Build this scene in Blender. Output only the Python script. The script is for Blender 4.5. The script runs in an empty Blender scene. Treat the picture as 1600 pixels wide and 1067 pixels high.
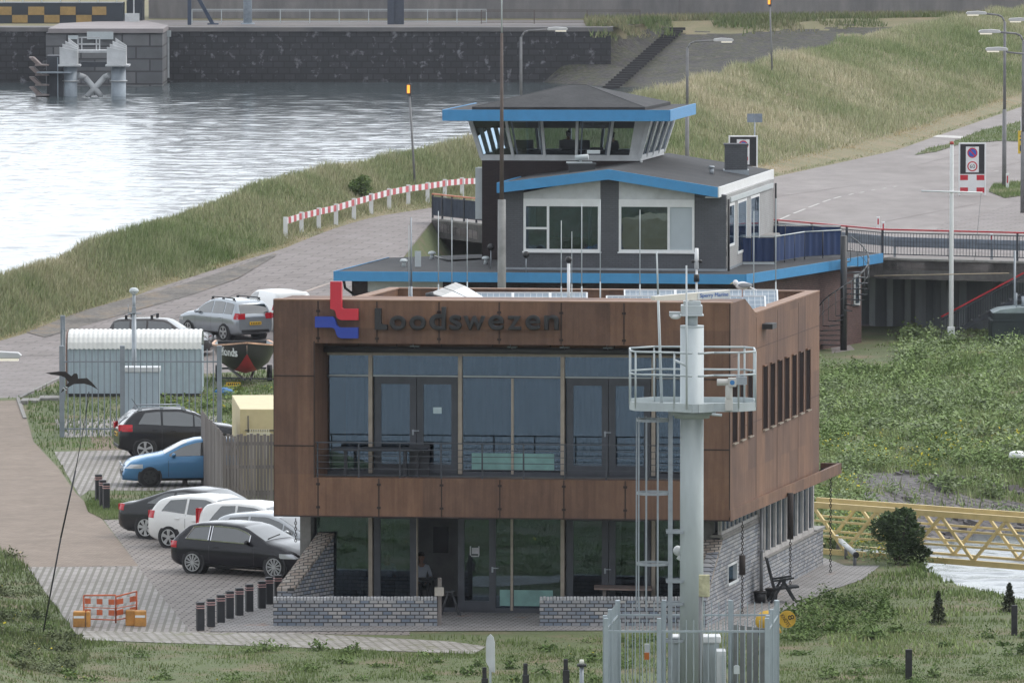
import bpy, bmesh, math, random
import numpy as np
from mathutils import Vector, Matrix
random.seed(7); RNG = np.random.default_rng(11)
S = bpy.context.scene; D = bpy.data; COL = S.collection
R = math.radians
# ------------------------------------------------------------------ camera, sky, sun, exposure
HC, FPX, PITCH = 21.0, 12000.0, math.atan(833.5/12000)
cd = D.cameras.new('camera'); cam = D.objects.new('camera', cd); COL.objects.link(cam)
cam.location = (0, 0, HC); cam.rotation_euler = (math.pi/2 - PITCH, 0, 0)
cd.sensor_width = 36; cd.lens = 36*FPX/1600; cd.clip_start = 1; cd.clip_end = 6000
S.camera = cam
SUN_EL, SUN_AZ = 50, 78            # azimuth measured from +Y towards +X
w = D.worlds.new('World'); S.world = w; w.use_nodes = True
nt = w.node_tree; bg = nt.nodes['Background']
sky = nt.nodes.new('ShaderNodeTexSky'); sky.sky_type = 'NISHITA'; sky.sun_disc = False
sky.sun_elevation = R(SUN_EL); sky.sun_rotation = R(SUN_AZ)
sky.air_density = 1.0; sky.dust_density = 5.0; sky.ozone_density = 1.0
hs = nt.nodes.new('ShaderNodeHueSaturation'); hs.inputs['Saturation'].default_value = 0.38
nt.links.new(sky.outputs[0], hs.inputs['Color'])
cloud = nt.nodes.new('ShaderNodeMix'); cloud.data_type = 'RGBA'; cloud.inputs[0].default_value = .78      # even cloud deck over the blue
cloud.inputs[7].default_value = (6.9, 7.3, 7.8, 1); nt.links.new(hs.outputs[0], cloud.inputs[6]); 
tcs = nt.nodes.new('ShaderNodeTexCoord'); sps = nt.nodes.new('ShaderNodeSeparateXYZ'); nt.links.new(tcs.outputs['Generated'], sps.inputs[0])
mrs = nt.nodes.new('ShaderNodeMapRange'); nt.links.new(sps.outputs[1], mrs.inputs[0]); mrs.inputs[1].default_value = 0; mrs.inputs[2].default_value = 1; mrs.inputs[3].default_value = 1.0; mrs.inputs[4].default_value = 1.85   # cloud is brighter towards the north
vms = nt.nodes.new('ShaderNodeVectorMath'); vms.operation = 'SCALE'; nt.links.new(cloud.outputs[2], vms.inputs[0]); nt.links.new(mrs.outputs[0], vms.inputs['Scale']); nt.links.new(vms.outputs[0], bg.inputs[0])
bg.inputs[1].default_value = 0.13
sd = D.lights.new('sun', 'SUN'); sd.energy = 0.9; sd.angle = R(16); sd.color = (1, .95, .88)
sun = D.objects.new('sun', sd); COL.objects.link(sun)
_d = Vector((math.sin(R(SUN_AZ))*math.cos(R(SUN_EL)), math.cos(R(SUN_AZ))*math.cos(R(SUN_EL)), math.sin(R(SUN_EL))))
sun.rotation_euler = _d.to_track_quat('Z', 'Y').to_euler()
S.view_settings.view_transform = 'Standard'; S.view_settings.look = 'None'
S.view_settings.exposure = 0.42; S.view_settings.gamma = 1
S.render.engine = 'CYCLES'
S.cycles.max_bounces = 6; S.cycles.transparent_max_bounces = 12; S.cycles.volume_bounces = 0

# ------------------------------------------------------------------ survey helper: photo point -> place in the world
_c, _s = math.cos(PITCH), math.sin(PITCH)
def ray(px, py):
    dx = (px-800)/FPX; dy = -(py-533.5)/FPX
    return Vector((dx, _c + dy*_s, -_s + dy*_c))
def at(px, py, Y): r = ray(px, py); return Vector((0, 0, HC)) + r*(Y/r.y)
def on(px, py, h=0.0): r = ray(px, py); return Vector((0, 0, HC)) + r*((h-HC)/r.z)

# ------------------------------------------------------------------ object helpers
def tag(o, label=None, cat=None, group=None, kind=None):
    if label: o['label'] = label
    if cat: o['category'] = cat
    if group: o['group'] = group
    if kind: o['kind'] = kind
    return o
def thing(name, label, cat, loc=(0, 0, 0), group=None):
    o = D.objects.new(name, None); COL.objects.link(o); o.location = loc; o.empty_display_size = .3
    return tag(o, label, cat, group)
def wloc(o):
    v = Vector((0, 0, 0))
    while o: v += o.location; o = o.parent
    return v
def link(name, me, mats, parent=None, smooth=False):
    if mats is not None:
        for m in (mats if isinstance(mats, (list, tuple)) else [mats]): me.materials.append(m)
    o = D.objects.new(name, me); COL.objects.link(o)
    if smooth: me.polygons.foreach_set('use_smooth', [True]*len(me.polygons))
    if parent is not None:
        off = wloc(parent); me.transform(Matrix.Translation(-off)); o.parent = parent
    return o
def dup(root, loc=None, rz=None, label=None, group=None):
    def cp(o, p):
        c = o.copy(); COL.objects.link(c)
        if p: c.parent = p
        for ch in list(kids.get(o, [])): cp(ch, c)
        return c
    kids = {}
    for o in D.objects:
        if o.parent: kids.setdefault(o.parent, []).append(o)
    c = cp(root, None)
    if loc is not None: c.location = loc
    if rz is not None: c.rotation_euler.z = rz
    if label: c['label'] = label
    if group: c['group'] = group
    return c
class MB:
    def __init__(s, M=None): s.v = []; s.f = []; s.mi = []; s.cur = 0; s.M = M; s.sm = []; s.smooth = False
    def mat(s, i): s.cur = i; return s
    def add(s, vs, fs):
        n = len(s.v)
        for p in vs:
            p = Vector(p); s.v.append(s.M @ p if s.M is not None else p)
        for f in fs: s.f.append([n+i for i in f]); s.mi.append(s.cur); s.sm.append(s.smooth)
        return s
    def box(s, x0, x1, y0, y1, z0, z1):
        return s.add([(x0,y0,z0),(x1,y0,z0),(x1,y1,z0),(x0,y1,z0),(x0,y0,z1),(x1,y0,z1),(x1,y1,z1),(x0,y1,z1)],
                     [(3,2,1,0),(4,5,6,7),(0,1,5,4),(1,2,6,5),(2,3,7,6),(3,0,4,7)])
    def cbox(s, c, d, rz=0, rx=0, ry=0):
        M = Matrix.Translation(c) @ Matrix.Rotation(rz,4,'Z') @ Matrix.Rotation(ry,4,'Y') @ Matrix.Rotation(rx,4,'X')
        a,b,e = d[0]/2, d[1]/2, d[2]/2
        vs = [M @ Vector(p) for p in [(-a,-b,-e),(a,-b,-e),(a,b,-e),(-a,b,-e),(-a,-b,e),(a,-b,e),(a,b,e),(-a,b,e)]]
        return s.add(vs, [(3,2,1,0),(4,5,6,7),(0,1,5,4),(1,2,6,5),(2,3,7,6),(3,0,4,7)])
    def beam(s, p, q, wd, ht=None, up=(0,0,1)):
        p, q = Vector(p), Vector(q); ht = ht or wd; d = (q-p).normalized(); up = Vector(up)
        if abs(d.dot(up)) > .99: up = Vector((0,1,0))
        a = d.cross(up).normalized()*wd/2; b = a.cross(d).normalized()*ht/2
        vs = [p-a-b, p+a-b, p+a+b, p-a+b, q-a-b, q+a-b, q+a+b, q-a+b]
        return s.add(vs, [(0,1,2,3),(7,6,5,4),(0,4,5,1),(1,5,6,2),(2,6,7,3),(3,7,4,0)])
    def cyl(s, p, q, r0, r1=None, n=10, caps=True):
        p, q = Vector(p), Vector(q); r1 = r0 if r1 is None else r1
        d = (q-p).normalized(); up = Vector((0,0,1)) if abs(d.z) < .9 else Vector((1,0,0))
        a = d.cross(up).normalized(); b = d.cross(a)
        vs = []
        for c, r in ((p,r0),(q,r1)):
            for i in range(n):
                t = 2*math.pi*i/n; vs.append(c + a*math.cos(t)*r + b*math.sin(t)*r)
        sm = s.smooth; s.smooth = True
        fs = [(i, i+n, (i+1)%n+n, (i+1)%n) for i in range(n)]
        s.add(vs, fs); s.smooth = False
        if caps:
            m = len(s.v)-2*n
            s.f.append([m+i for i in range(n)]); s.f.append([m+2*n-1-i for i in range(n)])
            s.mi += [s.cur]*2; s.sm += [False]*2
        s.smooth = sm
        return s
    def tube(s, pts, r, n=8):
        for a, b in zip(pts[:-1], pts[1:]): s.cyl(a, b, r, r, n)
        return s
    def ring(s, c, r, wd, ht, n=40, a0=0, a1=360):
        pts = [Vector((c[0]+r*math.cos(R(a0+(a1-a0)*i/n)), c[1]+r*math.sin(R(a0+(a1-a0)*i/n)), c[2])) for i in range(n+1)]
        for a, b in zip(pts[:-1], pts[1:]): s.beam(a, b, wd, ht)
        return s
    def prism(s, poly, z0, z1):            # poly in plan, z0/z1 number or per-vertex list
        n = len(poly); A = z0 if isinstance(z0,(list,tuple)) else [z0]*n; B = z1 if isinstance(z1,(list,tuple)) else [z1]*n
        area = sum(poly[i][0]*poly[(i+1)%n][1]-poly[(i+1)%n][0]*poly[i][1] for i in range(n))
        if area < 0: poly = poly[::-1]; A = A[::-1]; B = B[::-1]
        vs = [(p[0],p[1],a) for p,a in zip(poly,A)] + [(p[0],p[1],b) for p,b in zip(poly,B)]
        return s.add(vs, [tuple(range(n))[::-1], tuple(range(n,2*n))] + [(i,(i+1)%n,(i+1)%n+n,i+n) for i in range(n)])
    def wall(s, p, q, z0, z1, t, side=1):  # vertical slab from p to q (plan), thickness t to the left (side=1) of p->q
        p = Vector(p[:2]); q = Vector(q[:2]); d = (q-p).normalized(); nn = Vector((-d.y,d.x))*t*side
        z1 = z1 if isinstance(z1,(list,tuple)) else (z1,z1); z0 = z0 if isinstance(z0,(list,tuple)) else (z0,z0)
        return s.prism([p,q,q+nn,p+nn], [z0[0],z0[1],z0[1],z0[0]], [z1[0],z1[1],z1[1],z1[0]])
    def plate(s, pts, nrm, t):             # polygon of 3D points extruded by t along nrm
        n = len(pts); nv = Vector(nrm).normalized()*t; pts = [Vector(p) for p in pts]
        vs = pts + [p+nv for p in pts]
        a = Vector((0,0,0))
        for i in range(n): a += pts[i].cross(pts[(i+1)%n])
        fs = [tuple(range(n)), tuple(range(n,2*n))[::-1]] + [(i,i+n,(i+1)%n+n,(i+1)%n) for i in range(n)]
        if a.dot(nv) > 0: fs = [tuple(reversed(f)) for f in fs]
        return s.add(vs, fs)
    def sphere(s, c, r, n=12, m=8, sc=(1,1,1)):
        c = Vector(c); vs = []; fs = []
        for j in range(m+1):
            ph = math.pi*j/m
            for i in range(n):
                th = 2*math.pi*i/n
                vs.append((c.x+r*sc[0]*math.sin(ph)*math.cos(th), c.y+r*sc[1]*math.sin(ph)*math.sin(th), c.z+r*sc[2]*math.cos(ph)))
        for j in range(m):
            for i in range(n): fs.append((j*n+i, (j+1)*n+i, (j+1)*n+(i+1)%n, j*n+(i+1)%n))
        sm = s.smooth; s.smooth = True; s.add(vs, fs); s.smooth = sm; return s
    def build(s, name, mats, parent=None, bevel=0):
        me = D.meshes.new(name); me.from_pydata([tuple(p) for p in s.v], [], s.f); 
        o = link(name, me, mats, parent)
        me.polygons.foreach_set('material_index', s.mi); me.polygons.foreach_set('use_smooth', s.sm); me.update()
        if bevel:
            b = o.modifiers.new('bevel', 'BEVEL'); b.width = bevel; b.segments = 2; b.limit_method = 'ANGLE'
        return o
def grid_mesh(P, name, mats, parent=None, mi=None, smooth=True, flip=False):   # P: (r,c,3)
    r, c, _ = P.shape
    idx = np.arange(r*c).reshape(r, c)
    q = np.stack([idx[:-1,:-1], idx[:-1,1:], idx[1:,1:], idx[1:,:-1]], -1).reshape(-1,4)
    if flip: q = q[:, ::-1]
    me = D.meshes.new(name); me.vertices.add(r*c); me.vertices.foreach_set('co', P.reshape(-1).astype(np.float32))
    me.loops.add(q.size); me.loops.foreach_set('vertex_index', q.reshape(-1).astype(np.int32))
    me.polygons.add(len(q)); me.polygons.foreach_set('loop_start', np.arange(0,q.size,4,dtype=np.int32))
    me.polygons.foreach_set('loop_total', np.full(len(q),4,np.int32))
    if smooth: me.polygons.foreach_set('use_smooth', np.ones(len(q), bool))
    me.update(calc_edges=True)
    o = link(name, me, mats, parent)
    if mi is not None: me.polygons.foreach_set('material_index', mi.reshape(-1).astype(np.int32))
    return o

# ------------------------------------------------------------------ materials
MATS = {}
def _new(name):
    m = D.materials.new(name); m.use_nodes = True; MATS[name] = m
    return m, m.node_tree, m.node_tree.nodes['Principled BSDF']
def ramp2(nt, fac, stops):
    r = nt.nodes.new('ShaderNodeValToRGB'); els = r.color_ramp.elements
    while len(els) < len(stops): els.new(.5)
    for e, (p, c) in zip(els, stops): e.position = p; e.color = (*c, 1)
    nt.links.new(fac, r.inputs[0]); return r.outputs[0]
def coords(nt, scale=(1,1,1), rot=(0,0,0)):
    t = nt.nodes.new('ShaderNodeTexCoord'); m = nt.nodes.new('ShaderNodeMapping')
    m.inputs['Scale'].default_value = scale; m.inputs['Rotation'].default_value = rot
    nt.links.new(t.outputs['Object'], m.inputs[0]); return m.outputs[0]
def noise(nt, vec, scale, detail=4, rough=.55):
    n = nt.nodes.new('ShaderNodeTexNoise'); n.inputs['Scale'].default_value = scale
    n.inputs['Detail'].default_value = detail; n.inputs['Roughness'].default_value = rough
    nt.links.new(vec, n.inputs['Vector']); return n.outputs[0]
def mixc(nt, fac, a, b, mode='MIX'):
    m = nt.nodes.new('ShaderNodeMix'); m.data_type = 'RGBA'; m.blend_type = mode
    for s, v in ((m.inputs[0], fac), (m.inputs[6], a), (m.inputs[7], b)):
        if isinstance(v, bpy.types.NodeSocket): nt.links.new(v, s)
        elif isinstance(v, (int, float)): s.default_value = v
        else: s.default_value = (*v, 1)
    return m.outputs[2]
def bump(nt, b, h, strength, dist=.02):
    n = nt.nodes.new('ShaderNodeBump'); n.inputs['Strength'].default_value = strength; n.inputs['Distance'].default_value = dist
    nt.links.new(h, n.inputs['Height']); nt.links.new(n.outputs[0], b.inputs['Normal'])
def mat(name, col, rough=.6, metal=0, var=.18, scale=3, bmp=0, streak=0, coat=0, spec=None):
    if name in MATS: return MATS[name]
    m, nt, b = _new(name)
    v = coords(nt, (1,1,1) if not streak else (1,1,streak))
    n = noise(nt, v, scale, 5)
    lo = [c*(1-var) for c in col]; hi = [min(1, c*(1+var)) for c in col]
    nt.links.new(ramp2(nt, n, [(.3, lo), (.7, hi)]), b.inputs['Base Color'])
    b.inputs['Roughness'].default_value = rough; b.inputs['Metallic'].default_value = metal
    b.inputs['Coat Weight'].default_value = coat; b.inputs['Coat Roughness'].default_value = .05
    if spec is not None: b.inputs['Specular IOR Level'].default_value = spec
    if bmp: bump(nt, b, noise(nt, coords(nt), scale*4, 4), bmp)
    return m
def mat_mix(name, stops, scale, rough=.8, scale2=None, amt=.35, bmp=0, vs=(1,1,1), bscale=None):
    m, nt, b = _new(name); v = coords(nt, vs)
    c = ramp2(nt, noise(nt, v, scale, 6, .6), stops)
    if scale2: c = mixc(nt, amt, c, ramp2(nt, noise(nt, v, scale2, 3), [(.3,(.35,.35,.35)),(.7,(1.0,1.0,1.0))]), 'MULTIPLY')
    nt.links.new(c, b.inputs['Base Color']); b.inputs['Roughness'].default_value = rough
    if bmp: bump(nt, b, noise(nt, coords(nt), bscale or scale*6, 4), bmp, .05)
    return m
def mat_brick(name, c1, c2, mortar, bw, bh, mort=.01, rough=.85, plan=False, rot=0, bmp=.4, offs=.5, stain=None, soft=.1, bias=0):
    m, nt, b = _new(name)
    t = nt.nodes.new('ShaderNodeTexCoord'); sep = nt.nodes.new('ShaderNodeSeparateXYZ'); nt.links.new(t.outputs['Object'], sep.inputs[0])
    if plan:
        mp = nt.nodes.new('ShaderNodeMapping'); mp.inputs['Rotation'].default_value = (0,0,rot); nt.links.new(t.outputs['Object'], mp.inputs[0]); vec = mp.outputs[0]
    else:
        ad = nt.nodes.new('ShaderNodeMath'); ad.operation = 'ADD'; nt.links.new(sep.outputs[0], ad.inputs[0]); nt.links.new(sep.outputs[1], ad.inputs[1])
        cb = nt.nodes.new('ShaderNodeCombineXYZ'); nt.links.new(ad.outputs[0], cb.inputs[0]); nt.links.new(sep.outputs[2], cb.inputs[1]); vec = cb.outputs[0]
    br = nt.nodes.new('ShaderNodeTexBrick'); br.offset = offs; nt.links.new(vec, br.inputs['Vector'])
    br.inputs['Scale'].default_value = 1; br.inputs['Brick Width'].default_value = bw; br.inputs['Row Height'].default_value = bh
    br.inputs['Mortar Size'].default_value = mort; br.inputs['Mortar Smooth'].default_value = soft; br.inputs['Bias'].default_value = bias
    br.inputs['Color1'].default_value = (*c1,1); br.inputs['Color2'].default_value = (*c2,1); br.inputs['Mortar'].default_value = (*mortar,1)
    c = mixc(nt, .55, br.outputs[0], ramp2(nt, noise(nt, coords(nt), .7, 6, .65), [(.3,(.55,.53,.5)),(.7,(1,1,1))]), 'MULTIPLY')
    if stain: c = mixc(nt, ramp2(nt, noise(nt, coords(nt), stain[1], 5, .65), [(stain[2],(0,0,0)),(stain[2]+.12,(1,1,1))]), c, stain[0])
    nt.links.new(c, b.inputs['Base Color']); b.inputs['Roughness'].default_value = rough
    if bmp: bump(nt, b, br.outputs[1], -bmp, .02)
    return m
def mat_glass(name, tint=(.55,.6,.62), ior=1.5, rough=.0, col=(.85,.93,1)):
    m, nt, b = _new(name); nt.nodes.remove(b); out = nt.nodes['Material Output']
    g = nt.nodes.new('ShaderNodeBsdfGlossy'); g.inputs['Roughness'].default_value = rough; g.inputs['Color'].default_value = (*col,1)
    bp_ = nt.nodes.new('ShaderNodeBump'); bp_.inputs['Strength'].default_value = .5; bp_.inputs['Distance'].default_value = .006; nt.links.new(noise(nt, coords(nt,(1,1,.6)), .9, 2), bp_.inputs['Height']); nt.links.new(bp_.outputs[0], g.inputs['Normal'])   # slight waviness of real panes
    t = nt.nodes.new('ShaderNodeBsdfTransparent'); t.inputs[0].default_value = (*tint,1)
    f = nt.nodes.new('ShaderNodeFresnel'); f.inputs[0].default_value = ior
    mx = nt.nodes.new('ShaderNodeMixShader'); nt.links.new(f.outputs[0], mx.inputs[0]); nt.links.new(t.outputs[0], mx.inputs[1]); nt.links.new(g.outputs[0], mx.inputs[2])
    nt.links.new(mx.outputs[0], out.inputs[0])
    return m
def mat_emit(name, col, strength, base=(.8,.8,.8)):
    m, nt, b = _new(name); b.inputs['Base Color'].default_value = (*base,1)
    b.inputs['Emission Color'].default_value = (*col,1); b.inputs['Emission Strength'].default_value = strength; return m
def mat_corten():
    m, nt, b = _new('corten steel')
    v = coords(nt, (1,1,.55)); n = noise(nt, v, 1.0, 9, .72)
    c = ramp2(nt, n, [(.28,(.110,.060,.040)),(.45,(.165,.090,.058)),(.6,(.205,.115,.072)),(.75,(.26,.155,.097))])
    n2 = noise(nt, coords(nt,(7,7,.35)), 1.2, 5); c = mixc(nt, .6, c, ramp2(nt, n2, [(.35,(.6,.55,.55)),(.6,(1,1,1))]), 'MULTIPLY')
    tc_ = nt.nodes.new('ShaderNodeTexCoord'); sp_ = nt.nodes.new('ShaderNodeSeparateXYZ'); nt.links.new(tc_.outputs['Object'], sp_.inputs[0]); cb_ = nt.nodes.new('ShaderNodeCombineXYZ'); ad_ = nt.nodes.new('ShaderNodeMath'); nt.links.new(sp_.outputs[0], ad_.inputs[0]); nt.links.new(sp_.outputs[1], ad_.inputs[1]); nt.links.new(ad_.outputs[0], cb_.inputs[0]); nt.links.new(sp_.outputs[2], cb_.inputs[1])
    pb = nt.nodes.new('ShaderNodeTexBrick'); pb.offset = 0; nt.links.new(cb_.outputs[0], pb.inputs['Vector']); pb.inputs['Scale'].default_value = 1; pb.inputs['Brick Width'].default_value = 1.42; pb.inputs['Row Height'].default_value = 1.9; pb.inputs['Mortar Size'].default_value = 0
    pb.inputs['Color1'].default_value = (.74,.74,.78,1); pb.inputs['Color2'].default_value = (1.12,1.08,1.0,1); c = mixc(nt, 1.0, c, pb.outputs[0], 'MULTIPLY')
    n3 = noise(nt, coords(nt), 40, 2); c = mixc(nt, .3, c, ramp2(nt, n3, [(.3,(.7,.7,.7)),(.7,(1.1,1.05,1))]), 'MULTIPLY')
    nt.links.new(c, b.inputs['Base Color']); b.inputs['Roughness'].default_value = .72; bump(nt, b, n3, .15, .01); return m
CORTEN = mat_corten()
SEAM = mat('corten seam', (.03,.018,.015), .8)
M_blue = mat('sky blue painted fascia', (.05,.25,.50), .45, var=.06)
M_felt = mat_mix('roof felt', [(.3,(.028,.029,.032)),(.7,(.055,.055,.058))], 1.2, .9, 9, .4, bmp=.3)
M_white = mat('white paint', (.72,.73,.73), .45, var=.05)
M_offw = mat('weathered white paint', (.52,.54,.55), .6, var=.14, scale=2)
M_dbrick = mat_brick('dark brown brick', (.035,.022,.022),(.055,.032,.03),(.02,.017,.017),.21,.065,.008,bmp=.3)
M_rbrick = mat_brick('red brown brick', (.13,.07,.065),(.18,.10,.09),(.06,.05,.05),.21,.075,.012)
M_gbrick = mat_brick('grey painted brick', (.095,.10,.112),(.108,.113,.127),(.075,.078,.088),.21,.075,.008)
M_lbrick = mat_brick('pale painted brick', (.36,.36,.36),(.40,.40,.40),(.28,.28,.28),.21,.075,.008)
M_bbrick = mat_brick('blue grey brick', (.16,.20,.26),(.42,.40,.39),(.055,.055,.06),.235,.0975,.016,bmp=.8,soft=.3)
M_cap = mat_brick('brick on edge coping', (.34,.35,.38),(.44,.41,.38),(.05,.05,.055),.085,.3,.012,offs=0,bmp=.8)
M_conc = mat_mix('grey concrete', [(.3,(.20,.19,.18)),(.7,(.32,.31,.29))], 1.5, .9, 8, .35, bmp=.2)
M_dconc = mat_mix('dark weathered concrete', [(.3,(.085,.08,.08)),(.7,(.17,.16,.15))], .8, .9, 5, .5, bmp=.2)
M_dark = mat('dark grey metal', (.03,.032,.036), .5)
M_black = mat('black plastic', (.012,.012,.013), .5)
M_galv = mat('galvanised steel', (.30,.33,.36), .45, .4, var=.12, scale=6)
M_lgrey = mat('pale grey painted steel', (.47,.51,.52), .45, var=.06)
M_brownal = mat('warm bronze aluminium', (.33,.28,.23), .4, .2)
M_dframe = mat('dark grey window frame', (.045,.05,.062), .45)
M_glass = mat_glass('clear window glass', (.62,.68,.72), 1.55)
M_glassd = mat_glass('tinted window glass', (.52,.56,.60), 2.05, col=(.62,.82,1))
M_room = mat('room plaster', (.30,.29,.28), .8)
M_roomd = mat('dark room surfaces', (.035,.035,.04), .8)
M_curt = mat('reflection blue curtain cloth', (.045,.095,.14), .8, var=.4, scale=2, streak=.05)  # folded cloth, its blue put in to imitate reflections on the upper glass
M_mint = mat('frosted mint panel', (.16,.30,.28), .4)
M_red = mat('red paint', (.50,.03,.04), .4); M_yel = mat('yellow paint', (.72,.48,.03), .4)
M_wood = mat('weathered grey timber', (.17,.15,.14), .85, var=.3, scale=5, streak=.1, bmp=.3)
M_bpole = mat('brown weathered mast', (.10,.075,.065), .7); M_pole = mat('grey lamp post', (.17,.17,.175), .6)
# ================================================================== TERRAIN AND WATER
def sm(a, b, x): t = np.clip((x-a)/(b-a), 0, 1); return t*t*(3-2*t)
def ramp(X, Y): return 3.1*np.maximum(sm(288, 338, Y), sm(-5, 1, X))
_W = np.array([(-90,268),(-30,272),(-18.2,273.3),(-17.4,273.6),(-16.5,283),(-12,284.5),(-7.2,289),(-6.9,300),(-4.6,320),(-3.5,333.5),(-1.3,329),(10.75,311),(14.7,304),(22.5,300.5),(45,296),(110,290)])
_F = np.array([(-90,262+14),(-40,289),(-19.9,298),(-14.6,312),(-9.57,323.5),(-5.6,338),(-1.46,351),(12.4,371.6),(20,401.5),(30.8,462),(60,560),(110,640)])
_C = np.array([(-90,283,2),(-40,296,2),(-20.3,304.5,2.3),(-15.1,323,3.5),(-9.9,338,4.8),(-4.7,354,5.2),(-1.5,361,5.5),(3,380,6),(8.75,403.7,6.5),(15.1,445,6.5),(21.9,487,6.5),(30,527,6.5),(37.4,561,6.5),(52,621,6.5),(110,700,6.5)])
Wy = lambda X: np.interp(X, _W[:,0], _W[:,1]); Fy = lambda X: np.interp(X, _F[:,0], _F[:,1])
Cy = lambda X: np.interp(X, _C[:,0], _C[:,1]); Ch = lambda X: np.interp(X, _C[:,0], _C[:,2])
WATER = -1.2
def vn(X, Y, s, seed=0):                    # cheap smooth value noise
    X = np.asarray(X)/s; Y = np.asarray(Y)/s; xi = np.floor(X); yi = np.floor(Y); fx = X-xi; fy = Y-yi
    fx = fx*fx*(3-2*fx); fy = fy*fy*(3-2*fy)
    def h(a, b): v = np.sin(a*127.1+b*311.7+seed*74.7)*43758.5453; return v-np.floor(v)
    return (h(xi,yi)*(1-fx)+h(xi+1,yi)*fx)*(1-fy)+(h(xi,yi+1)*(1-fx)+h(xi+1,yi+1)*fx)*fy
def low(X, Y):
    z = 3.1*sm(288,338,Y)*(1-sm(-7.4,-6.6,X))
    # canal inlet on the right, with a stone bank on its far side
    near = np.interp(X, [10.8,11.9,13.7,16,30], [217,209.5,204.5,200,190]); far = np.interp(X, [10.8,12.2,14,16,40], [222,226,229,231,236])
    d1 = sm(0, 3, Y-near+1.5)*sm(0, 16, far+15-Y)*sm(10.9,11.9,X); z = z - 2.2*d1
    # dune in front of the building running down to the dock water
    z = z + 1.1*sm(0,-4.5,X+11.7+(Y-195)*.135)*sm(222,200,Y)*sm(160,182,Y)*(X<0)
    z = z + sm(176,169,Y)*1.2*(.6+.7*vn(X,Y,5,3)) - sm(167,158,Y)*5.5
    soft = sm(12.2,20,X)*sm(232,250,Y)*.45 ; z = z + soft*(vn(X,Y,9,5)+.5*vn(X,Y,3,6)-.3)
    return z
def bankz(X, Y):
    f = Fy(X); c = Cy(X); t = np.clip((Y-f)/(c-f), 0, 1); base = ramp(X, f)
    z = base + (Ch(X)-base)*(t*.55+.45*t*t*(3-2*t)); z = np.where(Y > c, Ch(X)-(Y-c)*.42, z)
    return z + (.35*(vn(X,Y,7,1)-.5)+.18*(vn(X,Y,2.2,2)-.5))*np.clip(t*4,0,1)
M_grass = mat_mix('grassy ground', [(.26,(.24,.175,.115)),(.38,(.17,.155,.085)),(.52,(.115,.145,.06)),(.75,(.16,.18,.085))], .55, .95, 14, .5, bmp=.6, bscale=9)
M_dry = mat_mix('dry grassy dike', [(.3,(.26,.205,.125)),(.5,(.19,.18,.095)),(.7,(.27,.22,.14))], .25, .95, 9, .4, bmp=.6, bscale=7)
M_road = mat_brick('worn pink grey road setts', (.225,.198,.19),(.265,.235,.228),(.11,.10,.095),1.4,.42,.028,plan=True,rot=.30,bmp=.15)
M_road2 = mat_mix('pale road concrete', [(.25,(.165,.145,.138)),(.42,(.225,.20,.19)),(.6,(.265,.238,.228)),(.75,(.31,.28,.268))], .16, .9, 1.1, .3, vs=(1,.35,1), bmp=.3)
M_bpath = mat_brick('brown brick path', (.215,.168,.130),(.28,.222,.178),(.145,.112,.088),.22,.11,.008,plan=True,rot=.1,bmp=.25,bias=-.1)
M_paver = mat_brick('grey block paving', (.245,.218,.20),(.315,.283,.262),(.055,.048,.043),.42,.21,.026,plan=True,rot=.1,bmp=.4)
M_paver2 = mat_brick('open grass pavers', (.27,.25,.24),(.32,.30,.285),(.165,.155,.13),.9,.20,.042,plan=True,rot=math.pi/2-.012,bmp=.5,offs=.3)
M_paver3 = mat_brick('pale terrace paving', (.27,.26,.255),(.36,.345,.34),(.09,.085,.08),.3,.15,.02,plan=True,rot=.2,bmp=.4,stain=((.26,.15,.10),.5,.62))
M_riprap = mat_brick('basalt block bank', (.10,.09,.092),(.17,.155,.155),(.045,.042,.042),.45,.35,.05,plan=True,rot=.5,bmp=1.5,soft=.6)
# lower ground
xs = np.concatenate([np.linspace(-90,-26,18), np.linspace(-25,30,221), np.linspace(31,110,24)])
nr = 330; t = np.linspace(0,1,nr)
X = np.tile(xs,(nr,1)); We = np.where(xs > -3.6, Wy(xs)+6, Wy(xs)); Y = 110 + (We-110)[None,:]*t[:,None]
Z = low(X, Y); P = np.stack([X,Y,Z],-1)
Xc = X[:-1,:-1]; Yc = Y[:-1,:-1]
def ripmask(X, Y): return (X > 10.6)&(Y > 221)&(Y < 240+3*vn(X,Y,3,8))&((vn(X,Y,2.4,9)+.35*vn(X,Y,.8,19) > .62)|(Y < 230))
rip = ripmask(Xc, Yc)
mi = np.where(rip, 1, 0)
tag(grid_mesh(P, 'ground', [M_grass, M_riprap], mi=mi), kind='structure')
# raised road, dike and its far slope
rows = [(0,0)] + [(1,k/40) for k in range(0,41)] + [(2,k/60) for k in range(1,61)] + [(3,k/10) for k in range(1,11)]
xs2 = np.concatenate([np.linspace(-90,-26,18), np.linspace(-25,45,281), np.linspace(46,110,24)])
wy, fy, cy = Wy(xs2), Fy(xs2), Cy(xs2); fy = np.maximum(fy, wy+1)
P = np.zeros((len(rows), len(xs2), 3)); 
for i, (k, tt) in enumerate(rows):
    yy = wy if k == 0 else wy+(fy-wy)*tt if k == 1 else fy+(cy-fy)*tt if k == 2 else cy+20*tt
    P[i,:,0] = xs2; P[i,:,1] = yy
    P[i,:,2] = (ramp(xs2,yy)-.35*(xs2 > -6.9)) if k == 0 else ramp(xs2,yy) if k == 1 else bankz(xs2, yy)
rid = np.array([r[0] for r in rows[1:]])
mi = np.repeat(rid[:,None], len(xs2)-1, 1); mi = np.where(mi <= 1, 0, 1)
right = (0.5*(xs2[1:]+xs2[:-1]) > 5)[None,:]&(mi == 0); mi = np.where(right, 2, mi)
tag(grid_mesh(P, 'road', [M_road, M_dry, M_road2], mi=mi), kind='structure')
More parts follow.
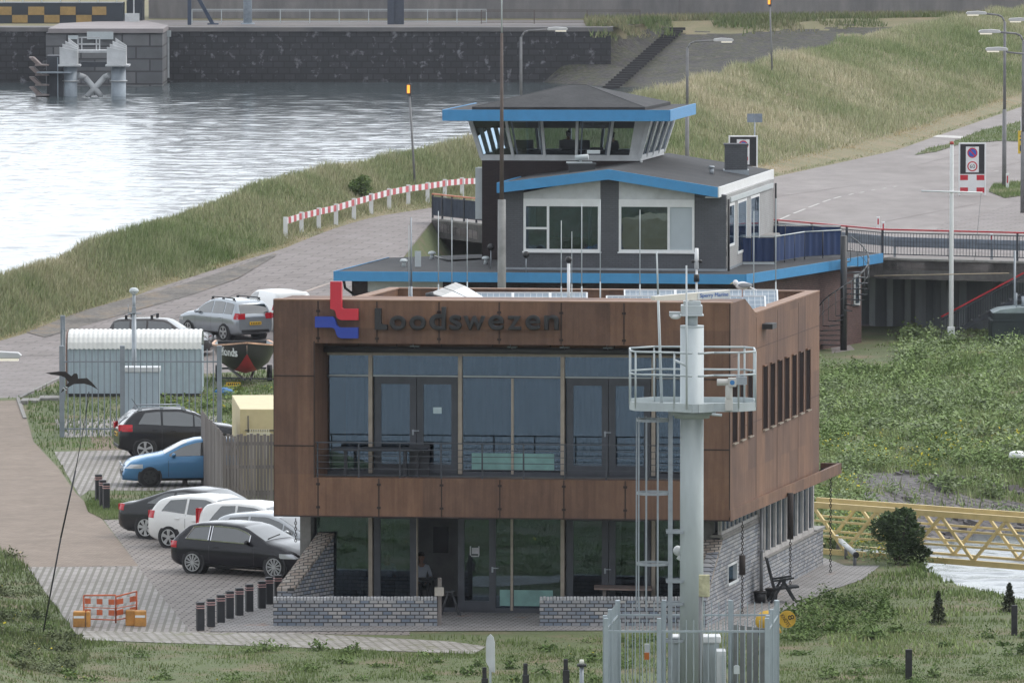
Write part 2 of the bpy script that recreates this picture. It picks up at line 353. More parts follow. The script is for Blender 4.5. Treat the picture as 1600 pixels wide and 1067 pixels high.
# grassy slope that closes the edge of the ramp beside the low building
m = MB()
for a, b in (((-7.2,289),(-6.9,300)), ((-6.9,300),(-4.6,320)), ((-4.6,320),(-3.5,333.5))):
    za, zb = float(ramp(a[0],a[1])), float(ramp(b[0],b[1])); m.add([(a[0],a[1],za),(b[0],b[1],zb),(b[0]+2,b[1]-1,-.02),(a[0]+2,a[1]-1,-.02)], [(0,3,2,1)])
tag(m.build('embankment', M_grass), kind='structure')
# water
def mat_water():
    m, nt, b = _new('water'); b.inputs['Base Color'].default_value = (.05,.065,.07,1); b.inputs['Roughness'].default_value = .08; b.inputs['IOR'].default_value = 1.33
    bump(nt, b, noise(nt, coords(nt,(1,1.8,1)), 2.6, 4, .65), .7, .022); return m
M_water = mat_water()
def waves(x0, x1, y0, y1, dx, dy, amp):
    xs = np.arange(x0,x1+.01,dx); ys = np.arange(y0,y1+.01,dy); X, Y = np.meshgrid(xs,ys); rg = np.random.default_rng(3); Z = np.zeros_like(X)
    for k in range(26):
        lam = .8*1.075**k; an = rg.normal(1.45,.55); kx, ky = math.cos(an)*2*math.pi/lam, math.sin(an)*2*math.pi/lam
        if lam < 2.2*dy: continue
        Z += amp*lam**.6*np.sin(kx*X+ky*Y+rg.uniform(0,6.28)+1.6*vn(X,Y,9,k))*(.4+vn(X,Y,17,k+40))
    Z += WATER; e = np.minimum(np.minimum(X-x0,x1-X),np.minimum(Y-y0,y1-Y)); f = np.clip(e/4,0,1); Z = WATER+(Z-WATER)*f
    return tag(grid_mesh(np.stack([X,Y,Z+.03],-1),'water',M_water),kind='structure')
waves(-44,14,318,624,.26,.34,.0036); waves(9,26,208,232,.1,.1,.004)
m = MB(); m.add([(-600,-400,WATER-.1),(600,-400,WATER-.1),(600,700,WATER-.1),(-600,700,WATER-.1)], [(0,1,2,3)]); tag(m.build('water', M_water), kind='structure')
m = MB(); m.add([(-600,-400,-6),(600,-400,-6),(600,1500,-6),(-600,1500,-6)], [(0,1,2,3)]); tag(m.build('seabed', mat('sea bed', (.03,.035,.03), .9)), kind='structure')
# paving sheets at yard level
def sheet(name, pts, m_, z=.004, h=0):
    mb = MB(); pp = [on(x, y, h) for x, y in pts]; n = len(pp)
    mb.add([(p.x,p.y,h+z) for p in pp], [tuple(range(n))]); bm = bmesh.new(); 
    o = mb.build(name, m_)
    if o.data.polygons[0].normal.z < 0: o.data.flip_normals()
    return tag(o, kind='structure')
sheet('path', [(-260,632),(34,626),(52,690),(90,730),(118,770),(160,812),(216,884),(40,886),(-20,840),(-260,820)], M_bpath, .008)
sheet('paving', [(162,812),(330,812),(640,812),(640,992),(130,987),(48,884),(216,884)], M_paver, .004)
sheet('pavement', [(42,886),(216,886),(300,990),(330,1000),(120,992)], M_paver2, .012)
sheet('pavement', [(84,706),(330,700),(420,740),(420,768),(140,766),(125,776)], M_paver2, .010)
sheet('pavement', [(86,655),(340,650),(340,676),(96,684)], M_paver2, .006)
sheet('pavement', [(120,986),(470,990),(700,1002),(760,1010),(740,1022),(420,1010),(130,1000)], mat_brick('broken edge paving', (.30,.285,.27),(.42,.40,.385),(.15,.14,.10),.28,.22,.03,plan=True,rot=.4,bmp=.6,stain=((.15,.155,.08),1.6,.56)), .014)
sheet('terrace', [(410,908),(470,905),(1140,935),(1205,902),(1288,872),(1320,884),(1375,884),(1350,905),(1290,925),(1235,958),(1200,990),(1110,985),(420,987),(328,987)], M_paver3, .018)
sheet('pavement', [(1290,500),(1440,500),(1420,534),(1300,552)], M_road2, .006)
# ================================================================== OFFICE BUILDING (rust steel box on a brick ground floor)
def hit(px, py, A, d):                      # where the sight line meets the vertical plane through A along d -> (distance along d, point)
    r = ray(px, py); det = r.x*d[1]-r.y*d[0]
    t = (A[0]*d[1]-A[1]*d[0])/det; p = Vector((0,0,HC))+r*t
    return ((p.x-A[0])*d[0]+(p.y-A[1])*d[1]), p
FL = Vector((-6.16,198.2)); FR = Vector((5.61,196.8)); U = (FR-FL).normalized(); WID = (FR-FL).length
SV = Vector((math.sin(R(12.5)), math.cos(R(12.5)))); DEP = 12.9
def bp(u, v, h=None): p = FL+U*u+SV*v; return (p.x,p.y) if h is None else (p.x,p.y,h)
MF = Matrix(((U.x,SV.x,0,FL.x),(U.y,SV.y,0,FL.y),(0,0,1,0),(0,0,0,1)))     # building frame: x along front, y into depth
MS = Matrix(((SV.x,-SV.y,0,FR.x),(SV.y,SV.x,0,FR.y),(0,0,1,0),(0,0,0,1)))   # right side frame: x along the side, -y outward
def ub(px, v=0, py=640): A = FL+SV*v; return hit(px, py, A, U)[0]
B = thing('office_building', 'rust brown steel office box on a glazed brick ground floor, big letters across its front', 'building', (*bp(5.5,0),0))
h0, h1, hr = 2.70, 8.30, 7.82
oL, oR, oB, oT = ub(492), ub(1079), 3.72, 7.20
m = MB(MF)
m.box(0,oL,0,.35,h0,h1); m.box(oR,WID,0,.35,h0,h1); m.box(oL,oR,0,.35,h0,oB); m.box(oL,oR,0,.35,oT,h1)
m.box(.002,WID-.002,.352,2.0,h1-.5,h1-.002)
m.build('front_frame', CORTEN, B)
m = MB(MS); pr = [(0.352,h0),(DEP,h0),(DEP,hr),(3.54,hr),(2.02,h1),(.352,h1)]
m.plate([(a,0,z) for a,z in pr], (0,1,0), .3)
m.build('side_wall', CORTEN, B)
m = MB(MF); m.plate([(0,.352,h0),(0,DEP,h0),(0,DEP,hr),(0,3.54,hr),(0,2.02,h1),(0,.352,h1)],(1,0,0),.3)
m.build('side_wall', CORTEN, B)
m = MB(MF); m.box(.3,WID-.3,DEP-.25,DEP,h0,hr); m.build('rear_wall', CORTEN, B)
M_rust = mat('pale rusty edge', (.25,.15,.10), .7)
m = MB(MF)
m.box(-.01,WID+.01,-.012,.34,h1,h1+.035); m.box(-.01,.33,3.54,DEP,hr,hr+.035); m.box(WID-.33,WID+.01,3.54,DEP,hr,hr+.035); m.box(.33,WID-.33,DEP-.28,DEP+.01,hr,hr+.035)
m.build('coping', M_rust, B)
m = MB(MF); m.prism([(.3,2.0),(WID-.3,2.0),(WID-.3,3.2),(.3,3.2)],[7.2]*4,[h1-.05,h1-.05,7.3,7.3]); m.box(.3,WID-.3,3.2,DEP-.25,7.1,7.28); m.box(.3,WID-.3,1.5,DEP-.3,h0,h0+.25)
m.build('roof', M_felt, B)
# panel joints with bolt heads
m = MB(MF)
for px in (497,592,690,781,881,977,1068):
    u = ub(px,0,780); m.box(u-.014,u+.014,-.012,0,h0+.02,oB-.01)
    for z in (h0+.22,oB-.2): m.box(u-.05,u+.05,-.016,0,z,z+.06)
for px in (497,589,686,780,877,975,1071):
    u = ub(px,0,500); m.box(u-.014,u+.014,-.012,0,oT+.02,h1-.01)
    for z in (oT+.1,h1-.3): m.box(u-.05,u+.05,-.016,0,z,z+.06)
for z in (hit(450,587,FL,U)[1].z, hit(450,696,FL,U)[1].z): m.box(0,oL,-.012,0,z-.015,z+.015); m.box(oR,WID,-.012,0,z-.015,z+.015)
m.box(-.012,.0,-.012,.05,h0,h1); m.box(WID-.025,WID+.003,-.012,0,h0,h1); m.box(oL-.03,oL,-.012,0,oB,oT+.05)
m.box(.0,WID,-.012,0,h0-.005,h0+.03)
m.build('panel_joints', SEAM, B)
# side slots
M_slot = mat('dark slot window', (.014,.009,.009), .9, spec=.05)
sl = [1147.5,1159.5,1171.5,1195,1206.5,1218,1229,1240.3,1251.3,1262]
for px in sl:
    tpy = 571.7-(px-1195)*.385; bpy_ = 669-(px-1195)*.45
    u, pt = hit(px, tpy, FR, SV); zb = hit(px, bpy_, FR, SV)[1].z; zt = pt.z
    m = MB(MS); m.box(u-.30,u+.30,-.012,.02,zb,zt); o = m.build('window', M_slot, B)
    m = MB(MS); m.box(u-.33,u-.30,-.016,0,zb-.02,zt+.03); m.box(u+.30,u+.33,-.03,0,zb-.02,zt+.03); m.box(u-.30,u+.30,-.06,0,zt,zt+.04); m.build('frame', CORTEN, o)
    m = MB(MS); m.box(u-.28,u+.28,-.07,0,zb-.05,zb-.02); m.build('sill', M_brownal, o)
m = MB(MS); 
for u in (3.6,6.6,9.7): m.box(u-.01,u+.01,-.004,0,h0+.3,hr-.1)
for z in (5.0,6.9): m.box(.4,DEP,-.004,0,z-.008,z+.008)
m.build('panel_joints', mat('faint corten joint',(.06,.032,.026),.8), B)
u, pt = hit(1194,509,FR,SV); m = MB(MS); m.box(u-.3,u+.3,-.28,-.001,pt.z-.07,pt.z+.07); m.build('overflow_spout', M_dark, B)
# canopy along the right side
e1 = on(1315,739,2.70); e2 = on(1282,723,2.98)
m = MB(); fr = Vector((FR.x+.012,FR.y-.02)); b2 = FR+SV*15.0
m.prism([fr,(e1.x,e1.y),(e2.x,e2.y),b2,FR+SV*.2],h0-.005,h0+.10)
d = (Vector((e1.x,e1.y))-fr); m.wall(fr,(e1.x,e1.y),h0+.1,h0+.285,.08,1); m.wall((e1.x,e1.y),(e2.x,e2.y),h0+.1,h0+.285,.08,1)
m.build('canopy', CORTEN, B)
m = MB(); m.prism([fr+Vector((0,.4)),Vector((e1.x-.12,e1.y-.2)),Vector((e2.x,e2.y-.1)),b2],h0+.101,h0+.14); m.build('gutter', M_felt, B)
# ---- recessed balcony front
RV = 1.35
m = MB(MF); m.box(oL,oR,RV,RV+.25,6.80,oT+.3); m.box(oL,oR,.35,RV+.25,oT+.004,oT+.2); m.box(oL-.25,oL-.002,.352,RV+.2,oB-.2,oT+.2); m.box(oR+.002,oR+.25,.352,RV+.2,oB-.2,oT+.2)
m.build('recess_lining', CORTEN, B)
m = MB(MF)
for px in (500,560,620,690,770,860,960,1040):
    u = ub(px,RV,545); m.box(u-.012,u+.012,RV-.01,RV,6.9,oT)
m.build('panel_joints', SEAM, B)
m = MB(MF); m.box(oL,oR,.35,RV+.3,oB-.25,oB-.04); m.build('balcony_floor', M_dconc, B)
m = MB(MF); m.cyl((oL+.02,.95,6.98),(oR-.02,.95,6.98),.085,n=14); 
o = m.build('awning', mat('awning roller', (.05,.05,.055), .5), B)
m = MB(MF)
for px in (648,800,882,950): u = ub(px,.9,560); m.cyl((u,.92,7.02),(u+.05,.4,7.2),.012,n=6); m.box(u-.12,u+.12,.86,1.0,7.06,7.09)
m.build('bracket', M_galv, o)
def glazed_front(v, z0, z1, tz, posts, doors, extra, ua, ubb, curtain):
    """one storey of the window front: posts, transom, double doors, panes"""
    m = MB(MF)
    for u in posts: m.box(u-.05,u+.05,v-.1,v+.08,z0,z1)
    for u in extra: m.box(u-.03,u+.03,v-.04,v+.06,z0,tz if tz else z1)
    m.box(ua,ubb,v-.03,v+.06,z1,z1+.1); m.build('post', M_brownal, B)
    m = MB(MF); m.box(ua,ubb,v-.02,v+.05,z0-.12,z0+.06)
    if tz: m.box(ua,ubb,v-.045,v+.05,tz-.03,tz+.035)
    m.build('transom', M_dframe, B)
    if tz:
        m = MB(MF)
        for a, b in zip([ua]+posts, posts+[ubb]): m.box(a+.06,b-.06,v-.06,v-.046,tz+.0,tz+.03)
        m.build('drip_rail', M_lgrey, B)
    edges = [ua]+posts+[ubb]
    for a, b in zip(edges[:-1], edges[1:]):
        if b-a < .15: continue
        isdoor = [d for d in doors if a-.1 < (d[0]+d[1])/2 < b+.1]
        if tz: m = MB(MF); m.box(a+.05,b-.05,v+.0,v+.02,tz+.035,z1); m.build('window', M_glassd, B)
        if isdoor:
            zt = (tz or z1)-.03; 
            for (d0, d1, hl) in isdoor:
                m = MB(MF); w_ = .17
                m.box(d0,d0+w_,v-.05,v+.04,z0,zt); m.box(d1-w_,d1,v-.05,v+.04,z0,zt); m.box(d0+w_,d1-w_,v-.05,v+.04,zt-w_,zt); m.box(d0+w_,d1-w_,v-.05,v+.04,z0,z0+.24)
                dd = m.build('door', M_dframe, B)
                m = MB(MF); m.box(d0+w_,d1-w_,v-.005,v+.01,z0+.24,zt-w_); m.build('pane', M_glassd, dd)
                if hl: m = MB(MF); m.box(d1-.1,d1-.06,v-.09,v-.05,z0+1.0,z0+1.14); m.box(d1-.09,d1+.08,v-.1,v-.08,z0+1.1,z0+1.125); m.build('handle', M_galv, dd)
            lo = min(d[0] for d in isdoor); hi = max(d[1] for d in isdoor)
            for p, q in ((a+.05,lo),(hi,b-.05)):
                if q-p > .06: m = MB(MF); m.box(p,q,v-.0,v+.02,z0+.06,zt); m.build('window', M_glassd, B)
        else:
            cuts = [a+.05]+[e for e in extra if a < e < b]+[b-.05]
            for p, q in zip(cuts[:-1], cuts[1:]):
                m = MB(MF); m.box(p+.01,q-.01,v,v+.02,z0+.06,(tz-.03) if tz else z1); m.build('window', M_glassd, B)
pu = [ub(p,RV) for p in (580,720,880,1022)]
glazed_front(RV, oB+.02, 6.80, 6.26, pu, [(ub(586,RV),ub(651,RV),True),(ub(652,RV),ub(716,RV),False),(ub(886,RV),ub(951,RV),True),(ub(952,RV),ub(1017,RV),False)], [ub(801,RV)], oL, oR, True)
# reflection-blue curtains and furniture seen behind the upper glass
m = MB(MF); n_ = 220; ua_, ub_ = ub(530,RV), oR
for i in range(n_):
    a = ua_+(ub_-ua_)*i/n_; b = ua_+(ub_-ua_)*(i+1)/n_; f = lambda k: RV+.75+.035*math.sin(k*1.1+2*math.sin(k*.13))+.03*math.sin(k*.31)
    m.add([(a,f(i),oB),(b,f(i+1),oB),(b,f(i+1),6.8),(a,f(i),6.8)],[(0,1,2,3)])
m.build('curtain', M_curt, B)
m = MB(MF); a, b = ub(737,RV), ub(801,RV)-.02; c = ub(866,RV); m.box(a,b,RV-.004,RV-.001,oB+.12,oB+.56); m.box(b+.05,c,RV-.004,RV-.001,oB+.12,oB+.56); m.build('frosted_panel', M_mint, B)
m = MB(MF); a = ub(677,RV); m.box(a,a+.22,RV-.012,RV-.001,5.3,5.46); m.build('notice', mat('pale notice', (.45,.55,.58), .6), B)
# balcony railing
rl = MB(MF); zt = hit(700,694,FL,U)[1].z
for k in range(6): z = oB+.06+(zt-oB-.06)*k/5; rl.box(oL,oR,.05,.065 if k < 5 else .09,z,z+(.018 if k < 5 else .03))
for i in range(10): u = oL+.05+(oR-oL-.1)*i/9; rl.box(u-.018,u+.018,.066,.1,oB,zt)
rl.build('balcony_railing', M_dframe, B)
# ---- covered table on the balcony
bt = thing('balcony_table','dark covered table behind the balcony railing at the left','table',(*bp(ub(590),.6),oB)); a, b = ub(520,.5,720), ub(664,.5,720)
m = MB(MF); m.box(a,b,.35,1.05,oB+.66,oB+.72); m.build('top', mat('dark table cover',(.022,.024,.03),.6), bt)
for u in (a+.35,b-.5,b-.2): m = MB(MF); m.box(u-.04,u+.04,.4,.48,oB-.04,oB+.66); m.build('leg', MATS['dark table cover'], bt)
m = MB(MF); m.box(b-.5,b+.02,.9,.95,oB-.04,oB+.80); m.build('side_panel', MATS['dark table cover'], bt)
# ---- ground floor
GV = 2.35
pg = [ub(p,GV,880) for p in (580,880,1022)]; gl, gr = ub(492,GV,880), ub(1078,GV,880)
glazed_front(GV, .08, h0-.05, None, pg, [(ub(585,GV,880),ub(651,GV,880),False),(ub(716,GV,880),ub(775,GV,880),True),(ub(886,GV,880),ub(951,GV,880),True),(ub(952,GV,880),ub(1017,GV,880),False)], [ub(651,GV,880),ub(800,GV,880)], gl, gr, False)
m = MB(MF); m.box(gl-.33,gl-.05,GV-.25,GV+.3,0,h0); m.build('pier', M_conc, B); m = MB(MF); m.box(gr+.0,gr+.7,GV-.25,GV+.3,0,h0); m.build('pier', M_conc, B)
m = MB(MF); m.box(gl-.2,gr+.5,GV+.1,9,-.05,.04); m.box(gl-.2,gr+.5,8.9,9.0,.04,h0); m.build('room_floor', M_roomd, B)
m = MB(MF); m.box(gl-.3,gl-.2,GV+.3,9,.0,h0); m.box(gl+1.2,gr-2.6,6.2,6.3,.04,h0-.02); m.build('room_wall', M_room, B)
m = MB(MF); u = ub(688,6.1,880); m.box(u-.2,u+.2,6.13,6.19,1.2,1.9); m.build('wall_picture', M_black, B)
m = MB(MF); a, b, c = ub(778,GV,880), ub(800,GV,880)-.05, ub(864,GV,880); m.box(a+.05,b,GV-.004,GV-.001,.2,.62); m.box(b+.1,c,GV-.004,GV-.001,.2,.62); m.build('frosted_panel', M_mint, B)
m = MB(MF); a = ub(743,GV,860); pz = hit(743,861,FL+SV*GV,U)[1].z
for dx, dz, ww, hh in ((-.12,.02,.03,.24),(.1,.02,.03,.24),(0,-.12,.2,.03),(0,0.02,.16,.16)): m.box(a+dx-ww/2,a+dx+ww/2,GV-.075,GV-.051,pz+dz-hh/2,pz+dz+hh/2)
m.build('notice', mat('grey white door notice', (.40,.40,.42), .6), B)
# brick side wall of the ground floor
G0 = on(1103,981,0); G1 = on(1286,882,0); g0 = Vector((G0.x,G0.y)); g1 = Vector((G1.x,G1.y)); GD = (g1-g0).normalized(); GL = (g1-g0).length
MG = Matrix(((GD.x,-GD.y,0,g0.x),(GD.y,GD.x,0,g0.y),(0,0,1,0),(0,0,0,1)))
uh = lambda px, py: (lambda r: (r[0], r[1].z))(hit(px,py,g0,GD))
uA, zA = uh(1187,871); uB, zB = uh(1273,829); uS, zS = uh(1128,843)
m = MB(MG); uw0, uw1 = uh(1137,890)[0], uh(1152,890)[0]; zw0, zw1 = uh(1144,908)[1], uh(1144,879)[1]
m.box(uS,uw0,0,.3,0,zS); m.plate([(.0,.0,0),(uS,0,0),(uS,0,zS-.1),(uS*.7,0,zS-.35),(0,0,.72)],(0,1,0),.3); m.box(uw0,uw1,0,.3,0,zw0); m.box(uw0,uw1,0,.3,zw1,zS); m.box(uw1,uA,0,.3,0,zS); m.box(uA,GL,0.0,.3,0,zA-.1)
m.box(GL-.3,GL,.3,3,0,zA-.1)
m.build('brick_wall', mat_brick('blue grey wall brick', (.20,.22,.26),(.40,.40,.41),(.06,.06,.065),.30,.0975,.013,bmp=.8,soft=.3,stain=((.30,.22,.17),.35,.66)), B)
m = MB(MG); m.box(uA,GL+.02,-.05,.34,zA-.1,zA-.05); m.box(uB,GL+.06,-.06,1.2,zA-.05,zA-.02); m.box(uS,uA,-.03,.05,zS,zS+.05); m.box(uS,uA,-.002,.3,zS+.05,zS+.12); m.build('sill_band', M_conc, B)
m = MB(MG); m.box(uB+.02,uB+.07,.1,3,zA-.05,h0-.01); m.build('end_wall', M_offw, B)
o = None
m = MB(MG); n_ = 10
for k in range(n_+1): u = uA+.06+(uB-uA-.12)*k/n_; m.box(u-.055,u+.055,.02,.14,zA-.05,h0-.01)
m.box(uA,uB,.02,.16,zA-.05,zA+.06); m.build('window_frame', mat('grey timber window frame',(.42,.40,.39),.6), B)
for k in range(n_):
    a = uA+.06+(uB-uA-.12)*k/n_+.055; b = uA+.06+(uB-uA-.12)*(k+1)/n_-.055
    m = MB(MG); m.box(a,b,.09,.1,zA+.06,h0-.01); m.build('window', M_glass, B)
m = MB(MG)
for k in range(10): u = uS+.1+(uA-uS-.25)*k/9; m.box(u-.04,u+.04,.02,.12,zS+.12,h0-.01)
m.box(uS+.05,uA-.1,.02,.12,zS+.12,zS+.2); m.build('window_frame', MATS['grey timber window frame'], B)
m = MB(MG); m.box(uS+.05,uA-.1,.07,.08,zS+.2,h0-.01); m.build('window', M_glassd, B)
m = MB(MG); m.box(uw0,uw1,.1,.12,zw0,zw1); o = m.build('window', M_glassd, B)
m = MB(MG); m.box(uw0,uw0+.07,-.01,.1,zw0,zw1); m.box(uw1-.07,uw1,-.01,.1,zw0,zw1); m.box(uw0-.05,uw1+.05,-.04,.1,zw0-.06,zw0); m.box(uw0,uw1,-.01,.1,zw1-.06,zw1); m.build('frame', M_offw, o)
m = MB(MG); u = uA-.2; m.cyl((u,-.08,.05),(u,-.08,h0),.05,n=10); m.box(u-.1,u+.1,-.14,-.02,1.28,1.33)
m.build('drain_pipe', mat('grey drain pipe',(.22,.22,.23),.5), B)
# room inside the side windows, with a pale back wall
m = MB(MG); m.box(uA,uB+.1,2.6,2.7,0.05,h0-.01); m.build('room_wall', M_room, B)
# sloping wing walls at both ends of the glazed front
m = MB(MF); z2 = 2.0
m.prism([(.0,.3),(.42,.3),(1.05,2.1),(.6,2.25)],[0]*4,[.72,.72,z2,z2]); m.build('wing_wall', M_bbrick, B)
m = MB(MF); m.prism([(-.012,.3),(.432,.3),(1.07,2.1),(.59,2.27)],[.722,.722,z2+.002,z2+.002],[.80,.80,z2+.08,z2+.08]); m.build('wing_coping', mat_brick('pale brick coping', (.42,.38,.34),(.30,.24,.20),(.05,.05,.05),.22,.10,.012,plan=True,bmp=.6), B)
gq = MF.inverted() @ Vector((G0.x,G0.y,0)); gq2 = MF.inverted() @ Vector((*(g0+GD*uS),0))
m = MB(MF); m.prism([(gq.x-.45,gq.y+.1),(gq.x-.003,gq.y+.1),(gq2.x-.003,gq2.y),(gq2.x-.5,gq2.y)],[0]*4,[.72,.72,z2,z2]); m.build('wing_wall', M_bbrick, B)
m = MB(MF); m.prism([(gq.x-.46,gq.y+.1),(gq.x+.012,gq.y+.1),(gq2.x+.012,gq2.y),(gq2.x-.51,gq2.y)],[.722,.722,z2+.002,z2+.002],[.80,.80,z2+.08,z2+.08]); m.build('wing_coping', MATS['pale brick coping'], B)
# low brick walls in front of the terrace
for (p0, p1, py, lab) in ((427,683,978,'low blue grey brick wall left of the terrace opening'),(843,1064,978,'low blue grey brick wall right of the terrace opening, partly behind the radar mast fence')):
    a = on(p0,py,0); b = on(p1,py,0); t_ = thing('brick_wall', lab, 'wall', (a.x,a.y,0), 'low terrace walls')
    m = MB(); m.wall(a.xy,b.xy,.0,.66,.24,1); m.build('wall', M_bbrick, t_)
    m = MB(); n_ = int((b-a).length/.085); d = (b-a)/n_
    for i in range(n_): c = a+d*(i+.5); m.cbox((c.x,c.y+.12,.706+random.uniform(-.004,.004)),(.072,.25,.088))
    m.build('coping', mat('pale coping brick',(.36,.36,.37),.85,var=.35,scale=5), t_, bevel=.012)
# ---- lettering and emblem on the front
def text_mesh(txt, ext=.02):
    c = D.curves.new('t','FONT'); c.body = txt; c.extrude = ext; c.align_x = 'LEFT'; c.resolution_u = 4; c.space_character = 1.0
    o = D.objects.new('t', c); COL.objects.link(o); bpy.context.view_layer.update()
    me = D.meshes.new_from_object(o.evaluated_get(bpy.context.evaluated_depsgraph_get())); D.objects.remove(o); D.curves.remove(c); return me
def text_on(txt, name, m_, parent, O, ux, uz, wd, ht, th=.02, space=None):
    """letters in the plane spanned by ux (reading direction) and uz (up), fitted to wd x ht, O = lower left"""
    ux = Vector(ux).normalized(); uz = Vector(uz).normalized(); n = ux.cross(uz)
    me = text_mesh(txt, .5); xs_ = [v.co.x for v in me.vertices]; ys_ = [v.co.y for v in me.vertices]
    x0, x1, y0, y1 = min(xs_), max(xs_), min(ys_), max(ys_); O = Vector(O)
    for v in me.vertices:
        c = v.co.copy(); v.co = O + ux*((c.x-x0)/(x1-x0)*wd) + uz*((c.y-y0)/(y1-y0)*ht) + n*((c.z)*th)
    me.materials.clear(); return link(name, me, m_, parent)
M_let = mat('black raised letters', (.018,.018,.02), .5)
letters = [('l',588,606,482,514),('o',611,634,494,514),('o',642,665,494,514),('d',673,697,480,514),('s',704,721,493,514),('w',726,758,494,514),('e',765,787,493,514),('z',795,814,494,514),('e',823,844,493,514),('n',852,873,493,514)]
for ch, a, b, t_, bt in letters:
    ua_, pa = hit(a,bt,FL,U); ub_ = hit(b,bt,FL,U)[0]; zt = hit(a,t_,FL,U)[1].z
    if ch == 'l':
        k = (ub_-ua_)
        prof = [(0,0),(k,0),(k,.10),(k*.55,.12),(k*.45,.16),(k*.45,zt-pa.z),(0,zt-pa.z)]
        m = MB(MF); m.plate([(ua_+x,-.12,pa.z+z) for x,z in prof],(0,1,0),.08); o = m.build('letter', M_let, B)
    else:
        c3 = Vector((FL.x+U.x*ua_,FL.y+U.y*ua_,pa.z))+Vector((U.y,-U.x,0))*.10
        o = text_on(ch,'letter',M_let,B,c3,(U.x,U.y,0),(0,0,1),ub_-ua_,zt-pa.z,.08)
    mod = o.modifiers.new('thick','SOLIDIFY'); mod.thickness = .045; mod.offset = 0
def emblem(pts, name, m_):
    P_ = []
    for x, y in pts: u_, p_ = hit(420+x/8,430+y/8,FL,U); P_.append((u_,-.2,p_.z))
    m = MB(MF); m.plate(P_,(0,1,0),.12); m.build(name, m_, B)
def arc(cx, cy, r, a0, a1, n=6): return [(cx+r*math.cos(R(a0+(a1-a0)*i/n)), cy+r*math.sin(R(a0+(a1-a0)*i/n))) for i in range(n+1)]
emblem([(790,75),(930,75),(930,400)]+[(950,415),(1133,415),(1133,555),(925,555)]+[(890,540),(868,510),(860,470),(850,440),(830,425),(790,415)],'emblem', mat('emblem red',(.55,.025,.045),.45,var=.03))
emblem([(600,512),(820,512),(850,540),(860,590),(875,625),(910,648),(1133,648),(1133,783),(925,783),(885,765),(865,730),(855,690),(840,660),(805,648),(600,648)],'emblem', mat('emblem blue',(.02,.05,.33),.45,var=.03))
# ================================================================== LOW BRICK STATION WITH GREY HOUSE AND LOOKOUT TOWER BEHIND
T = thing('lookout_station', 'grey house and flared glass lookout tower with blue roof edges, behind the rusty building', 'building', (1.0,295,0))
R0,R1,R2,R3,R4 = (-6.74,291.0),(8.80,289.0),(14.62,302.8),(9.0,309.5),(-4.8,300.2)
hb, ht_ = 3.10, 3.43
m = MB(); m.prism([R0,R1,R2,R3,R4],hb,ht_); m.build('flat_roof', M_felt, T)
m = MB()
for a, b in ((R0,R1),(R1,R2),(R4,R0)):
    m.wall(a,b,hb-.012,ht_+.03,.04,-1)
m.build('fascia', M_blue, T)
# walls below
a, b, c_ = Vector((-6.1,292.0)), Vector((8.5,290.2)), Vector((13.75,301.5))
m = MB(); m.wall(a,b,0,hb-.02,.3,1); m.wall(Vector((-6.1,292.3)),Vector((-4.4,300)),0,hb-.02,.3,-1); m.build('brick_wall', M_dbrick, T)
m = MB(); m.wall(b,c_,0,hb-.02,.3,1); m.wall(c_,(12.4,307),0,hb-.02,.3,1); m.build('brick_wall', M_rbrick, T)
df = (b-a).normalized(); zz = lambda px,py: hit(px,py,a,df)
u0, p0 = zz(575,445); u1, p1 = zz(692,470)
def onf(u, off=.02): p = a+df*u; n = Vector((df.y,-df.x)); return (p.x+n.x*off, p.y+n.y*off)
m = MB(); m.wall(onf(u0),onf(u1),2.62,hb-.03,.05,-1); o = m.build('window', M_offw, T)
m = MB(); m.wall(onf(u0+.2,.01),onf(u1,.01),1.5,2.6,.03,-1); m.build('pane', M_glassd, o)
m = MB()
for u in (u0+.15,u0+1.3,u1-.05): m.wall(onf(u,.0),onf(u+.09,.0),1.5,2.62,.07,-1)
m.build('frame', M_lgrey, o)
ds = (c_-b).normalized(); u0, p0 = hit(1333,435,b,ds); u1, p1 = hit(1342,480,b,ds)
def ons(u, off=.02): p = b+ds*u; n = Vector((ds.y,-ds.x)); return (p.x+n.x*off, p.y+n.y*off)
m = MB(); m.wall(ons(u0),ons(u1),1.5,2.75,.04,-1); o = m.build('window', M_offw, T)
m = MB(); m.wall(ons(u0+.1,.03),ons(u1-.1,.03),1.6,2.65,.035,-1); m.build('pane', M_glassd, o)
m = MB(); m.tube([(R0[0]+.35,R0[1]-.0+.2,hb-.02),(R0[0]+.4,291.3,2.8),(R0[0]+.75,291.8,2.5),(R0[0]+.75,291.8,0)],.05); m.build('drain_pipe', M_black, T)
# ---- the grey house
HU = Vector((.9915,-.13)).normalized(); HV = Vector((math.sin(R(10)),math.cos(R(10))))
HA = on(787,421,ht_); HA = Vector((HA.x,HA.y)); hW = hit(1134,421,HA,HU)[0]; hD = 13.0
MH = Matrix(((HU.x,HV.x,0,HA.x),(HU.y,HV.y,0,HA.y),(0,0,1,0),(0,0,0,1)))
eave, ridge = 6.36, 7.20; uR = hit(951,270,HA,HU)[0]
m = MB(MH); zl = lambda u: eave+(ridge-eave)*(1-abs(u-uR)/(uR if u < uR else hW-uR))
wins = [(818,938,393,(327,299)),(967,1085,393,(300,327))]
cut = []
for (pa, pb, pyb, _) in wins: cut.append((hit(pa,380,HA,HU)[0], hit(pb,380,HA,HU)[0]))
zb = hit(880,393,HA,HU)[1].z; zt = hit(880,325,HA,HU)[1].z
xs_ = [0,cut[0][0],cut[0][1],cut[1][0],cut[1][1],hW]
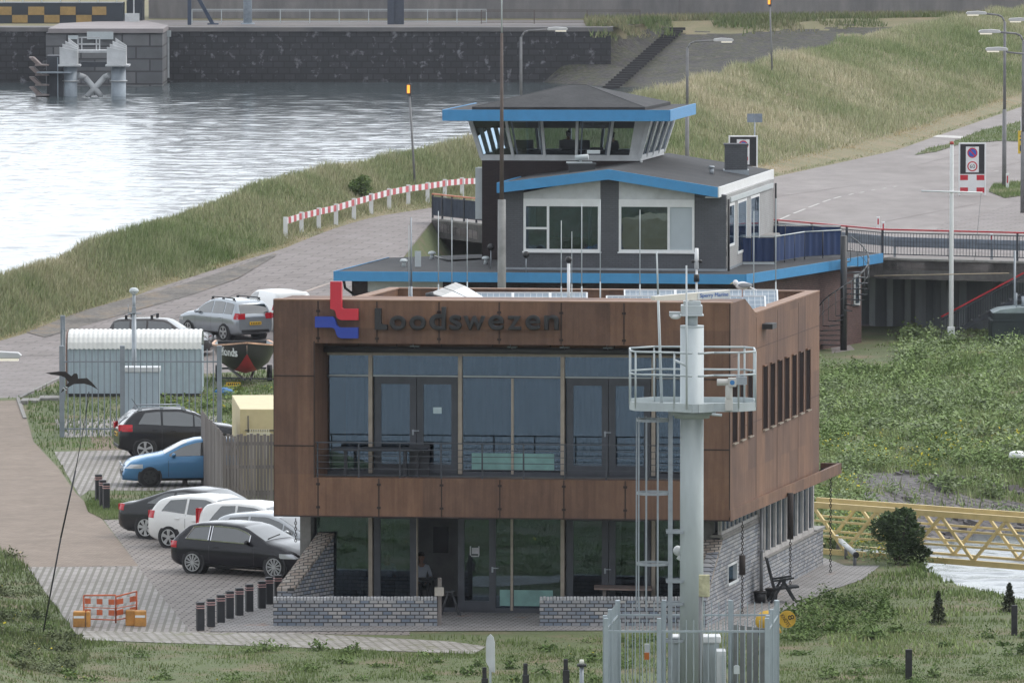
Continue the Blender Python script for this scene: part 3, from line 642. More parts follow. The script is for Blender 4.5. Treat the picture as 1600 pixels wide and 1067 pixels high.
for i, (x0, x1) in enumerate(zip(xs_[:-1], xs_[1:])):
    if i in (1,3): m.box(x0,x1,0,.3,ht_,zb); continue
    if x0 < uR < x1: m.plate([(x0,0,ht_),(x1,0,ht_),(x1,0,zl(x1)-.05),(uR,0,ridge-.05),(x0,0,zl(x0)-.05)],(0,1,0),.3)
    else: m.plate([(x0,0,ht_),(x1,0,ht_),(x1,0,zl(x1)-.05),(x0,0,zl(x0)-.05)],(0,1,0),.3)
m.box(0,.3,.3,hD,ht_,eave-.05)
m.build('front_wall', M_gbrick, T)
def house_window(i):
    x0, x1 = cut[i]; par = MB(MH); f = .09
    m = MB(MH)
    m.box(x0,x0+f,-.03,.1,zb,zt+.06); m.box(x1-f,x1,-.03,.1,zb,zt+.06); m.box(x0+f,x1-f,-.03,.1,zb,zb+f); m.box(x0-.04,x1+.04,-.07,.1,zb-.05,zb)
    m.box(x0,x1,-.035,.1,zt+.06,zt+.34)
    sp = x0+(x1-x0)*(.32 if i == 0 else .66); m.box(sp-.045,sp+.045,-.03,.1,zb+f,zt+.06)
    if i == 0: zmid = zb+(zt-zb)*.53; m.box(x0+f,sp-.045,-.03,.1,zmid-.04,zmid+.04)
    fr = m.build('window', M_white, T)
    m = MB(MH); m.box(x0+f,sp-.045,.03,.045,zb+f,zt+.06) if i == 0 else None; m.box(sp+.045,x1-f,.03,.045,zb+f,zt+.06) if i == 0 else m.box(x0+f,sp-.045,.03,.045,zb+f,zt+.06)
    m.build('pane', M_glassd, fr)
    if i == 1: m = MB(MH); m.box(sp+.045,x1-f,.02,.05,zb+f,zt+.06); m.build('shutter_panel', mat('pale grey panel',(.40,.45,.48),.6,var=.03), fr)
    m = MB(MH); m.plate([(x0,.0,zt+.34),(x1,.0,zt+.34),(x1,.0,zl(x1)-.16),(x0,.0,zl(x0)-.16)],(0,1,0),.1); m.build('gable_panel', M_offw, fr)
    if i == 0:
        m = MB(MH); m.box(x0+.1,x0+.45,.09,.12,zb+.8,zt); m.box(x1-.55,x1-.4,.4,.5,zb,zt); m.build('curtain', mat('pale blue curtain',(.45,.55,.6),.8,var=.3,scale=6,streak=.05), fr)
    m = MB(MH); m.box(x0+.9,x1-.6,.4,.6,zb-.1,zb+.5); m.build('furniture', mat('room furniture',(.14,.12,.11),.8,var=.4), fr)
house_window(0); house_window(1)
m = MB(MH); m.box(0.3,hW-.3,.62,.7,ht_,6.3); m.box(.3,hW-.3,.3,2.6,ht_,ht_+.05); m.build('room_wall', mat('blue grey backing wall',(.16,.19,.23),.8,var=.4), T)  # wall set up close behind the panes to catch daylight and brighten the windows
# right side wall (pale) with two tall windows
SH = HA+HU*hW; MSH = Matrix(((HV.x,-HV.y,0,SH.x),(HV.y,HV.x,0,SH.y),(0,0,1,0),(0,0,0,1)))
hs_ = lambda px,py: (lambda r:(r[0],r[1].z))(hit(px,py,SH,HV))
w1 = (hs_(1109+28,330)[0], hs_(1150,330)[0]); 
m = MB(MSH); m.box(.02,hD,0,.3,ht_,eave-.05); m.build('side_wall', M_lbrick, T)
for k, (pa, pb, pt_, pbt) in enumerate(((1138.5,1147,318,398),(1152,1166,308,366),(1172,1186,302,362))):
    a0 = hs_(pa,pt_)[0]; b0 = hs_(pb,pt_)[0]; zt_ = 5.95; zb_ = 4.3 if k == 0 else 3.9
    m = MB(MSH); m.box(a0,a0+.1,-.03,0,zb_,zt_); m.box(b0-.1,b0,-.03,0,zb_,zt_); m.box(a0+.1,b0-.1,-.03,0,zt_-.1,zt_); m.box(a0+.1,b0-.1,-.03,0,zb_,zb_+.1); o = m.build('window', M_white, T)
    m = MB(MSH); m.box(a0+.1,b0-.1,-.012,0,zb_+.1,zt_-.1); m.build('pane', M_glassd, o)
m = MB(MSH); m.box(1.0,hD-.5,-.06,-.001,6.0,6.18); m.build('awning_box', M_lgrey, T)
m = MB(MSH); m.cyl((.12,-.09,ht_),(.12,-.09,eave-.2),.045); m.build('drain_pipe', M_black, T); m = MB(MSH); m.cyl((hD-.1,-.09,ht_),(hD-.1,-.09,eave-.2),.045); m.build('drain_pipe', M_black, T)
m = MB(MSH); m.box(0,hD,-.02,.0,ht_,ht_+.09); m.build('flashing', M_galv, T)
m = MB(MH); m.box(0,hW,-.03,.0,ht_,ht_+.08); m.build('flashing', M_galv, T)
# gabled felt roof with fascia
ov = .55; RD = 14.2; fz = .36
def roofpt(px, py): return hit(px,py,HA-HV*ov,HU)
ue0 = roofpt(778,290)[0]; ue1 = roofpt(1122,296)[0]
ez0, ez1 = roofpt(778,287)[1].z, roofpt(1122,294)[1].z; rz = roofpt(951,266)[1].z; ur = roofpt(951,266)[0]
prof = [(ue0,ez0),(ur,rz),(ue1,ez1)]
m = MB(MH)
top = [(u,-ov,z) for u,z in prof]+[(u,RD,z) for u,z in prof]; bt = [(u,y,z-.18) for u,y,z in top]
m.add(top+bt,[(0,1,4,3),(1,2,5,4),(6,9,10,7),(7,10,11,8),(3,4,10,9),(4,5,11,10),(0,3,9,6),(2,8,11,5)]); m.build('gable_roof', M_felt, T)
m = MB(MH)
for (u0,z0),(u1,z1) in ((prof[0],prof[1]),(prof[1],prof[2])):
    m.plate([(u0,-ov-.05,z0-fz),(u1,-ov-.05,z1-fz),(u1,-ov-.05,z1+.03),(u0,-ov-.05,z0+.03)],(0,1,0),.05)
m.box(ue0-.05,ue0,-ov,4.6,ez0-fz,ez0+.03); m.build('fascia', M_blue, T)
m = MB(MH); m.box(ue1,ue1+.05,-ov-.05,RD,ez1-fz,ez1+.03); m.build('eave_board', M_white, T)
m = MB(MH); m.box(ue1-.5,ue1,-ov+.02,RD-.05,ez1-fz-.02,ez1-fz+.02); m.build('soffit', M_offw, T)
# chimneys
def chim(px0, px1, ptop, Yd, dz, name, m_):
    A = at(px0,ptop,Yd); Bq = at(px1,ptop,Yd); w_ = Bq.x-A.x; m = MB(); m.box(A.x,Bq.x,Yd,Yd+w_*.9,A.z-dz,A.z); m.box(A.x-.04,Bq.x+.04,Yd-.04,Yd+w_*.9+.04,A.z,A.z+.07)
    return m.build(name, m_, T), A, w_
c1, A_, w_ = chim(1133,1168,228,300.5,1.3,'chimney',M_gbrick)
m = MB(); m.box(A_.x-.06,A_.x+w_+.06,300.42,300.5+w_*.9+.06,A_.z-1.35,A_.z-.95); m.build('flashing', M_galv, c1)
c2, A_, w_ = chim(889,930,259,295.0,1.0,'chimney',M_dark)
m = MB(); m.cyl((A_.x+.25,295.3,A_.z+.28),(A_.x+.75,295.2,A_.z+.33),.11); m.cyl((A_.x+.45,295.4,A_.z),(A_.x+.45,295.4,A_.z+.3),.05); m.cbox((A_.x+.95,295.5,A_.z+.5),(.5,.35,.12)); m.cbox((A_.x+.4,295.4,A_.z+.1),(1.0,.5,.04)); m.build('camera_unit', M_lgrey, c2)
m = MB(); p = at(1112,262,298); m.cyl(p-Vector((0,0,.3)),p,.09); m.cyl(p,p+Vector((0,0,.06)),.15,.1); m.build('vent_cowl', M_galv, T)
# ---- lookout tower
TA = Vector((-1.17,299.0)); TU = Vector((.9965,-.083)).normalized(); TV = Vector((math.sin(R(10.5)),math.cos(R(10.5))))
tW, tD = 6.15, 5.6; MT = Matrix(((TU.x,TV.x,0,TA.x),(TU.y,TV.y,0,TA.y),(0,0,1,0),(0,0,0,1)))
sillz, topz = 7.42, 8.92; fl = .42
m = MB(MT); m.box(0,tW,0,tD,.0,sillz-.12); m.build('tower_wall', mat_brick('very dark brown brick', (.026,.015,.016),(.04,.024,.024),(.014,.012,.013),.21,.065,.008,bmp=.2), T)
m = MB(MT); m.box(-.04,tW+.04,-.04,tD+.04,sillz-.12,sillz); m.build('tower_floor', M_offw, T)
m = MB(MT); m.box(.1,tW-.1,.1,tD-.1,sillz+.001,sillz+.03); m.build('room_floor', M_roomd, T)
# flared glazing: corners bottom and top
bc = [(0,0),(tW,0),(tW,tD),(0,tD)]; tc = [(-fl,-fl*.6),(tW+fl,-fl*.6),(tW+fl,tD+fl),(-fl,tD+fl)]
nw = [5,4,5,4]
for k in range(4):
    b0, b1 = Vector((*bc[k],sillz)), Vector((*bc[(k+1)%4],sillz)); t0, t1 = Vector((*tc[k],topz)), Vector((*tc[(k+1)%4],topz)); n_ = nw[k]
    m = MB(MT); up = (t0-b0).normalized()
    for i in range(n_+1):
        f_ = i/n_; m.beam(b0.lerp(b1,f_),t0.lerp(t1,f_),.13 if i in (0,n_) else .10,.16,up=(0,1,0) if k%2 == 0 else (1,0,0))
    m.beam(b0+Vector((0,0,.05)),b1+Vector((0,0,.05)),.12,.1); m.beam(t0,t1,.12,.16)
    fr = m.build('window_frame', M_offw, T)
    if k in (0,1):
        m = MB(MT)
        for i in ((1,3) if k == 0 else (0,1,2,3)):
            f0, f1 = (i+.14)/n_, (i+.92)/n_; q = [b0.lerp(b1,f0).lerp(t0.lerp(t1,f0),.06),b0.lerp(b1,f1).lerp(t0.lerp(t1,f1),.06),b0.lerp(b1,f1).lerp(t0.lerp(t1,f1),.94),b0.lerp(b1,f0).lerp(t0.lerp(t1,f0),.94)]
            for a_, b_ in zip(q, q[1:]+q[:1]): m.beam(a_,b_,.05)
        m.build('casement', mat('grey blue casement',(.16,.19,.23),.5), fr)
    for i in range(n_):
        f0, f1 = i/n_, (i+1)/n_; m = MB(MT); m.add([b0.lerp(b1,f0),b0.lerp(b1,f1),t0.lerp(t1,f1),t0.lerp(t1,f0)],[(0,1,2,3)]); m.build('window', M_glass, T)
m = MB(MT); b0, b1 = Vector((tW-.42,-.01,sillz)),Vector((tW-.0,-.01,sillz)); m.plate([b0,b1,Vector((tW+fl,-fl*.6-.01,topz)),Vector((tW-.42+.3,-fl*.6-.01,topz))],(0,1,0),.05); m.build('corner_panel', M_offw, T)
# ceiling, desks, screens
m = MB(MT); m.box(-.3,tW+.3,-.2,tD+.3,topz-.35,topz-.02); m.build('ceiling', mat('dark brown ceiling',(.05,.045,.04),.8), T)
m = MB(MT); m.box(.3,tW-.5,1.0,1.7,sillz+.02,sillz+.22); m.box(.3,.9,1.7,4.6,sillz+.02,sillz+.2); m.build('desk', M_roomd, T)
m = MB(MT)
for x0,x1,y0,z0,z1 in ((1.0,1.75,1.4,.28,.62),(2.75,3.95,1.5,.26,.62),(4.0,4.5,1.3,.2,.34),(.4,.9,1.0,.22,.3)): m.box(x0,x1,y0,y0+.08,sillz+z0,sillz+z1); m.box((x0+x1)/2-.08,(x0+x1)/2+.08,y0+.1,y0+.2,sillz+.2,sillz+z0+.05)
m.build('screen', M_black, T)
# roof slab, fascia, hipped felt roof
QA = Vector((-2.65,297.0)); Q1 = Vector((6.07,296.6)); Q2 = Vector((7.22,303.4)); Q3 = Vector((-1.4,304.0)); rb, rt = 8.95, 9.32
m = MB(); m.prism([QA,Q1,Q2,Q3],rb,rt); m.build('roof_slab', M_felt, T)
m = MB(); m.wall(QA,Q1,rb-.03,rt+.03,.05,-1); m.wall(Q1,Q2,rb-.03,rt+.03,.05,-1); m.wall(Q3,QA,rb-.03,rt+.03,.05,-1); m.build('fascia', M_blue, T)
b_ = [Vector((-1.55,297.3,rt)),Vector((5.15,297.1,rt)),Vector((6.25,302.6,rt)),Vector((-.6,303.4,rt))]; ap = [Vector((2.2,300.2,10.2)),Vector((2.9,300.1,10.2))]
m = MB(); up = [v+Vector((0,0,.12)) for v in b_]
m.add(b_+up+ap,[(0,1,5,4),(1,2,6,5),(2,3,7,6),(3,0,4,7),(4,5,9,8),(5,6,9),(6,7,8,9),(7,4,8)]); m.build('hip_roof', M_felt, T)
m = MB()
for p, q in ((up[0],ap[0]),(up[1],ap[1]),(ap[0],ap[1])): m.beam(p+Vector((0,-.01,.005)),q+Vector((0,-.01,.005)),.03,.02)
m.build('roof_seam', mat('felt seam',(.08,.08,.085),.9), T)
# brick step and downpipe at tower side
m = MB(MT); m.cyl((tW+.08,-.08,sillz-.1),(tW+.08,-.08,6.9),.05); m.box(tW-.0,tW+.06,.0,tD-.3,6.85,7.0); m.build('drain_pipe', M_offw, T)
m = MB(MT); m.box(-.3,-.01,.2,.8,5.0,7.0); m.build('cabinet', M_lgrey, T)
# roof vents and balls on the low roof
for px, py in ((631,411),(675,399),(759,407)):
    p = on(px,py+6,ht_); m = MB(); m.cyl(p,p+Vector((0,0,.22)),.09,.07); m.cyl(p+Vector((0,0,.2)),p+Vector((0,0,.26)),.17,.15); m.sphere(p+Vector((0,0,.26)),.14,sc=(1,1,.4)); m.build('vent_cowl', M_lgrey, T)
m = MB(); p = on(653,417,ht_); m.box(p.x-.12,p.x+.12,p.y,p.y+.05,ht_,ht_+.6); m.build('junction_box', M_lgrey, T)
m = MB(); m.tube([on(680,402,ht_)+Vector((0,0,.04)),on(700,409,ht_)+Vector((0,0,.04)),on(730,407,ht_)+Vector((0,0,.04)),on(760,405,ht_)+Vector((0,0,.04))],.04); m.build('cable', M_black, T)
# ---- balcony with blue cloth
M_cloth = mat('dark blue canvas', (.014,.036,.11), .75, var=.25, scale=3, streak=.1)
bz = ht_+.1; pts = [on(1139,413,ht_),on(1210,413,ht_),on(1257,405,ht_),on(1314,402,ht_),on(1313,395,ht_),on(1184,393,ht_)]
def cloth(p, q, z0, z1, n=30, amp=.03):
    d = (q-p); nn = Vector((-d.y,d.x,0)).normalized(); P = np.zeros((2,n+1,3))
    for i in range(n+1):
        c = p+d*i/n+nn*amp*math.sin(i*1.25)
        P[0,i] = (c.x,c.y,z0); P[1,i] = (c.x,c.y,z1)
    return P
rail = MB()
for i, (p, q) in enumerate(zip(pts[:-1], pts[1:])):
    if i == 3: continue
    grid_mesh(cloth(p,q,bz,bz+.92), 'windscreen_cloth', M_cloth, T)
    rail.beam(Vector((p.x,p.y-.05,bz)),Vector((q.x,q.y-.05,bz)),.03); n_ = max(2,int((q-p).length/1.0))
    for k in range(n_+1): c = p.lerp(q,k/n_); rail.cyl((c.x,c.y-.05,ht_),(c.x,c.y-.05,bz+.97),.022,n=6)
rail.build('balcony_railing', M_dframe, T)
m = MB()
for p, q in ((pts[0],pts[1]),(pts[1],pts[2]),(pts[2],pts[3]),(pts[5],pts[4])): m.cyl(Vector((p.x,p.y-.05,bz+.97)),Vector((q.x,q.y-.05,bz+.97)),.025 if q is not pts[1] else .02,n=6)
m.build('handrail', M_lgrey, T)
m = MB(); m.box(pts[0].x,pts[1].x,pts[0].y-.12,pts[0].y-.02,ht_,ht_+.09); m.build('roof_kerb', M_lgrey, T); m = MB(); m.cbox(((pts[5].x+pts[1].x)/2-.2,pts[5].y-3.0,ht_+.45),(1.6,2.0,.8)); m.build('roof_box', M_conc, T)
# ---- spiral stair
SPt = at(1318,543,297.4); cx, cy = SPt.x, 297.4
m = MB(); m.cyl((cx,cy,0),(cx,cy,4.45),.13,n=16); m.build('stair_pole', M_dark, T)
st = MB(); hr_ = MB(); ns = 17; rad = .98; prev = None; 
for k in range(ns):
    an = R(140+k*310/17); z = .2+k*3.22/(ns-1)
    an2 = an+R(20); m_ = [(cx,cy),(cx+rad*math.cos(an),cy+rad*math.sin(an)),(cx+rad*math.cos(an2),cy+rad*math.sin(an2))]
    st.prism(m_,z-.035,z)
    p = Vector((cx+rad*math.cos(an),cy+rad*math.sin(an),z)); hr_.cyl(p,p+Vector((0,0,.95)),.014,n=5)
    if prev is not None: hr_.cyl(prev+Vector((0,0,.95)),p+Vector((0,0,.95)),.028,n=6); hr_.cyl(prev+Vector((0,0,.5)),p+Vector((0,0,.5)),.01,n=5)
    prev = p
st.build('stair_treads', M_dark, T); hr_.build('stair_railing', mat('grey stair rail',(.12,.125,.13),.5), T)
# ================================================================== ROAD EDGE, ABUTMENT, RAILINGS, STREET FURNITURE
def surf(X, Y):
    X = float(X); Y = float(Y)
    if Y < Wy(X): return float(low(np.array(X),np.array(Y)))
    if Y < max(Fy(X),Wy(X)+1): return float(ramp(X,Y))
    return float(bankz(np.array(X),np.array(Y)))
def drop(px, py, y0=170, y1=700):
    r = ray(px, py); Y = y0
    while Y < y1:
        p = Vector((0,0,HC))+r*(Y/r.y)
        if p.z <= surf(p.x,p.y): return p
        Y += .25
    return p
RD_ = 3.1
wl = [Vector((a,b)) for a,b in ((-3.5,333.5),(-1.3,329),(10.75,311),(14.7,304),(22.5,300.5),(45,296))]
ab = thing('retaining_wall', 'dark concrete edge beam over steel sheet piles carrying the raised road', 'retaining wall', (14,306,0))
m = MB()
for p, q in zip(wl[:-1], wl[1:]): m.wall(p,q,2.38,3.12,.5,-1 if False else 1)
m.build('edge_beam', M_dconc, ab)
m = MB(); 
for p, q in zip(wl[:-1], wl[1:]): m.wall(p+Vector((0,-.06)),q+Vector((0,-.06)),3.121,3.2,.75,1)
m.build('kerb', M_conc, ab)
m = MB()
for p, q in zip(wl[:-1], wl[1:]):
    d = (q-p); L = d.length; d.normalize(); nn = Vector((-d.y,d.x)); k = int(L/1.5)+1
    for i in range(k):
        s0 = p+d*(L*i/k)+nn*3.6; w_ = L/k
        prof = [(0,0),(.32,0),(.42,.45),(.9,.45),(1.0,0)]
        for (a,b),(c,e) in zip(prof[:-1],prof[1:]): A = s0+d*a*w_+nn*b; C = s0+d*c*w_+nn*e; m.add([(A.x,A.y,-.5),(C.x,C.y,-.5),(C.x,C.y,2.9),(A.x,A.y,2.9)],[(0,1,2,3)])
m.build('sheet_piles', mat('dark green grey sheet piling',(.27,.295,.31),.7,var=.3,scale=1,streak=.2), ab)
def railing(name, label, pts, h, bar, panel=None, top=None, base=0.0, sp=2.8, grp=None, barm=M_dframe):
    t = thing(name, label, 'railing', tuple(pts[0]), grp)
    mp = MB(); mb_ = MB(); mt = MB(); mpn = MB()
    for p, q in zip(pts[:-1], pts[1:]):
        L = (q-p).length; n_ = max(1,round(L/sp))
        for i in range(n_+1): c = p.lerp(q,i/n_); mp = MB(); mp.cbox((c.x,c.y,c.z+h/2),(.07,.07,h),rz=math.atan2(q.y-p.y,q.x-p.x)); mp.build('post', barm, t)
        z1 = Vector((0,0,h-.13)); z0 = Vector((0,0,.14)); mb_.beam(p+z0,q+z0,.04); mb_.beam(p+z1,q+z1,.04)
        if bar:
            nb = int(L/bar); 
            for i in range(1,nb): c = p.lerp(q,i/nb); mb_.beam(c+z0,c+z1,.018,.03)
        if panel: a = p+z0; b = q+z0; nrm = Vector((-(q-p).y,(q-p).x,0)).normalized()*.01; mpn.add([a+nrm,b+nrm,q+z1+nrm,p+z1+nrm],[(0,1,2,3)])
        mt.beam(p+Vector((0,0,h)),q+Vector((0,0,h)),.10,.06)
    mb_.build('bars', barm, t); mt.build('handrail', top or M_red, t)
    if panel: mpn.build('infill', panel, t)
    return t
v3 = lambda p, z: Vector((p.x,p.y,z))
railing('bridge_railing','dark barred railing with red handrail along the raised road edge',[v3(Vector((8.5,315.2)),3.2)]+[v3(w+Vector((0,.25)),3.2) for w in wl[2:]],1.12,.13)
railing('bridge_railing','short blue grey railing with orange handrail left of the tower',[Vector((-3.45,333.7,3.2)),Vector((-2.6,331.9,3.2)),Vector((-1.0,328.7,3.2))],1.05,.14,panel=mat('blue grey mesh infill',(.06,.08,.12),.6),top=mat('faded orange rail',(.50,.18,.10),.5),sp=1.2)
# crash barrier on the road behind the railing
cb = thing('crash_barrier','long grey steel crash barrier behind the barred road railing','crash barrier',(12,309,3.1))
bpts = [Vector((9.2,316.6,0)),Vector((11.6,312.8,0)),Vector((15.3,306.4,0)),Vector((22.8,302.4,0)),Vector((45,298,0))]
m = MB()
for p, q in zip(bpts[:-1], bpts[1:]):
    for z, o_ in ((3.55,.0),(3.62,-.05),(3.70,.0),(3.78,-.05),(3.86,0)): m.beam(p+Vector((0,o_,z)),q+Vector((0,o_,z)),.05,.085)
m.build('rail', mat('blue grey zinc rail',(.24,.28,.33),.45,.5), cb)
k = 0
for p, q in zip(bpts[:-1], bpts[1:]):
    n_ = int((q-p).length/3)
    for i in range(n_): c = p.lerp(q,i/n_); m = MB(); m.box(c.x-.05,c.x+.05,c.y+.05,c.y+.15,3.1,3.8); m.build('post', M_galv, cb)
# red and white plank fence along the ramp
rw = [(446,373),(471,365),(498,358),(525,352),(553,343),(580,335),(608,327),(638,321),(668,317),(695,312),(722,309),(748,308)]
rp = [drop(x,y,286) for x,y in rw]; rf = thing('plank_fence','low red and white striped plank fence along the edge of the ramp','fence',tuple(rp[0]))
for p in rp: m = MB(); m.box(p.x-.09,p.x+.09,p.y-.06,p.y+.06,p.z-.1,p.z+.92); m.build('post', M_white, rf)
m = MB()
for p, q in zip(rp[:-1], rp[1:]):
    for i in range(6): a = p.lerp(q,i/6); b = p.lerp(q,(i+1)/6); m.mat(i%2).beam(a+Vector((0,-.085,.74)),b+Vector((0,-.085,.74)),.045,.26)
m.build('striped_plank', [M_white, mat('faded red plank paint',(.48,.10,.11),.6,var=.25,scale=2)], rf)
# street lamps
LMP = 'street lamps along the road and dike'
M_lens = mat_emit('lamp lens', (1,.9,.7), .35, (.6,.6,.55))
def street_lamp(label, base, H, arm, straight=False, n=1):
    """arm = signed horizontal reach towards +x"""
    t = thing('street_lamp', label, 'street lamp', (0,0,0), LMP)
    sg = 1 if arm > 0 else -1
    m = MB(); m.cyl((0,0,-.2),(0,0,H*.45),.11,.10,10); m.cyl((0,0,H*.45),(0,0,H*.95),.075,.065,10); m.build('pole', M_pole, t)
    m = MB()
    if straight: m.tube([(0,0,H-.2),(arm*.7,0,H-.1),(arm-.45*sg,0,H-.02)],.04)
    else: m.tube([(0,0,H*.94),(0.03*sg,0,H-.35),(.14*sg,0,H-.15),(.34*sg,0,H-.06),(arm-.45*sg,0,H)],.045)
    m.build('arm', M_pole, t)
    x = arm; m = MB(); pf = [(-.5,0),(-.45,.09),(-.1,.13),(.42,.10),(.5,.03),(.45,-.04),(-.45,-.04)]
    m.plate([(x+a*sg,-.13,H+z) for a,z in pf],(0,1,0),.26); hd = m.build('lamp_head', mat('pale lamp housing',(.5,.5,.5),.5,var=.1), t, bevel=.02)
    m = MB(); m.box(min(x-.1*sg,x+.42*sg),max(x-.1*sg,x+.42*sg),-.1,.1,H-.10,H-.042); m.build('lens', M_lens, hd)
    t.location = base; return t
b = at(814,0,368); z0_ = 3.1; street_lamp('tall street lamp with curved arm, behind the tower roof by the quay', (b.x,368,z0_), 10.4-z0_, 1.75)
b = at(1074,0,372); street_lamp('tall street lamp with curved arm, rising right of the tower roof', (b.x,372,z0_), 9.75-z0_, 1.75)
b = on(1569,293,3.1); street_lamp('street lamp at the top right whose pole stands in the small grass patch', (b.x,b.y,3.1), 8.2, -1.35)
b = on(1598,333,3.1); street_lamp('street lamp with its pole cut by the right edge, curved arm and middle lamp head', (b.x,b.y,3.1), 8.0, -1.5)
b = at(1606,0,337); street_lamp('street lamp with a straight arm, lowest lamp head at the top right', (b.x,b.y-1.5,3.1), 7.35, -1.45, True)
b = at(1638,0,366); street_lamp('street lamp whose head only just enters at the top right edge', (b.x,366,3.1), 7.8, -1.4)
b = at(-66,0,182); street_lamp('street lamp whose head only just enters at the left edge', (b.x,182,-.1), 8.1, .98)
# dike beacons with amber lamps
M_amb = mat_emit('amber light', (1,.34,.03), 1.1, (.8,.3,.05))
def beacon(label, base, top):
    t = thing('beacon_pole', label, 'beacon', tuple(base), 'amber beacon poles on the dike')
    m = MB(); m.cyl(base-Vector((0,0,.3)),top-Vector((0,0,.5)),.06,.045); m.build('pole', M_pole, t)
    m = MB(); m.cbox(top-Vector((0,0,.25)),(.16,.2,.55)); m.cyl(top,top+Vector((0,0,.35)),.015,n=5); h = m.build('housing', M_dark, t)
    m = MB(); m.cbox(top-Vector((.05,.11,.22)),(.13,.06,.36)); m.build('lamp', M_amb, h)
b = drop(649,291,300); beacon('slim beacon pole with an amber lamp, on the grass by the water', b, at(640,132,b.y))
b = drop(1207,119,390); beacon('slim beacon pole with an amber lamp at the top edge, on the dike crest', b, at(1203,-4,b.y))
# no parking zone signs
M_sblack = mat('sign black', (.012,.012,.014), .5); M_sblue = mat('sign blue', (.02,.10,.45), .4, var=.03); M_sred = mat('sign red', (.50,.015,.03), .4, var=.03)
def zone_sign(label, base, Wd, full):
    t = thing('zone_sign', label, 'traffic sign', (0,0,0), 'no parking zone signs')
    H = 2.45; w_ = Wd/2; f = .07
    m = MB(); m.box(-w_,-w_+f,-.05,.05,0,H); m.box(w_-f,w_,-.05,.05,0,H); m.box(-w_+f,w_-f,-.05,.05,H-f,H); m.build('frame', M_white, t, bevel=.02)
    m = MB(); m.box(-w_+f,w_-f,-.02,.02,1.0,H-f); m.build('black_board', M_sblack, t)
    pn = MB(); pn.box(-.3,.3,-.05,-.021,1.08,H-.18); pn = pn.build('white_plate', M_white, t)
    def disc(z, r, mt, y, nm):
        m = MB(); m.cyl((0,y,z),(0,y-.008,z),r,n=28); m.build(nm, mt, pn)
    disc(1.98,.235,M_sred,-.051,'red_ring'); disc(1.98,.18,M_sblue,-.06,'blue_disc')
    m = MB(); m.plate([(-.15,-.069,2.10),(-.11,-.069,2.14),(.15,-.069,1.86),(.11,-.069,1.82)],(0,-1,0),.006); m.build('red_bar', M_sred, pn)
    disc(1.36,.235,M_sred,-.051,'red_ring'); disc(1.36,.18,M_white,-.06,'white_disc')
    text_on('60','number',M_sblack,pn,(-.12,-.071,1.27),(1,0,0),(0,0,1),.24,.18,.004)
    text_on('ZONE','zone_lettering',mat('sign grey',(.25,.25,.26),.5),pn,(-.14,-.053,2.225),(1,0,0),(0,0,1),.28,.055,.003)
    m = MB(); m.box(-w_+f,w_-f,-.02,.02,.10,.98); m.build('lower_board', M_white, t)
    for z in (.72,.14):
        for x0 in (-w_+f,w_-f-.36): m = MB(); m.box(x0,x0+.36,-.03,-.021,z,z+.24); m.build('red_block', M_sred, t)
    t.location = base; return t
b = on(1519,306,3.1); zone_sign('large white framed no parking sign with 60 disc, standing beside the white mast', (b.x,b.y,3.1), 1.26, True)
b = on(1161,293,3.1); zone_sign('large white framed no parking sign half hidden behind the grey chimney', (b.x,b.y,3.1), 1.38, False)
t = thing('road_sign','two small square grey sign backs on one post, above the sign behind the chimney','traffic sign',(0,0,0))
b = on(1179,282,3.1); m = MB(); m.cyl((b.x,b.y,3.1),(b.x,b.y,6.3),.035); m.build('post', M_galv, t)
for dx in (-.19,.19): m = MB(); m.cbox((b.x+dx,b.y-.05,6.1),(.35,.03,.42)); m.build('sign_panel', mat('blue grey sign back',(.20,.24,.29),.5), t)
t = thing('warning_sign','yellow sign with black text at the right edge, below the street lamps','traffic sign',(0,0,0))
b = on(1604,286,3.1); m = MB(); m.cyl((b.x,b.y,3.1),(b.x,b.y,5.7),.04); m.build('post', M_galv, t)
m = MB(); m.plate([(b.x-.42,b.y-.06,4.5),(b.x+.5,b.y-.06,4.5),(b.x+.5,b.y-.06,5.6),(b.x-.42,b.y-.06,5.6)],(0,-1,0),.03); m.build('sign_panel', M_yel, t)
m = MB(); m.box(b.x-.34,b.x-.28,b.y-.1,b.y-.091,4.62,4.9); m.box(b.x-.34,b.x+.2,b.y-.1,b.y-.091,5.12,5.2); m.box(b.x-.34,b.x+.2,b.y-.1,b.y-.091,5.3,5.36); m.build('marking', M_sblack, t)
t = thing('marker_post','white roadside post at the right edge above the yellow sign','post',(0,0,0))
b = on(1597,240,3.1); m = MB(); m.box(b.x-.08,b.x+.08,b.y-.04,b.y+.04,3.1,5.0); m.build('post', M_white, t)
for px, py, h_, lab in ((1372,359,.55,'small white marker post with red stripe, left one of two behind the road railing'),(1380,367,.55,'small white marker post with red stripe, right one of two behind the road railing'),(1574,296,.75,'small white marker post with red stripe beside the street lamp foot'),(1549,388,.6,'small white marker post behind the far right end of the railing')):
    b = on(px,py,3.1); t = thing('marker_post',lab,'post',(b.x,b.y,3.1),'roadside marker posts'); m = MB(); m.box(b.x-.07,b.x+.07,b.y-.04,b.y+.04,3.1,3.1+h_); m.build('post',M_white,t,bevel=.01); m = MB(); m.box(b.x-.03,b.x+.03,b.y-.05,b.y-.041,3.1+h_*.4,3.1+h_*.85); m.build('red_stripe',M_sred,t)
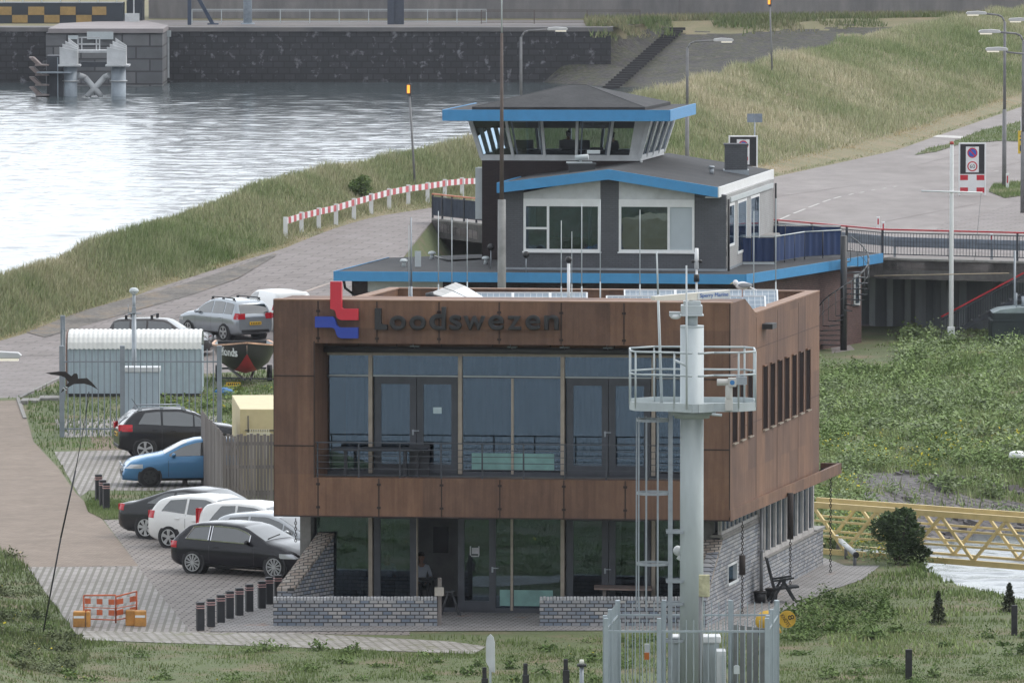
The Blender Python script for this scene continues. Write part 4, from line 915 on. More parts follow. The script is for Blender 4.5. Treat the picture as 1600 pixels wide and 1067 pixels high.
# white mast with cross arm
b = at(1486,541,299.8); b.z = 0; t = thing('signal_mast','tall white mast with a crossarm and red cap, in the weeds before the retaining wall','mast',(b.x,b.y,0))
m = MB(); zt = at(1485,226,b.y).z; m.cyl((b.x,b.y,.55),(b.x,b.y,zt),.10,.075,12); m.cbox((b.x,b.y,.3),(.28,.28,.9)); m.build('pole', M_white, t, bevel=.02)
m = MB(); m.cyl((b.x,b.y,zt),(b.x,b.y,zt+.12),.09,.06); m.build('cap', mat('faded red cap',(.35,.06,.05),.6), t)
m = MB(); za = at(1485,300,b.y).z; m.cyl((b.x-1.2,b.y-.1,za+.04),(b.x+1.2,b.y-.1,za-.03),.035); m.build('crossarm', M_white, t)
m = MB(); m.cyl((b.x+1.15,b.y-.1,za),(b.x+.9,b.y-.1,3.3),.008,n=4); m.build('halyard', M_pole, t)
t = thing('antenna_mast','thin grey pole standing just behind the dark green tank','pole',(0,0,0)); b = at(1580,530,301.0)
m = MB(); m.cyl((b.x,b.y-2,0),(b.x,b.y-2,at(1579,392,b.y-2).z),.045); m.build('pole', M_galv, t)
m = MB(); m.cyl(at(1577,427,b.y-2),at(1366,431,299.5),.02,n=5); m.build('cable', mat('pale brown rope',(.35,.28,.2),.8), t)
# tall mast in front of the tower
b = on(784,571,0); t = thing('radio_mast','very tall thin mast rising in front of the tower out of the picture','mast',(b.x,b.y,0))
zA = at(784,312,b.y).z; zB = at(784,52,b.y).z; zC = at(784,-40,b.y).z
m = MB(); m.cyl((b.x,b.y,0),(b.x,b.y,zA),.17,.15,12); m.build('lower_pole', mat('lichen grey pole',(.23,.23,.225),.8,var=.3,scale=1.5), t)
m = MB(); m.cyl((b.x,b.y,zA),(b.x,b.y,zB),.09,.055,10); m.build('upper_pole', M_bpole, t)
m = MB(); m.cyl((b.x,b.y,zB),(b.x,b.y,zC),.03,.02,8); m.build('tip', M_lgrey, t)
# dark green tank
b = at(1590,540,297.3); b.z = 0; t = thing('storage_tank','dark green box tank with a rounded pale lid in the weeds at the right edge','tank',(b.x,b.y,0))
M_tank = mat('dark green tank', (.012,.022,.024), .5)
m = MB(); x0 = at(1549,530,297.3).x; m.box(x0,x0+3.2,b.y,b.y+2,0,1.15); m.build('body', M_tank, t, bevel=.06)
m = MB(); m.box(x0+.08,x0+3.0,b.y+.05,b.y+1.95,1.15,1.45); m.box(x0-.03,x0+3.2,b.y-.03,b.y+2.0,1.12,1.17); m.build('upper_body', M_tank, t, bevel=.05)
m = MB(); pf = [(0,0),(.3,.12),(.9,.2),(1.5,.22),(2.1,.2),(2.7,.12),(3.0,0)]; m.plate([(x0+.05+a,b.y+.05,1.452+z) for a,z in pf],(0,1,0),1.85); m.build('lid', mat('pale tank lid',(.24,.29,.30),.5), t)
m = MB(); m.cyl((x0+1.3,b.y+.8,1.6),(x0+1.3,b.y+.8,2.05),.09); m.cyl((x0+1.3,b.y+.8,2.0),(x0+1.9,b.y+.8,2.0),.05); m.cyl((x0+1.0,b.y+.5,1.6),(x0+1.0,b.y+.5,2.2),.03); m.build('pipework', M_galv, t)
# stair down from the road with red handrail
t = thing('outdoor_stair','steep dark stair railing with red handrail climbing to the road at the right edge','stair',(18,303,0))
p = at(1471,495,300.6); q = at(1640,405,298.3)
m = MB(); m.beam(p,q,.06,.06); m.build('handrail', M_red, t)
m = MB(); dn = Vector((0,0,-.9)); m.beam(p+Vector((0,0,-.12)),q+Vector((0,0,-.12)),.05); m.beam(p+dn,q+dn,.06,.2)
for i in range(45): c = p.lerp(q,i/44); m.beam(c+Vector((0,0,-.1)),c+dn,.02)
m.build('bars', M_dframe, t)
m = MB()
for i in range(14): c = p.lerp(q,(i+.5)/14)+dn; m.cbox((c.x,c.y+.5,c.z),(.35,1.0,.05))
m.build('treads', M_dark, t)
# road paint, verge grass, paths
def dsheet(name, pts, m_, z, h=3.1):
    mb = MB(); pp = [on(x,y,h) for x,y in pts]; mb.add([(p.x,p.y,h+z) for p in pp],[tuple(range(len(pp)))]); o = mb.build(name,m_)
    if o.data.polygons[0].normal.z < 0: o.data.flip_normals()
    return tag(o, kind='structure')
M_paint = mat('worn white road paint',(.46,.44,.42),.8,var=.2)
mk = MB()
for a, b in (((1215,345),(1234,336.5)),((1240,334),(1258,327)),((1264,324.5),(1280,318.5)),((1286,316),(1298,312)),((1302,311),(1314,307.5)),((1326,305),(1333,303.4)),((1344,301.6),(1350,300.4)),((1362,298),(1367,297.2)),((1379,295.3),(1384,294.5)),((1396,292.5),(1401,291.6)),((1530,271),(1537,270)),((1553,268.5),(1560,267.6))):
    p, q = on(*a,3.1), on(*b,3.1); d = (q-p).normalized(); n_ = Vector((-d.y,d.x,0))*.06; mk.add([(v.x,v.y,3.112) for v in (p-n_,q-n_,q+n_,p+n_)],[(0,1,2,3)])
tag(mk.build('road_marking', M_paint), kind='structure')
dsheet('road_marking',[(1440,210),(1506,213.5),(1503,217),(1436,213.5)],M_paint,.012)
dsheet('grass_verge',[(1429,243),(1448,234),(1478,227),(1500,219),(1534,205),(1600,190),(1760,150),(1760,190),(1600,222),(1560,221),(1500,226),(1462,238)],M_grass,.03)
dsheet('grass_verge',[(1545,300),(1552,290),(1600,284),(1660,282),(1660,310),(1600,306),(1570,310)],M_grass,.03)
mk = MB()
for a, b in (((1199,310),(1330,291)),((1330,291),(1480,283)),((1380,347),(1530,318)),((1435,383),(1545,330)),((1420,262),(1560,226)),((1180,352),(1260,340)),((1560,262),(1600,252))):
    p, q = on(*a,3.1), on(*b,3.1); d = (q-p).normalized(); n_ = Vector((-d.y,d.x,0))*.035; mk.add([(v.x,v.y,3.108) for v in (p-n_,q-n_,q+n_,p+n_)],[(0,1,2,3)])
tag(mk.build('road_joint', mat('pale joint filler',(.20,.17,.16),.9)), kind='structure')
mk = MB(); p = on(1200,262,3.1)
dsheet('pavement',[(1420,392),(1480,345),(1548,330),(1600,312),(1700,300),(1700,402),(1600,398)],M_road,.006)
# kerb lines at the foot of the ramp
def kerb(pts, m_, w_=.12, h_=.06, z=0):
    mb = MB()
    for a, b in zip(pts[:-1], pts[1:]): p, q = drop(*a,250), drop(*b,250); mb.beam(p+Vector((0,0,h_/2+z)),q+Vector((0,0,h_/2+z)),w_,h_)
    return tag(mb.build('kerb', m_), kind='structure')
kerb([(28,624),(94,591)], M_conc); kerb([(28,624),(39,655)], M_conc); kerb([(0,557),(100,556),(130,546),(250,508),(420,440)], mat('dark joint',(.09,.08,.078),.9), .07,.02); kerb([(440,470),(519,441)], mat('pale kerb strip',(.36,.30,.27),.9), .2,.02)

# ================================================================== FAR QUAY AND LOCK
QZ = 3.27
M_basalt = mat_brick('dark basalt quay masonry',(.03,.03,.035),(.048,.047,.053),(.018,.018,.02),.9,.5,.05,bmp=1,stain=((.22,.22,.24),1.3,.575))
M_ashl = mat_brick('grey ashlar blocks',(.11,.115,.125),(.19,.19,.195),(.06,.06,.065),2.2,1.0,.07,bmp=.6)
t = thing('quay_wall','long dark basalt quay wall with white lime stains across the water','quay',(0,622,0))
m = MB(); m.box(-60,8,622,625,-3,QZ-.35); m.build('wall', M_basalt, t)
m = MB(); m.box(-60,8.2,621.85,626,QZ-.35,QZ); m.build('coping', mat_mix('quay coping',[(.3,(.10,.10,.105)),(.7,(.19,.175,.17))],.3,.9), t)
t = thing('quay_pier','projecting pier of large grey stone blocks beside the lock gate','quay',(-33,616,0))
m = MB(); m.prism([(-37.2,613),(-27.9,613),(-27.9,621.8),(-37.2,621.8)],-3,QZ-.2); m.build('wall', M_ashl, t)
m = MB(); m.prism([(-37.0,612.8),(-27.8,612.8),(-27.8,621.84),(-31,640),(-37.0,628)],QZ-.2,QZ+.15); m.build('coping', mat_mix('pinkish grey coping',[(.3,(.22,.20,.20)),(.7,(.30,.27,.27))],.3,.9), t)
m = MB(); m.box(-35.4,-34.6,612.7,612.79,QZ-.7,QZ-.4); m.box(-33.9,-31.8,612.7,612.79,QZ-.7,QZ-.1); m.build('number_board', M_lgrey, t)
m = MB(); m.add([(-60,625,QZ-.03),(7.6,622.6,QZ-.03),(14,640,QZ-.03),(30,644,QZ+.1),(70,655,QZ+.3),(200,655,QZ-.03),(200,1400,QZ-.03),(-400,1400,QZ-.03),(-400,640,QZ-.03)],[tuple(range(9))]); tag(m.build('quay_ground', M_dry), kind='structure')
m = MB(); m.add([(-31.5,626,QZ+.02),(9,626,QZ+.02),(14,645,QZ+.02),(-31.5,645,QZ+.02)],[(0,1,2,3)]); tag(m.build('quay_pavement', mat_mix('quay paving',[(.3,(.15,.14,.14)),(.7,(.20,.185,.18))],.3,.9)), kind='structure')
t = thing('concrete_wall','high pale concrete wall running behind the far quay','wall',(0,645,0))
m = MB(); m.box(-30.5,14,645,648,QZ-.1,14); m.prism([(14,646),(90,672),(90,675),(14,649)],QZ-.1,12)
for k in range(9): x = -30+k*5; m.box(x,x+.12,644.9,645,QZ,14)
m.build('wall', mat_mix('streaked concrete',[(.3,(.155,.15,.155)),(.7,(.25,.235,.23))],.4,.9,2,.3,vs=(1,1,.3)), t)
# lock gate with chequers
t = thing('lock_gate','dark blue lock gate with a yellow chequered band at the top left','lock gate',(-38,634,0))
m = MB(); m.box(-60,-32.1,634,637,-3,4.95); m.box(-31.9,-30.6,636,640,QZ,9); m.build('gate_leaf', mat('blue black steel',(.018,.026,.038),.5,var=.2,scale=.8), t)
ck = [(-42,-32,11,24),(-8,18,11,24),(44,69,11,24),(94,118,11,24),(144,166,11,24),(-30,-8,24,36),(19,43,24,36),(69,93,24,36),(119,143,24,36)]
for a, b, c, d in ck:
    p, q = at(a,d,633.9), at(b,c,633.9); m = MB(); m.box(p.x,q.x,633.9,633.99,p.z,q.z); m.build('yellow_square', mat('faded yellow square',(.34,.22,.075),.6), t)
m = MB(); m.box(-60,-32.3,634.2,634.3,5.9,5.98); m.box(-60,-32.3,634.2,634.3,5.4,5.46)
for k in range(18): x = -59+k*1.55; m.box(x,x+.07,634.2,634.3,4.95,5.98)
m.build('railing', M_lgrey, t)
m = MB(); m.box(-31.9,-30.7,633,633.2,3.4,4.1); m.box(-31.2,-31.1,633,633.1,4.1,6.5); m.build('white_board', M_offw, t)
# gantry legs and railing
t = thing('steel_gantry','dark blue gantry leg with a diagonal brace on the far quay','gantry',(-26,628,0))
p = at(296,36,628); q = at(296,-60,628); m = MB(); m.beam((p.x,628,QZ),(q.x,628,9),.3,.3); m.build('leg', mat('dark blue steel',(.03,.05,.09),.5), t)
p = at(333,36,629); q = at(300,-20,629); m = MB(); m.beam((p.x,629,QZ),(q.x,629,q.z),.3,.3); m.cbox((p.x,629,QZ+.06),(.9,.9,.12)); m.build('brace', MATS['dark blue steel'], t)
t = thing('steel_gantry','thick pale blue column on the far quay','column',(-21.5,628,0)); p = at(387,34,630); m = MB(); m.cyl((p.x,630,QZ),(p.x,630,9),.36,n=16); m.cyl((p.x,630,QZ),(p.x,630,QZ+.12),.6); m.build('column', mat('pale blue steel',(.28,.33,.38),.5), t)
t = thing('steel_gantry','broad dark blue post on the far quay behind the whip aerial','column',(-9.7,628,0)); p = at(618,36,630); m = MB(); m.box(p.x-.65,p.x-.1,629,629.5,QZ,9); m.box(p.x-.1,p.x+.7,629.3,629.5,QZ,9); m.build('post', mat('dark slate blue steel',(.045,.055,.08),.5), t)
railing('quay_railing','thin pale steel railing along the top of the far quay',[Vector((at(300,20,633).x,633,QZ)),Vector((at(760,20,633).x,633,QZ))],1.15,0,top=M_lgrey,sp=2.5,barm=M_lgrey)
railing('quay_railing','thin rusty railing at the right end of the far quay, ending at the grass',[Vector((at(752,20,631).x,631,QZ)),Vector((at(1000,24,631).x,631,QZ))],1.15,0,top=M_bpole,sp=5,barm=M_bpole)
t = thing('depth_gauge','white gauge staff with a box top fixed to the far quay wall','gauge',(-27.6,621.5,0)); p = at(263,122,621.6); q = at(263,58,621.6)
m = MB(); m.box(q.x-.07,q.x+.07,621.5,621.9,p.z,q.z); m.build('staff', M_offw, t); m = MB(); m.box(q.x-.22,q.x+.22,621.3,621.7,q.z,q.z+.5); m.build('box', M_lgrey, t)
# pitched stone bank beyond the water, with steps
nx, ny = 260, 60; P = np.zeros((ny,nx,3))
ft = np.array([(2.07,621.8,-1.6),(6,612,-1.6),(15,600,-1.6),(70,590,-1.6)]); tp = np.array([(7.6,622.4,3.26),(14,640,3.26),(30,644,3.4),(70,655,3.6)])
fs = np.array([0,.1,.3,1.]); ts = np.array([0,.12,.35,1.]); u = np.linspace(0,1,nx)
for c in range(3):
    A = np.interp(u,fs,ft[:,c]); Bq = np.interp(u,ts,tp[:,c]); P[:,:,c] = A[None,:]+(Bq-A)[None,:]*np.linspace(0,1,ny)[:,None]
P[:,:,2] += (.25*(vn(P[:,:,0],P[:,:,1],3,4)-.5))*(np.linspace(0,1,ny)[:,None] < .95)
mi = ((np.linspace(0,1,ny)[:-1,None] > .82+.22*(vn(P[:-1,:-1,0],P[:-1,:-1,1],3,7)-.5)+.1*(vn(P[:-1,:-1,0],P[:-1,:-1,1],.8,17)-.5)))*1
M_stonebank = mat_mix('pitched stone bank',[(.3,(.045,.042,.042)),(.45,(.085,.078,.076)),(.55,(.075,.078,.045)),(.66,(.12,.105,.095)),(.8,(.16,.145,.14))],.9,.95,3.2,.85,bmp=3,bscale=3)
tag(grid_mesh(P,'stone_bank',[M_stonebank,M_dry],mi=mi),kind='structure')
t = thing('bank_steps','flight of dark steps climbing the stone bank across the water','steps',(14,620,0))
p0_, p1_ = at(955,140,608), at(1062,45,636); m = MB(); n_ = 26
for i in range(n_): c = p0_.lerp(p1_,i/n_); m.cbox((c.x,c.y,c.z+.16),(1.35,.5,.22))
m.build('treads', mat('dark stone steps',(.03,.028,.03),.9), t)
# mooring dolphin in the water
dp = on(150,152,WATER); t = thing('mooring_dolphin','pale grey steel mooring dolphin with slanting fender boards, standing in the water','mooring structure',(dp.x,dp.y,WATER))
Dz = lambda py: at(0,py,dp.y).z; Dx = lambda px: at(px,100,dp.y).x; y_ = dp.y
M_dg = mat('blue grey pile',(.26,.30,.34),.6,var=.25,scale=.8); M_dw = mat('pale grey pile cap',(.48,.49,.5),.7,var=.25,scale=.8); M_fb = mat('dark fender steel',(.035,.04,.05),.7); M_fw = mat('brown fender board',(.20,.16,.15),.8,var=.3)
for a, b in ((99,120),(173,196)):
    r_ = (Dx(b)-Dx(a))/2; m = MB(); m.cyl(((Dx(a)+Dx(b))/2,y_+r_,-4),((Dx(a)+Dx(b))/2,y_+r_,Dz(104)),r_,n=20); m.build('pile', M_dg, t)
    m = MB(); m.cyl(((Dx(a)+Dx(b))/2,y_+r_,Dz(128)),((Dx(a)+Dx(b))/2,y_+r_,Dz(126.5)),r_*1.2,n=20); m.build('collar', M_dw, t)
    m = MB(); m.box(Dx(a-8),Dx(b+6),y_-.5,y_+2,Dz(104),Dz(101.5)); m.build('platform', M_dw, t)
    for k in range(4): m = MB(); m.plate([(Dx(a-6)+k*.25,y_+k*.35,Dz(101.4)),(Dx(b+1)+.0,y_+k*.35,Dz(101.4)),(Dx(b+1),y_+k*.35,Dz(80)+k*.12),(Dx(a-6)+k*.2,y_+k*.35,Dz(74)+k*.22)],(0,1,0),.3); m.build('cap_block', M_dw, t)
m = MB()
for z in (60.5,71): m.beam((Dx(119),y_+2.5,Dz(z)),(Dx(153),y_+2.5,Dz(z)),.09)
for x in (119,125,148,153): m.beam((Dx(x),y_+2.5,Dz(60.5)),(Dx(x),y_+2.5,Dz(82)),.09)
m.box(Dx(120),Dx(168),y_+1.5,y_+3,Dz(84),Dz(80)); m.build('guard_rail', M_dw, t)
m = MB(); m.box(Dx(125),Dx(166),y_+1,y_+1.6,Dz(106),Dz(98)); m.box(Dx(72),Dx(98),y_+.6,y_+3,-3,Dz(88)); m.build('back_frame', M_fb, t)
for a, b in (((132,122),(158,150)),((162,122),(135,150)),((132,122),(122,116)),((162,122),(170,116))): m = MB(); m.cyl((Dx(a[0]),y_+.8,Dz(a[1])),(Dx(b[0]),y_+.5,Dz(b[1])-.1),.22,n=10); m.build('brace', M_dw, t)
for k in range(4): z = Dz(100+k*15.5); m = MB(); m.plate([(Dx(45),y_-.2,z+.5),(Dx(52),y_-.2,z+.5),(Dx(65),y_-.2,z-.1),(Dx(58),y_-.2,z-.12)],(0,1,0),1.6); m.box(Dx(55),Dx(76),y_-.3,y_+1.4,z-.16,z-.06); m.build('fender_board', M_fw, t)
m = MB(); m.box(Dx(58),Dx(112),y_-.6,y_+.5,Dz(114.5),Dz(112.5)); m.box(Dx(90),Dx(91),y_-.3,y_-.2,-2,Dz(90)); m.build('walkway', M_dg, t)
# yellow truss footbridge over the inlet
a0, a1 = on(1270,861,.05), on(1630,889,.05); a0 = a0+(a0-a1)*.1; dv = (a1-a0).normalized(); wv = Vector((-dv.y,dv.x,0))*1.25; L = (a1-a0).length
t = thing('footbridge','pale yellow steel truss footbridge crossing the canal inlet at the right','footbridge',tuple(a0)); M_yb = mat('pale yellow bridge paint',(.62,.48,.22),.5,var=.12)
for off in (Vector((0,0,0)),wv):
    m = MB(); o_ = a0+off
    for z, w_ in ((0.02,.16),(.46,.06),(.88,.06),(1.32,.16)): m.beam(o_+Vector((0,0,z)),o_+dv*L+Vector((0,0,z)),.1 if w_ > .1 else .05,w_)
    hp = 1.12; x = -.3 if off.length == 0 else .35; up_ = True
    while x < L-hp:
        A = o_+dv*x+Vector((0,0,.08 if up_ else 1.26)); C = o_+dv*(x+hp)+Vector((0,0,1.26 if up_ else .08)); m.beam(A,C,.07,.08); x += hp; up_ = not up_
    m.build('truss', M_yb, t)
m = MB(); m.beam(a0+wv/2+Vector((0,0,.0)),a0+wv/2+dv*L,1.2,.08); m.build('deck', M_galv, t)

# gravelly shoulder between the dike grass and the ramp
o_ = [(40,520),(110,492),(190,470),(270,450),(350,425),(430,397)]; i_ = [(70,528),(140,508),(220,484),(300,462),(372,436),(432,400)]
m = MB()
for (a,b),(c,d) in zip(zip(o_[:-1],i_[:-1]),zip(o_[1:],i_[1:])):
    q = [drop(*a,270),drop(*b,270),drop(*d,270),drop(*c,270)]; m.add([v+Vector((0,0,.035)) for v in q],[(0,1,2,3)])
o = m.build('gravel_shoulder', mat_mix('gravelly shoulder',[(.35,(.12,.11,.10)),(.5,(.18,.165,.15)),(.65,(.24,.19,.14))],.8,.95,6,.5,bmp=1)); tag(o, kind='structure')
# ================================================================== CARS
M_tyre = mat('tyre rubber',(.014,.014,.015),.85); M_rim = mat('alloy rim',(.50,.51,.52),.35,.6,var=.05); M_cgl = mat('car glass',(.018,.024,.026),.04,spec=1.0,var=.05)
M_cgl.node_tree.nodes['Principled BSDF'].inputs['IOR'].default_value = 1.75
M_tail = mat('tail lamp red',(.45,.01,.02),.15,var=.05); M_headl = mat('head lamp glass',(.55,.57,.6),.1,.3,var=.1); M_trim = mat('black car trim',(.015,.015,.017),.5); M_chrome = mat('chrome strip',(.7,.7,.72),.15,1)
M_plate = mat('yellow number plate',(.70,.42,.03),.5,var=.05)
def interp(pts, x): return float(np.interp(x,[p[0] for p in pts],[p[1] for p in pts]))
def smooth_prof(pts, n=4):
    xs = np.array([p[0] for p in pts]); zs = np.array([p[1] for p in pts]); X = np.linspace(xs[0],xs[-1],120); Z = np.interp(X,xs,zs)
    for _ in range(n): Z[1:-1] = (Z[:-2]+2*Z[1:-1]+Z[2:])/4
    return list(zip(X,Z))
def car(name, label, loc, head, s):
    """loc = ground point under the rear axle centre; +x is forwards"""
    t = thing(name, label, 'car', (0,0,0)); L, W, H = s['L'], s['W'], s['H']; ra, fa, wr = s['ra'], s['fa'], s['wr']
    top = smooth_prof(s['top'], s.get('sm',3)); belt = s['belt']; zb0 = s.get('zb',.20)
    paint = s['paint']
    def hw(x): return W/2*(1-.13*(1-min(x/.32,1))**2-.20*(1-min((L-x)/.55,1))**2)
    def half(x):
        zt = interp(top,x); bz = min(interp(belt,x), zt-.03); w_ = hw(x); zb = zb0+.10*max(0,1-x/.35)+.03*max(0,1-(L-x)/.4)
        k = max(0,min(1,(zt-bz)/(H-interp(belt,L*.45)))); wr_ = w_*(.955-.215*k)
        return [(0,zb),(w_*.86,zb),(w_*.965,zb+.09),(w_,zb+(bz-zb)*.5),(w_*.992,bz-.07),(w_*.955,bz),((w_*.955+wr_)/2,(bz+zt-.05)/2),(wr_,max(bz+.005,zt-.05)),(wr_*.90,zt-.008),(wr_*.5,zt+.012),(0,zt+.018)]
    def yside(x, z):
        h = half(x)[1:8]; return float(np.interp(z,[p[1] for p in h],[p[0] for p in h]))
    X = list(np.linspace(0,.3,5))+list(np.linspace(.36,L-.45,42))+list(np.linspace(L-.38,L,6)); m = MB(); m.smooth = True
    rings = []
    for x in X:
        h = half(x); rings.append([(x,-y,z) for y,z in h]+[(x,y,z) for y,z in h[-2:0:-1]])
    n_ = len(rings[0]); m.add([p for r_ in rings for p in r_],[(i*n_+j,i*n_+(j+1)%n_,(i+1)*n_+(j+1)%n_,(i+1)*n_+j) for i in range(len(X)-1) for j in range(n_)])
    m.smooth = False; m.f += [list(range(n_))[::-1],[ (len(X)-1)*n_+j for j in range(n_)]]; m.mi += [0,0]; m.sm += [False,False]
    body = m.build('body', paint, t)
    if s.get('lower'):  # darker lower cladding
        pass
    def patch(x0, x1, lo, hi, off, mt, nm, par, side, nx=10, nz=3):
        P = np.zeros((nz+1,nx+1,3))
        for i in range(nx+1):
            x = x0+(x1-x0)*i/nx; a, b = (lo(x) if callable(lo) else lo), (hi(x) if callable(hi) else hi); b = max(a+.002,b)
            for j in range(nz+1): z = a+(b-a)*j/nz; P[j,i] = (x,side*(yside(x,z)+off),z)
        return grid_mesh(P, nm, mt, par, flip=side > 0)
    for side in (-1,1):
        for (x0,x1,sl0,sl1) in s['win']:
            lo = lambda x: min(interp(belt,x),interp(top,x)-.03)+.035
            hi = lambda x, x0=x0, x1=x1, a=sl0, b=sl1: min(interp(top,x)-.085, lo(x)+(x-x0)*a+.02 if a else 9, lo(x)+(x1-x)*b+.02 if b else 9)
            gl = patch(x0,x1,lo,hi,.009,s.get('glass',M_cgl),'side_window',t,side,16)
            if s.get('chrome'):
                c_ = MB(); pts = [(x0+(x1-x0)*i/16) for i in range(17)]; Lo = [Vector((x,side*(yside(x,lo(x))+.014),lo(x))) for x in pts]; Hi = [Vector((x,side*(yside(x,hi(x))+.014),max(hi(x),lo(x)+.002))) for x in pts]
                for q in (Lo,Hi,[Lo[0],Hi[0]],[Lo[-1],Hi[-1]]):
                    for a, b in zip(q[:-1],q[1:]): c_.beam(a,b,.028,.028)
                c_.build('chrome_surround', M_chrome, gl)
        for x in s['seams']: patch(x-.006,x+.006,zb0+.12,lambda q: interp(belt,q)-.0,.003,M_trim,'door_seam',t,side,1,6)
        for x in s['hand']: m = MB(); z = interp(belt,x)-.13; m.cbox((x,side*(yside(x,z)+.015),z),(.17,.03,.035)); m.build('door_handle', s.get('hm',paint), t, bevel=.01)
        patch(.5,L-.6,zb0+.0,zb0+.08,.006,M_trim,'sill',t,side)
        mx, mz = s['mir'], interp(belt,s['mir'])+.08; m = MB(); m.sphere((mx,side*(W/2+.06),mz),.1,sc=(.7,.9,.65)); m.cbox((mx,side*(W/2-.03),mz-.05),(.06,.14,.03)); m.build('mirror', s.get('mm',paint), t)
        # lamps
        z0, z1 = s['tail']; patch(.0,s.get('tlen',.26),z0,z1,.006,M_tail,'tail_lamp',t,side,5)
        m = MB(); m.box(-.012,.03,min(side*hw(0)*.62,side*hw(0)*.98),max(side*hw(0)*.62,side*hw(0)*.98),z0+.01,z1-.01); m.build('tail_lamp', M_tail, t)
        zt_ = interp(top,L-.3); patch(L-.62,L-.06,zt_-.22,lambda x: min(zt_-.09,interp(top,x)-.05),.008,M_headl,'head_lamp',t,side,6)
        m = MB(); m.cbox((L-.0,side*hw(L)*.72,zt_-.17),(.05,hw(L)*.4,.12)); m.build('head_lamp', M_headl, t, bevel=.02)
        for ax in (ra,fa):
            yo = side*(hw(ax)+.004); m = MB(); m.cyl((ax,yo-side*.3,wr),(ax,yo,wr+.01),wr+.055,n=30); m.build('wheel_arch', M_trim, t)
            m = MB(); m.cyl((ax,yo-side*.22,wr),(ax,yo+side*.006,wr),wr,n=32); m.cyl((ax,yo+side*.006,wr),(ax,yo+side*.02,wr),wr*.97,wr*.88,n=32); wh = m.build('wheel', M_tyre, t)
            rr = s.get('rim',.68)*wr; m = MB(); rm = s.get('rimm',M_rim)
            m.ring((0,0,0),rr,.022,.03,28)  # outer rim ring built flat then turned upright
            for k in range(s.get('spk',5)):
                a = 2*math.pi*k/s.get('spk',5)+.3
                for da in ((-.09,.09) if s.get('spk',5) > 7 else (-.12,.12)): m.beam((.03*math.cos(a),.03*math.sin(a),0),(rr*math.cos(a+da),rr*math.sin(a+da),0),s.get('spw',.045),.02)
            m.cyl((0,0,-.012),(0,0,.016),.055)
            M_ = Matrix.Translation((ax,yo+side*.024,wr)) @ Matrix.Rotation(math.pi/2,4,'X'); m.v = [M_ @ v for v in m.v]; m.build('rim', rm, wh)
    def capgrid(x0, x1, frac, nm, off=.010):
        P = np.zeros((10,9,3))
        for i in range(10):
            x = x0+(x1-x0)*i/9; h = half(x); ys = [h[10][0],h[9][0],h[8][0],h[7][0]]; zs = [h[10][1],h[9][1],h[8][1],h[7][1]]
            for j in range(9): y = (j/4-1)*h[8][0]*frac*1.06; P[i,j] = (x,y,float(np.interp(abs(y),ys,zs))+off)
        return grid_mesh(P, nm, M_cgl, t, flip=x1 < x0)
    capgrid(s['ws'][0],s['ws'][1],.95,'windscreen'); 
    if s.get('rw'): capgrid(s['rw'][0],s['rw'][1],.88,'rear_window')
    m = MB(); m.cbox((-.012,0,s.get('pz',.75)),(.03,.52,.12)); pl = m.build('number_plate', M_plate, t)
    m = MB()
    for k in range(6): m.cbox((-.03,-.19+k*.076,s.get('pz',.75)),(.006,.04,.06))
    m.build('plate_marks', M_trim, pl)
    m = MB(); m.box(-.02,.05,-W*.36,W*.36,zb0+.10,zb0+.22); m.box(L-.06,L+.015,-W*.34,W*.34,zb0+.12,zb0+.30); m.build('bumper_grille', M_trim, t, bevel=.02)
    if s.get('rails'):
        for side in (-1,1):
            m = MB(); xa, xb = s['rails']; y = side*(half((xa+xb)/2)[8][0]-.02); pz = interp(top,(xa+xb)/2)+.055
            m.tube([(xa,y,interp(top,xa)+.0),(xa+.14,y,pz-.01),(xb-.14,y,pz),(xb,y,interp(top,xb)+.0)],.022)
            for q in (xa+.1,(xa+xb)/2,xb-.1): m.cbox((q,y,pz-.04),(.12,.04,.09))
            m.build('roof_rail', s.get('railm',M_galv), t)
    if s.get('bars'):
        m = MB()
        for xq in s['bars']: z = interp(top,xq)+.13; w_ = half(xq)[8][0]+.02; m.beam((xq,-w_,z),(xq,w_,z),.05,.03); [m.cbox((xq,q*w_,z-.07),(.1,.05,.16)) for q in (-1,1)]
        m.build('roof_bar', M_trim, t)
    if s.get('aerial'): xa = s['aerial']; m = MB(); m.cyl((xa,0,interp(top,xa)),(xa-.25,0,interp(top,xa)+.35),.008,n=5); m.build('aerial', M_trim, t)
    if s.get('wiper'): m = MB(); xa, xb = s['ws']; m.beam((max(xa,xb)-.05,-.5,interp(top,max(xa,xb)-.05)+.03),(max(xa,xb)-.16,.25,interp(top,max(xa,xb)-.16)+.035),.02); m.build('wiper', M_trim, t)
    h = R(head); c_, s_ = math.cos(h), math.sin(h); t.rotation_euler.z = h
    t.location = (loc[0]-c_*ra, loc[1]-s_*ra, loc[2]); return t
def axle(px, py, head, W, ax, ra, hgt=0.0):
    """ground point under the rear axle centre from the tyre contact point seen nearest the camera"""
    p = on(px,py,hgt); h = R(head); d = Vector((math.cos(h),math.sin(h),0)); r_ = Vector((d.y,-d.x,0)); 
    if r_.y > 0: r_ = -r_
    return p-r_*(W/2-.1)-d*(ax-ra)
def paint(name, c, rough=.3, metal=0.0): return mat(name,c,rough*.5,metal,var=.02,coat=0,spec=.4)
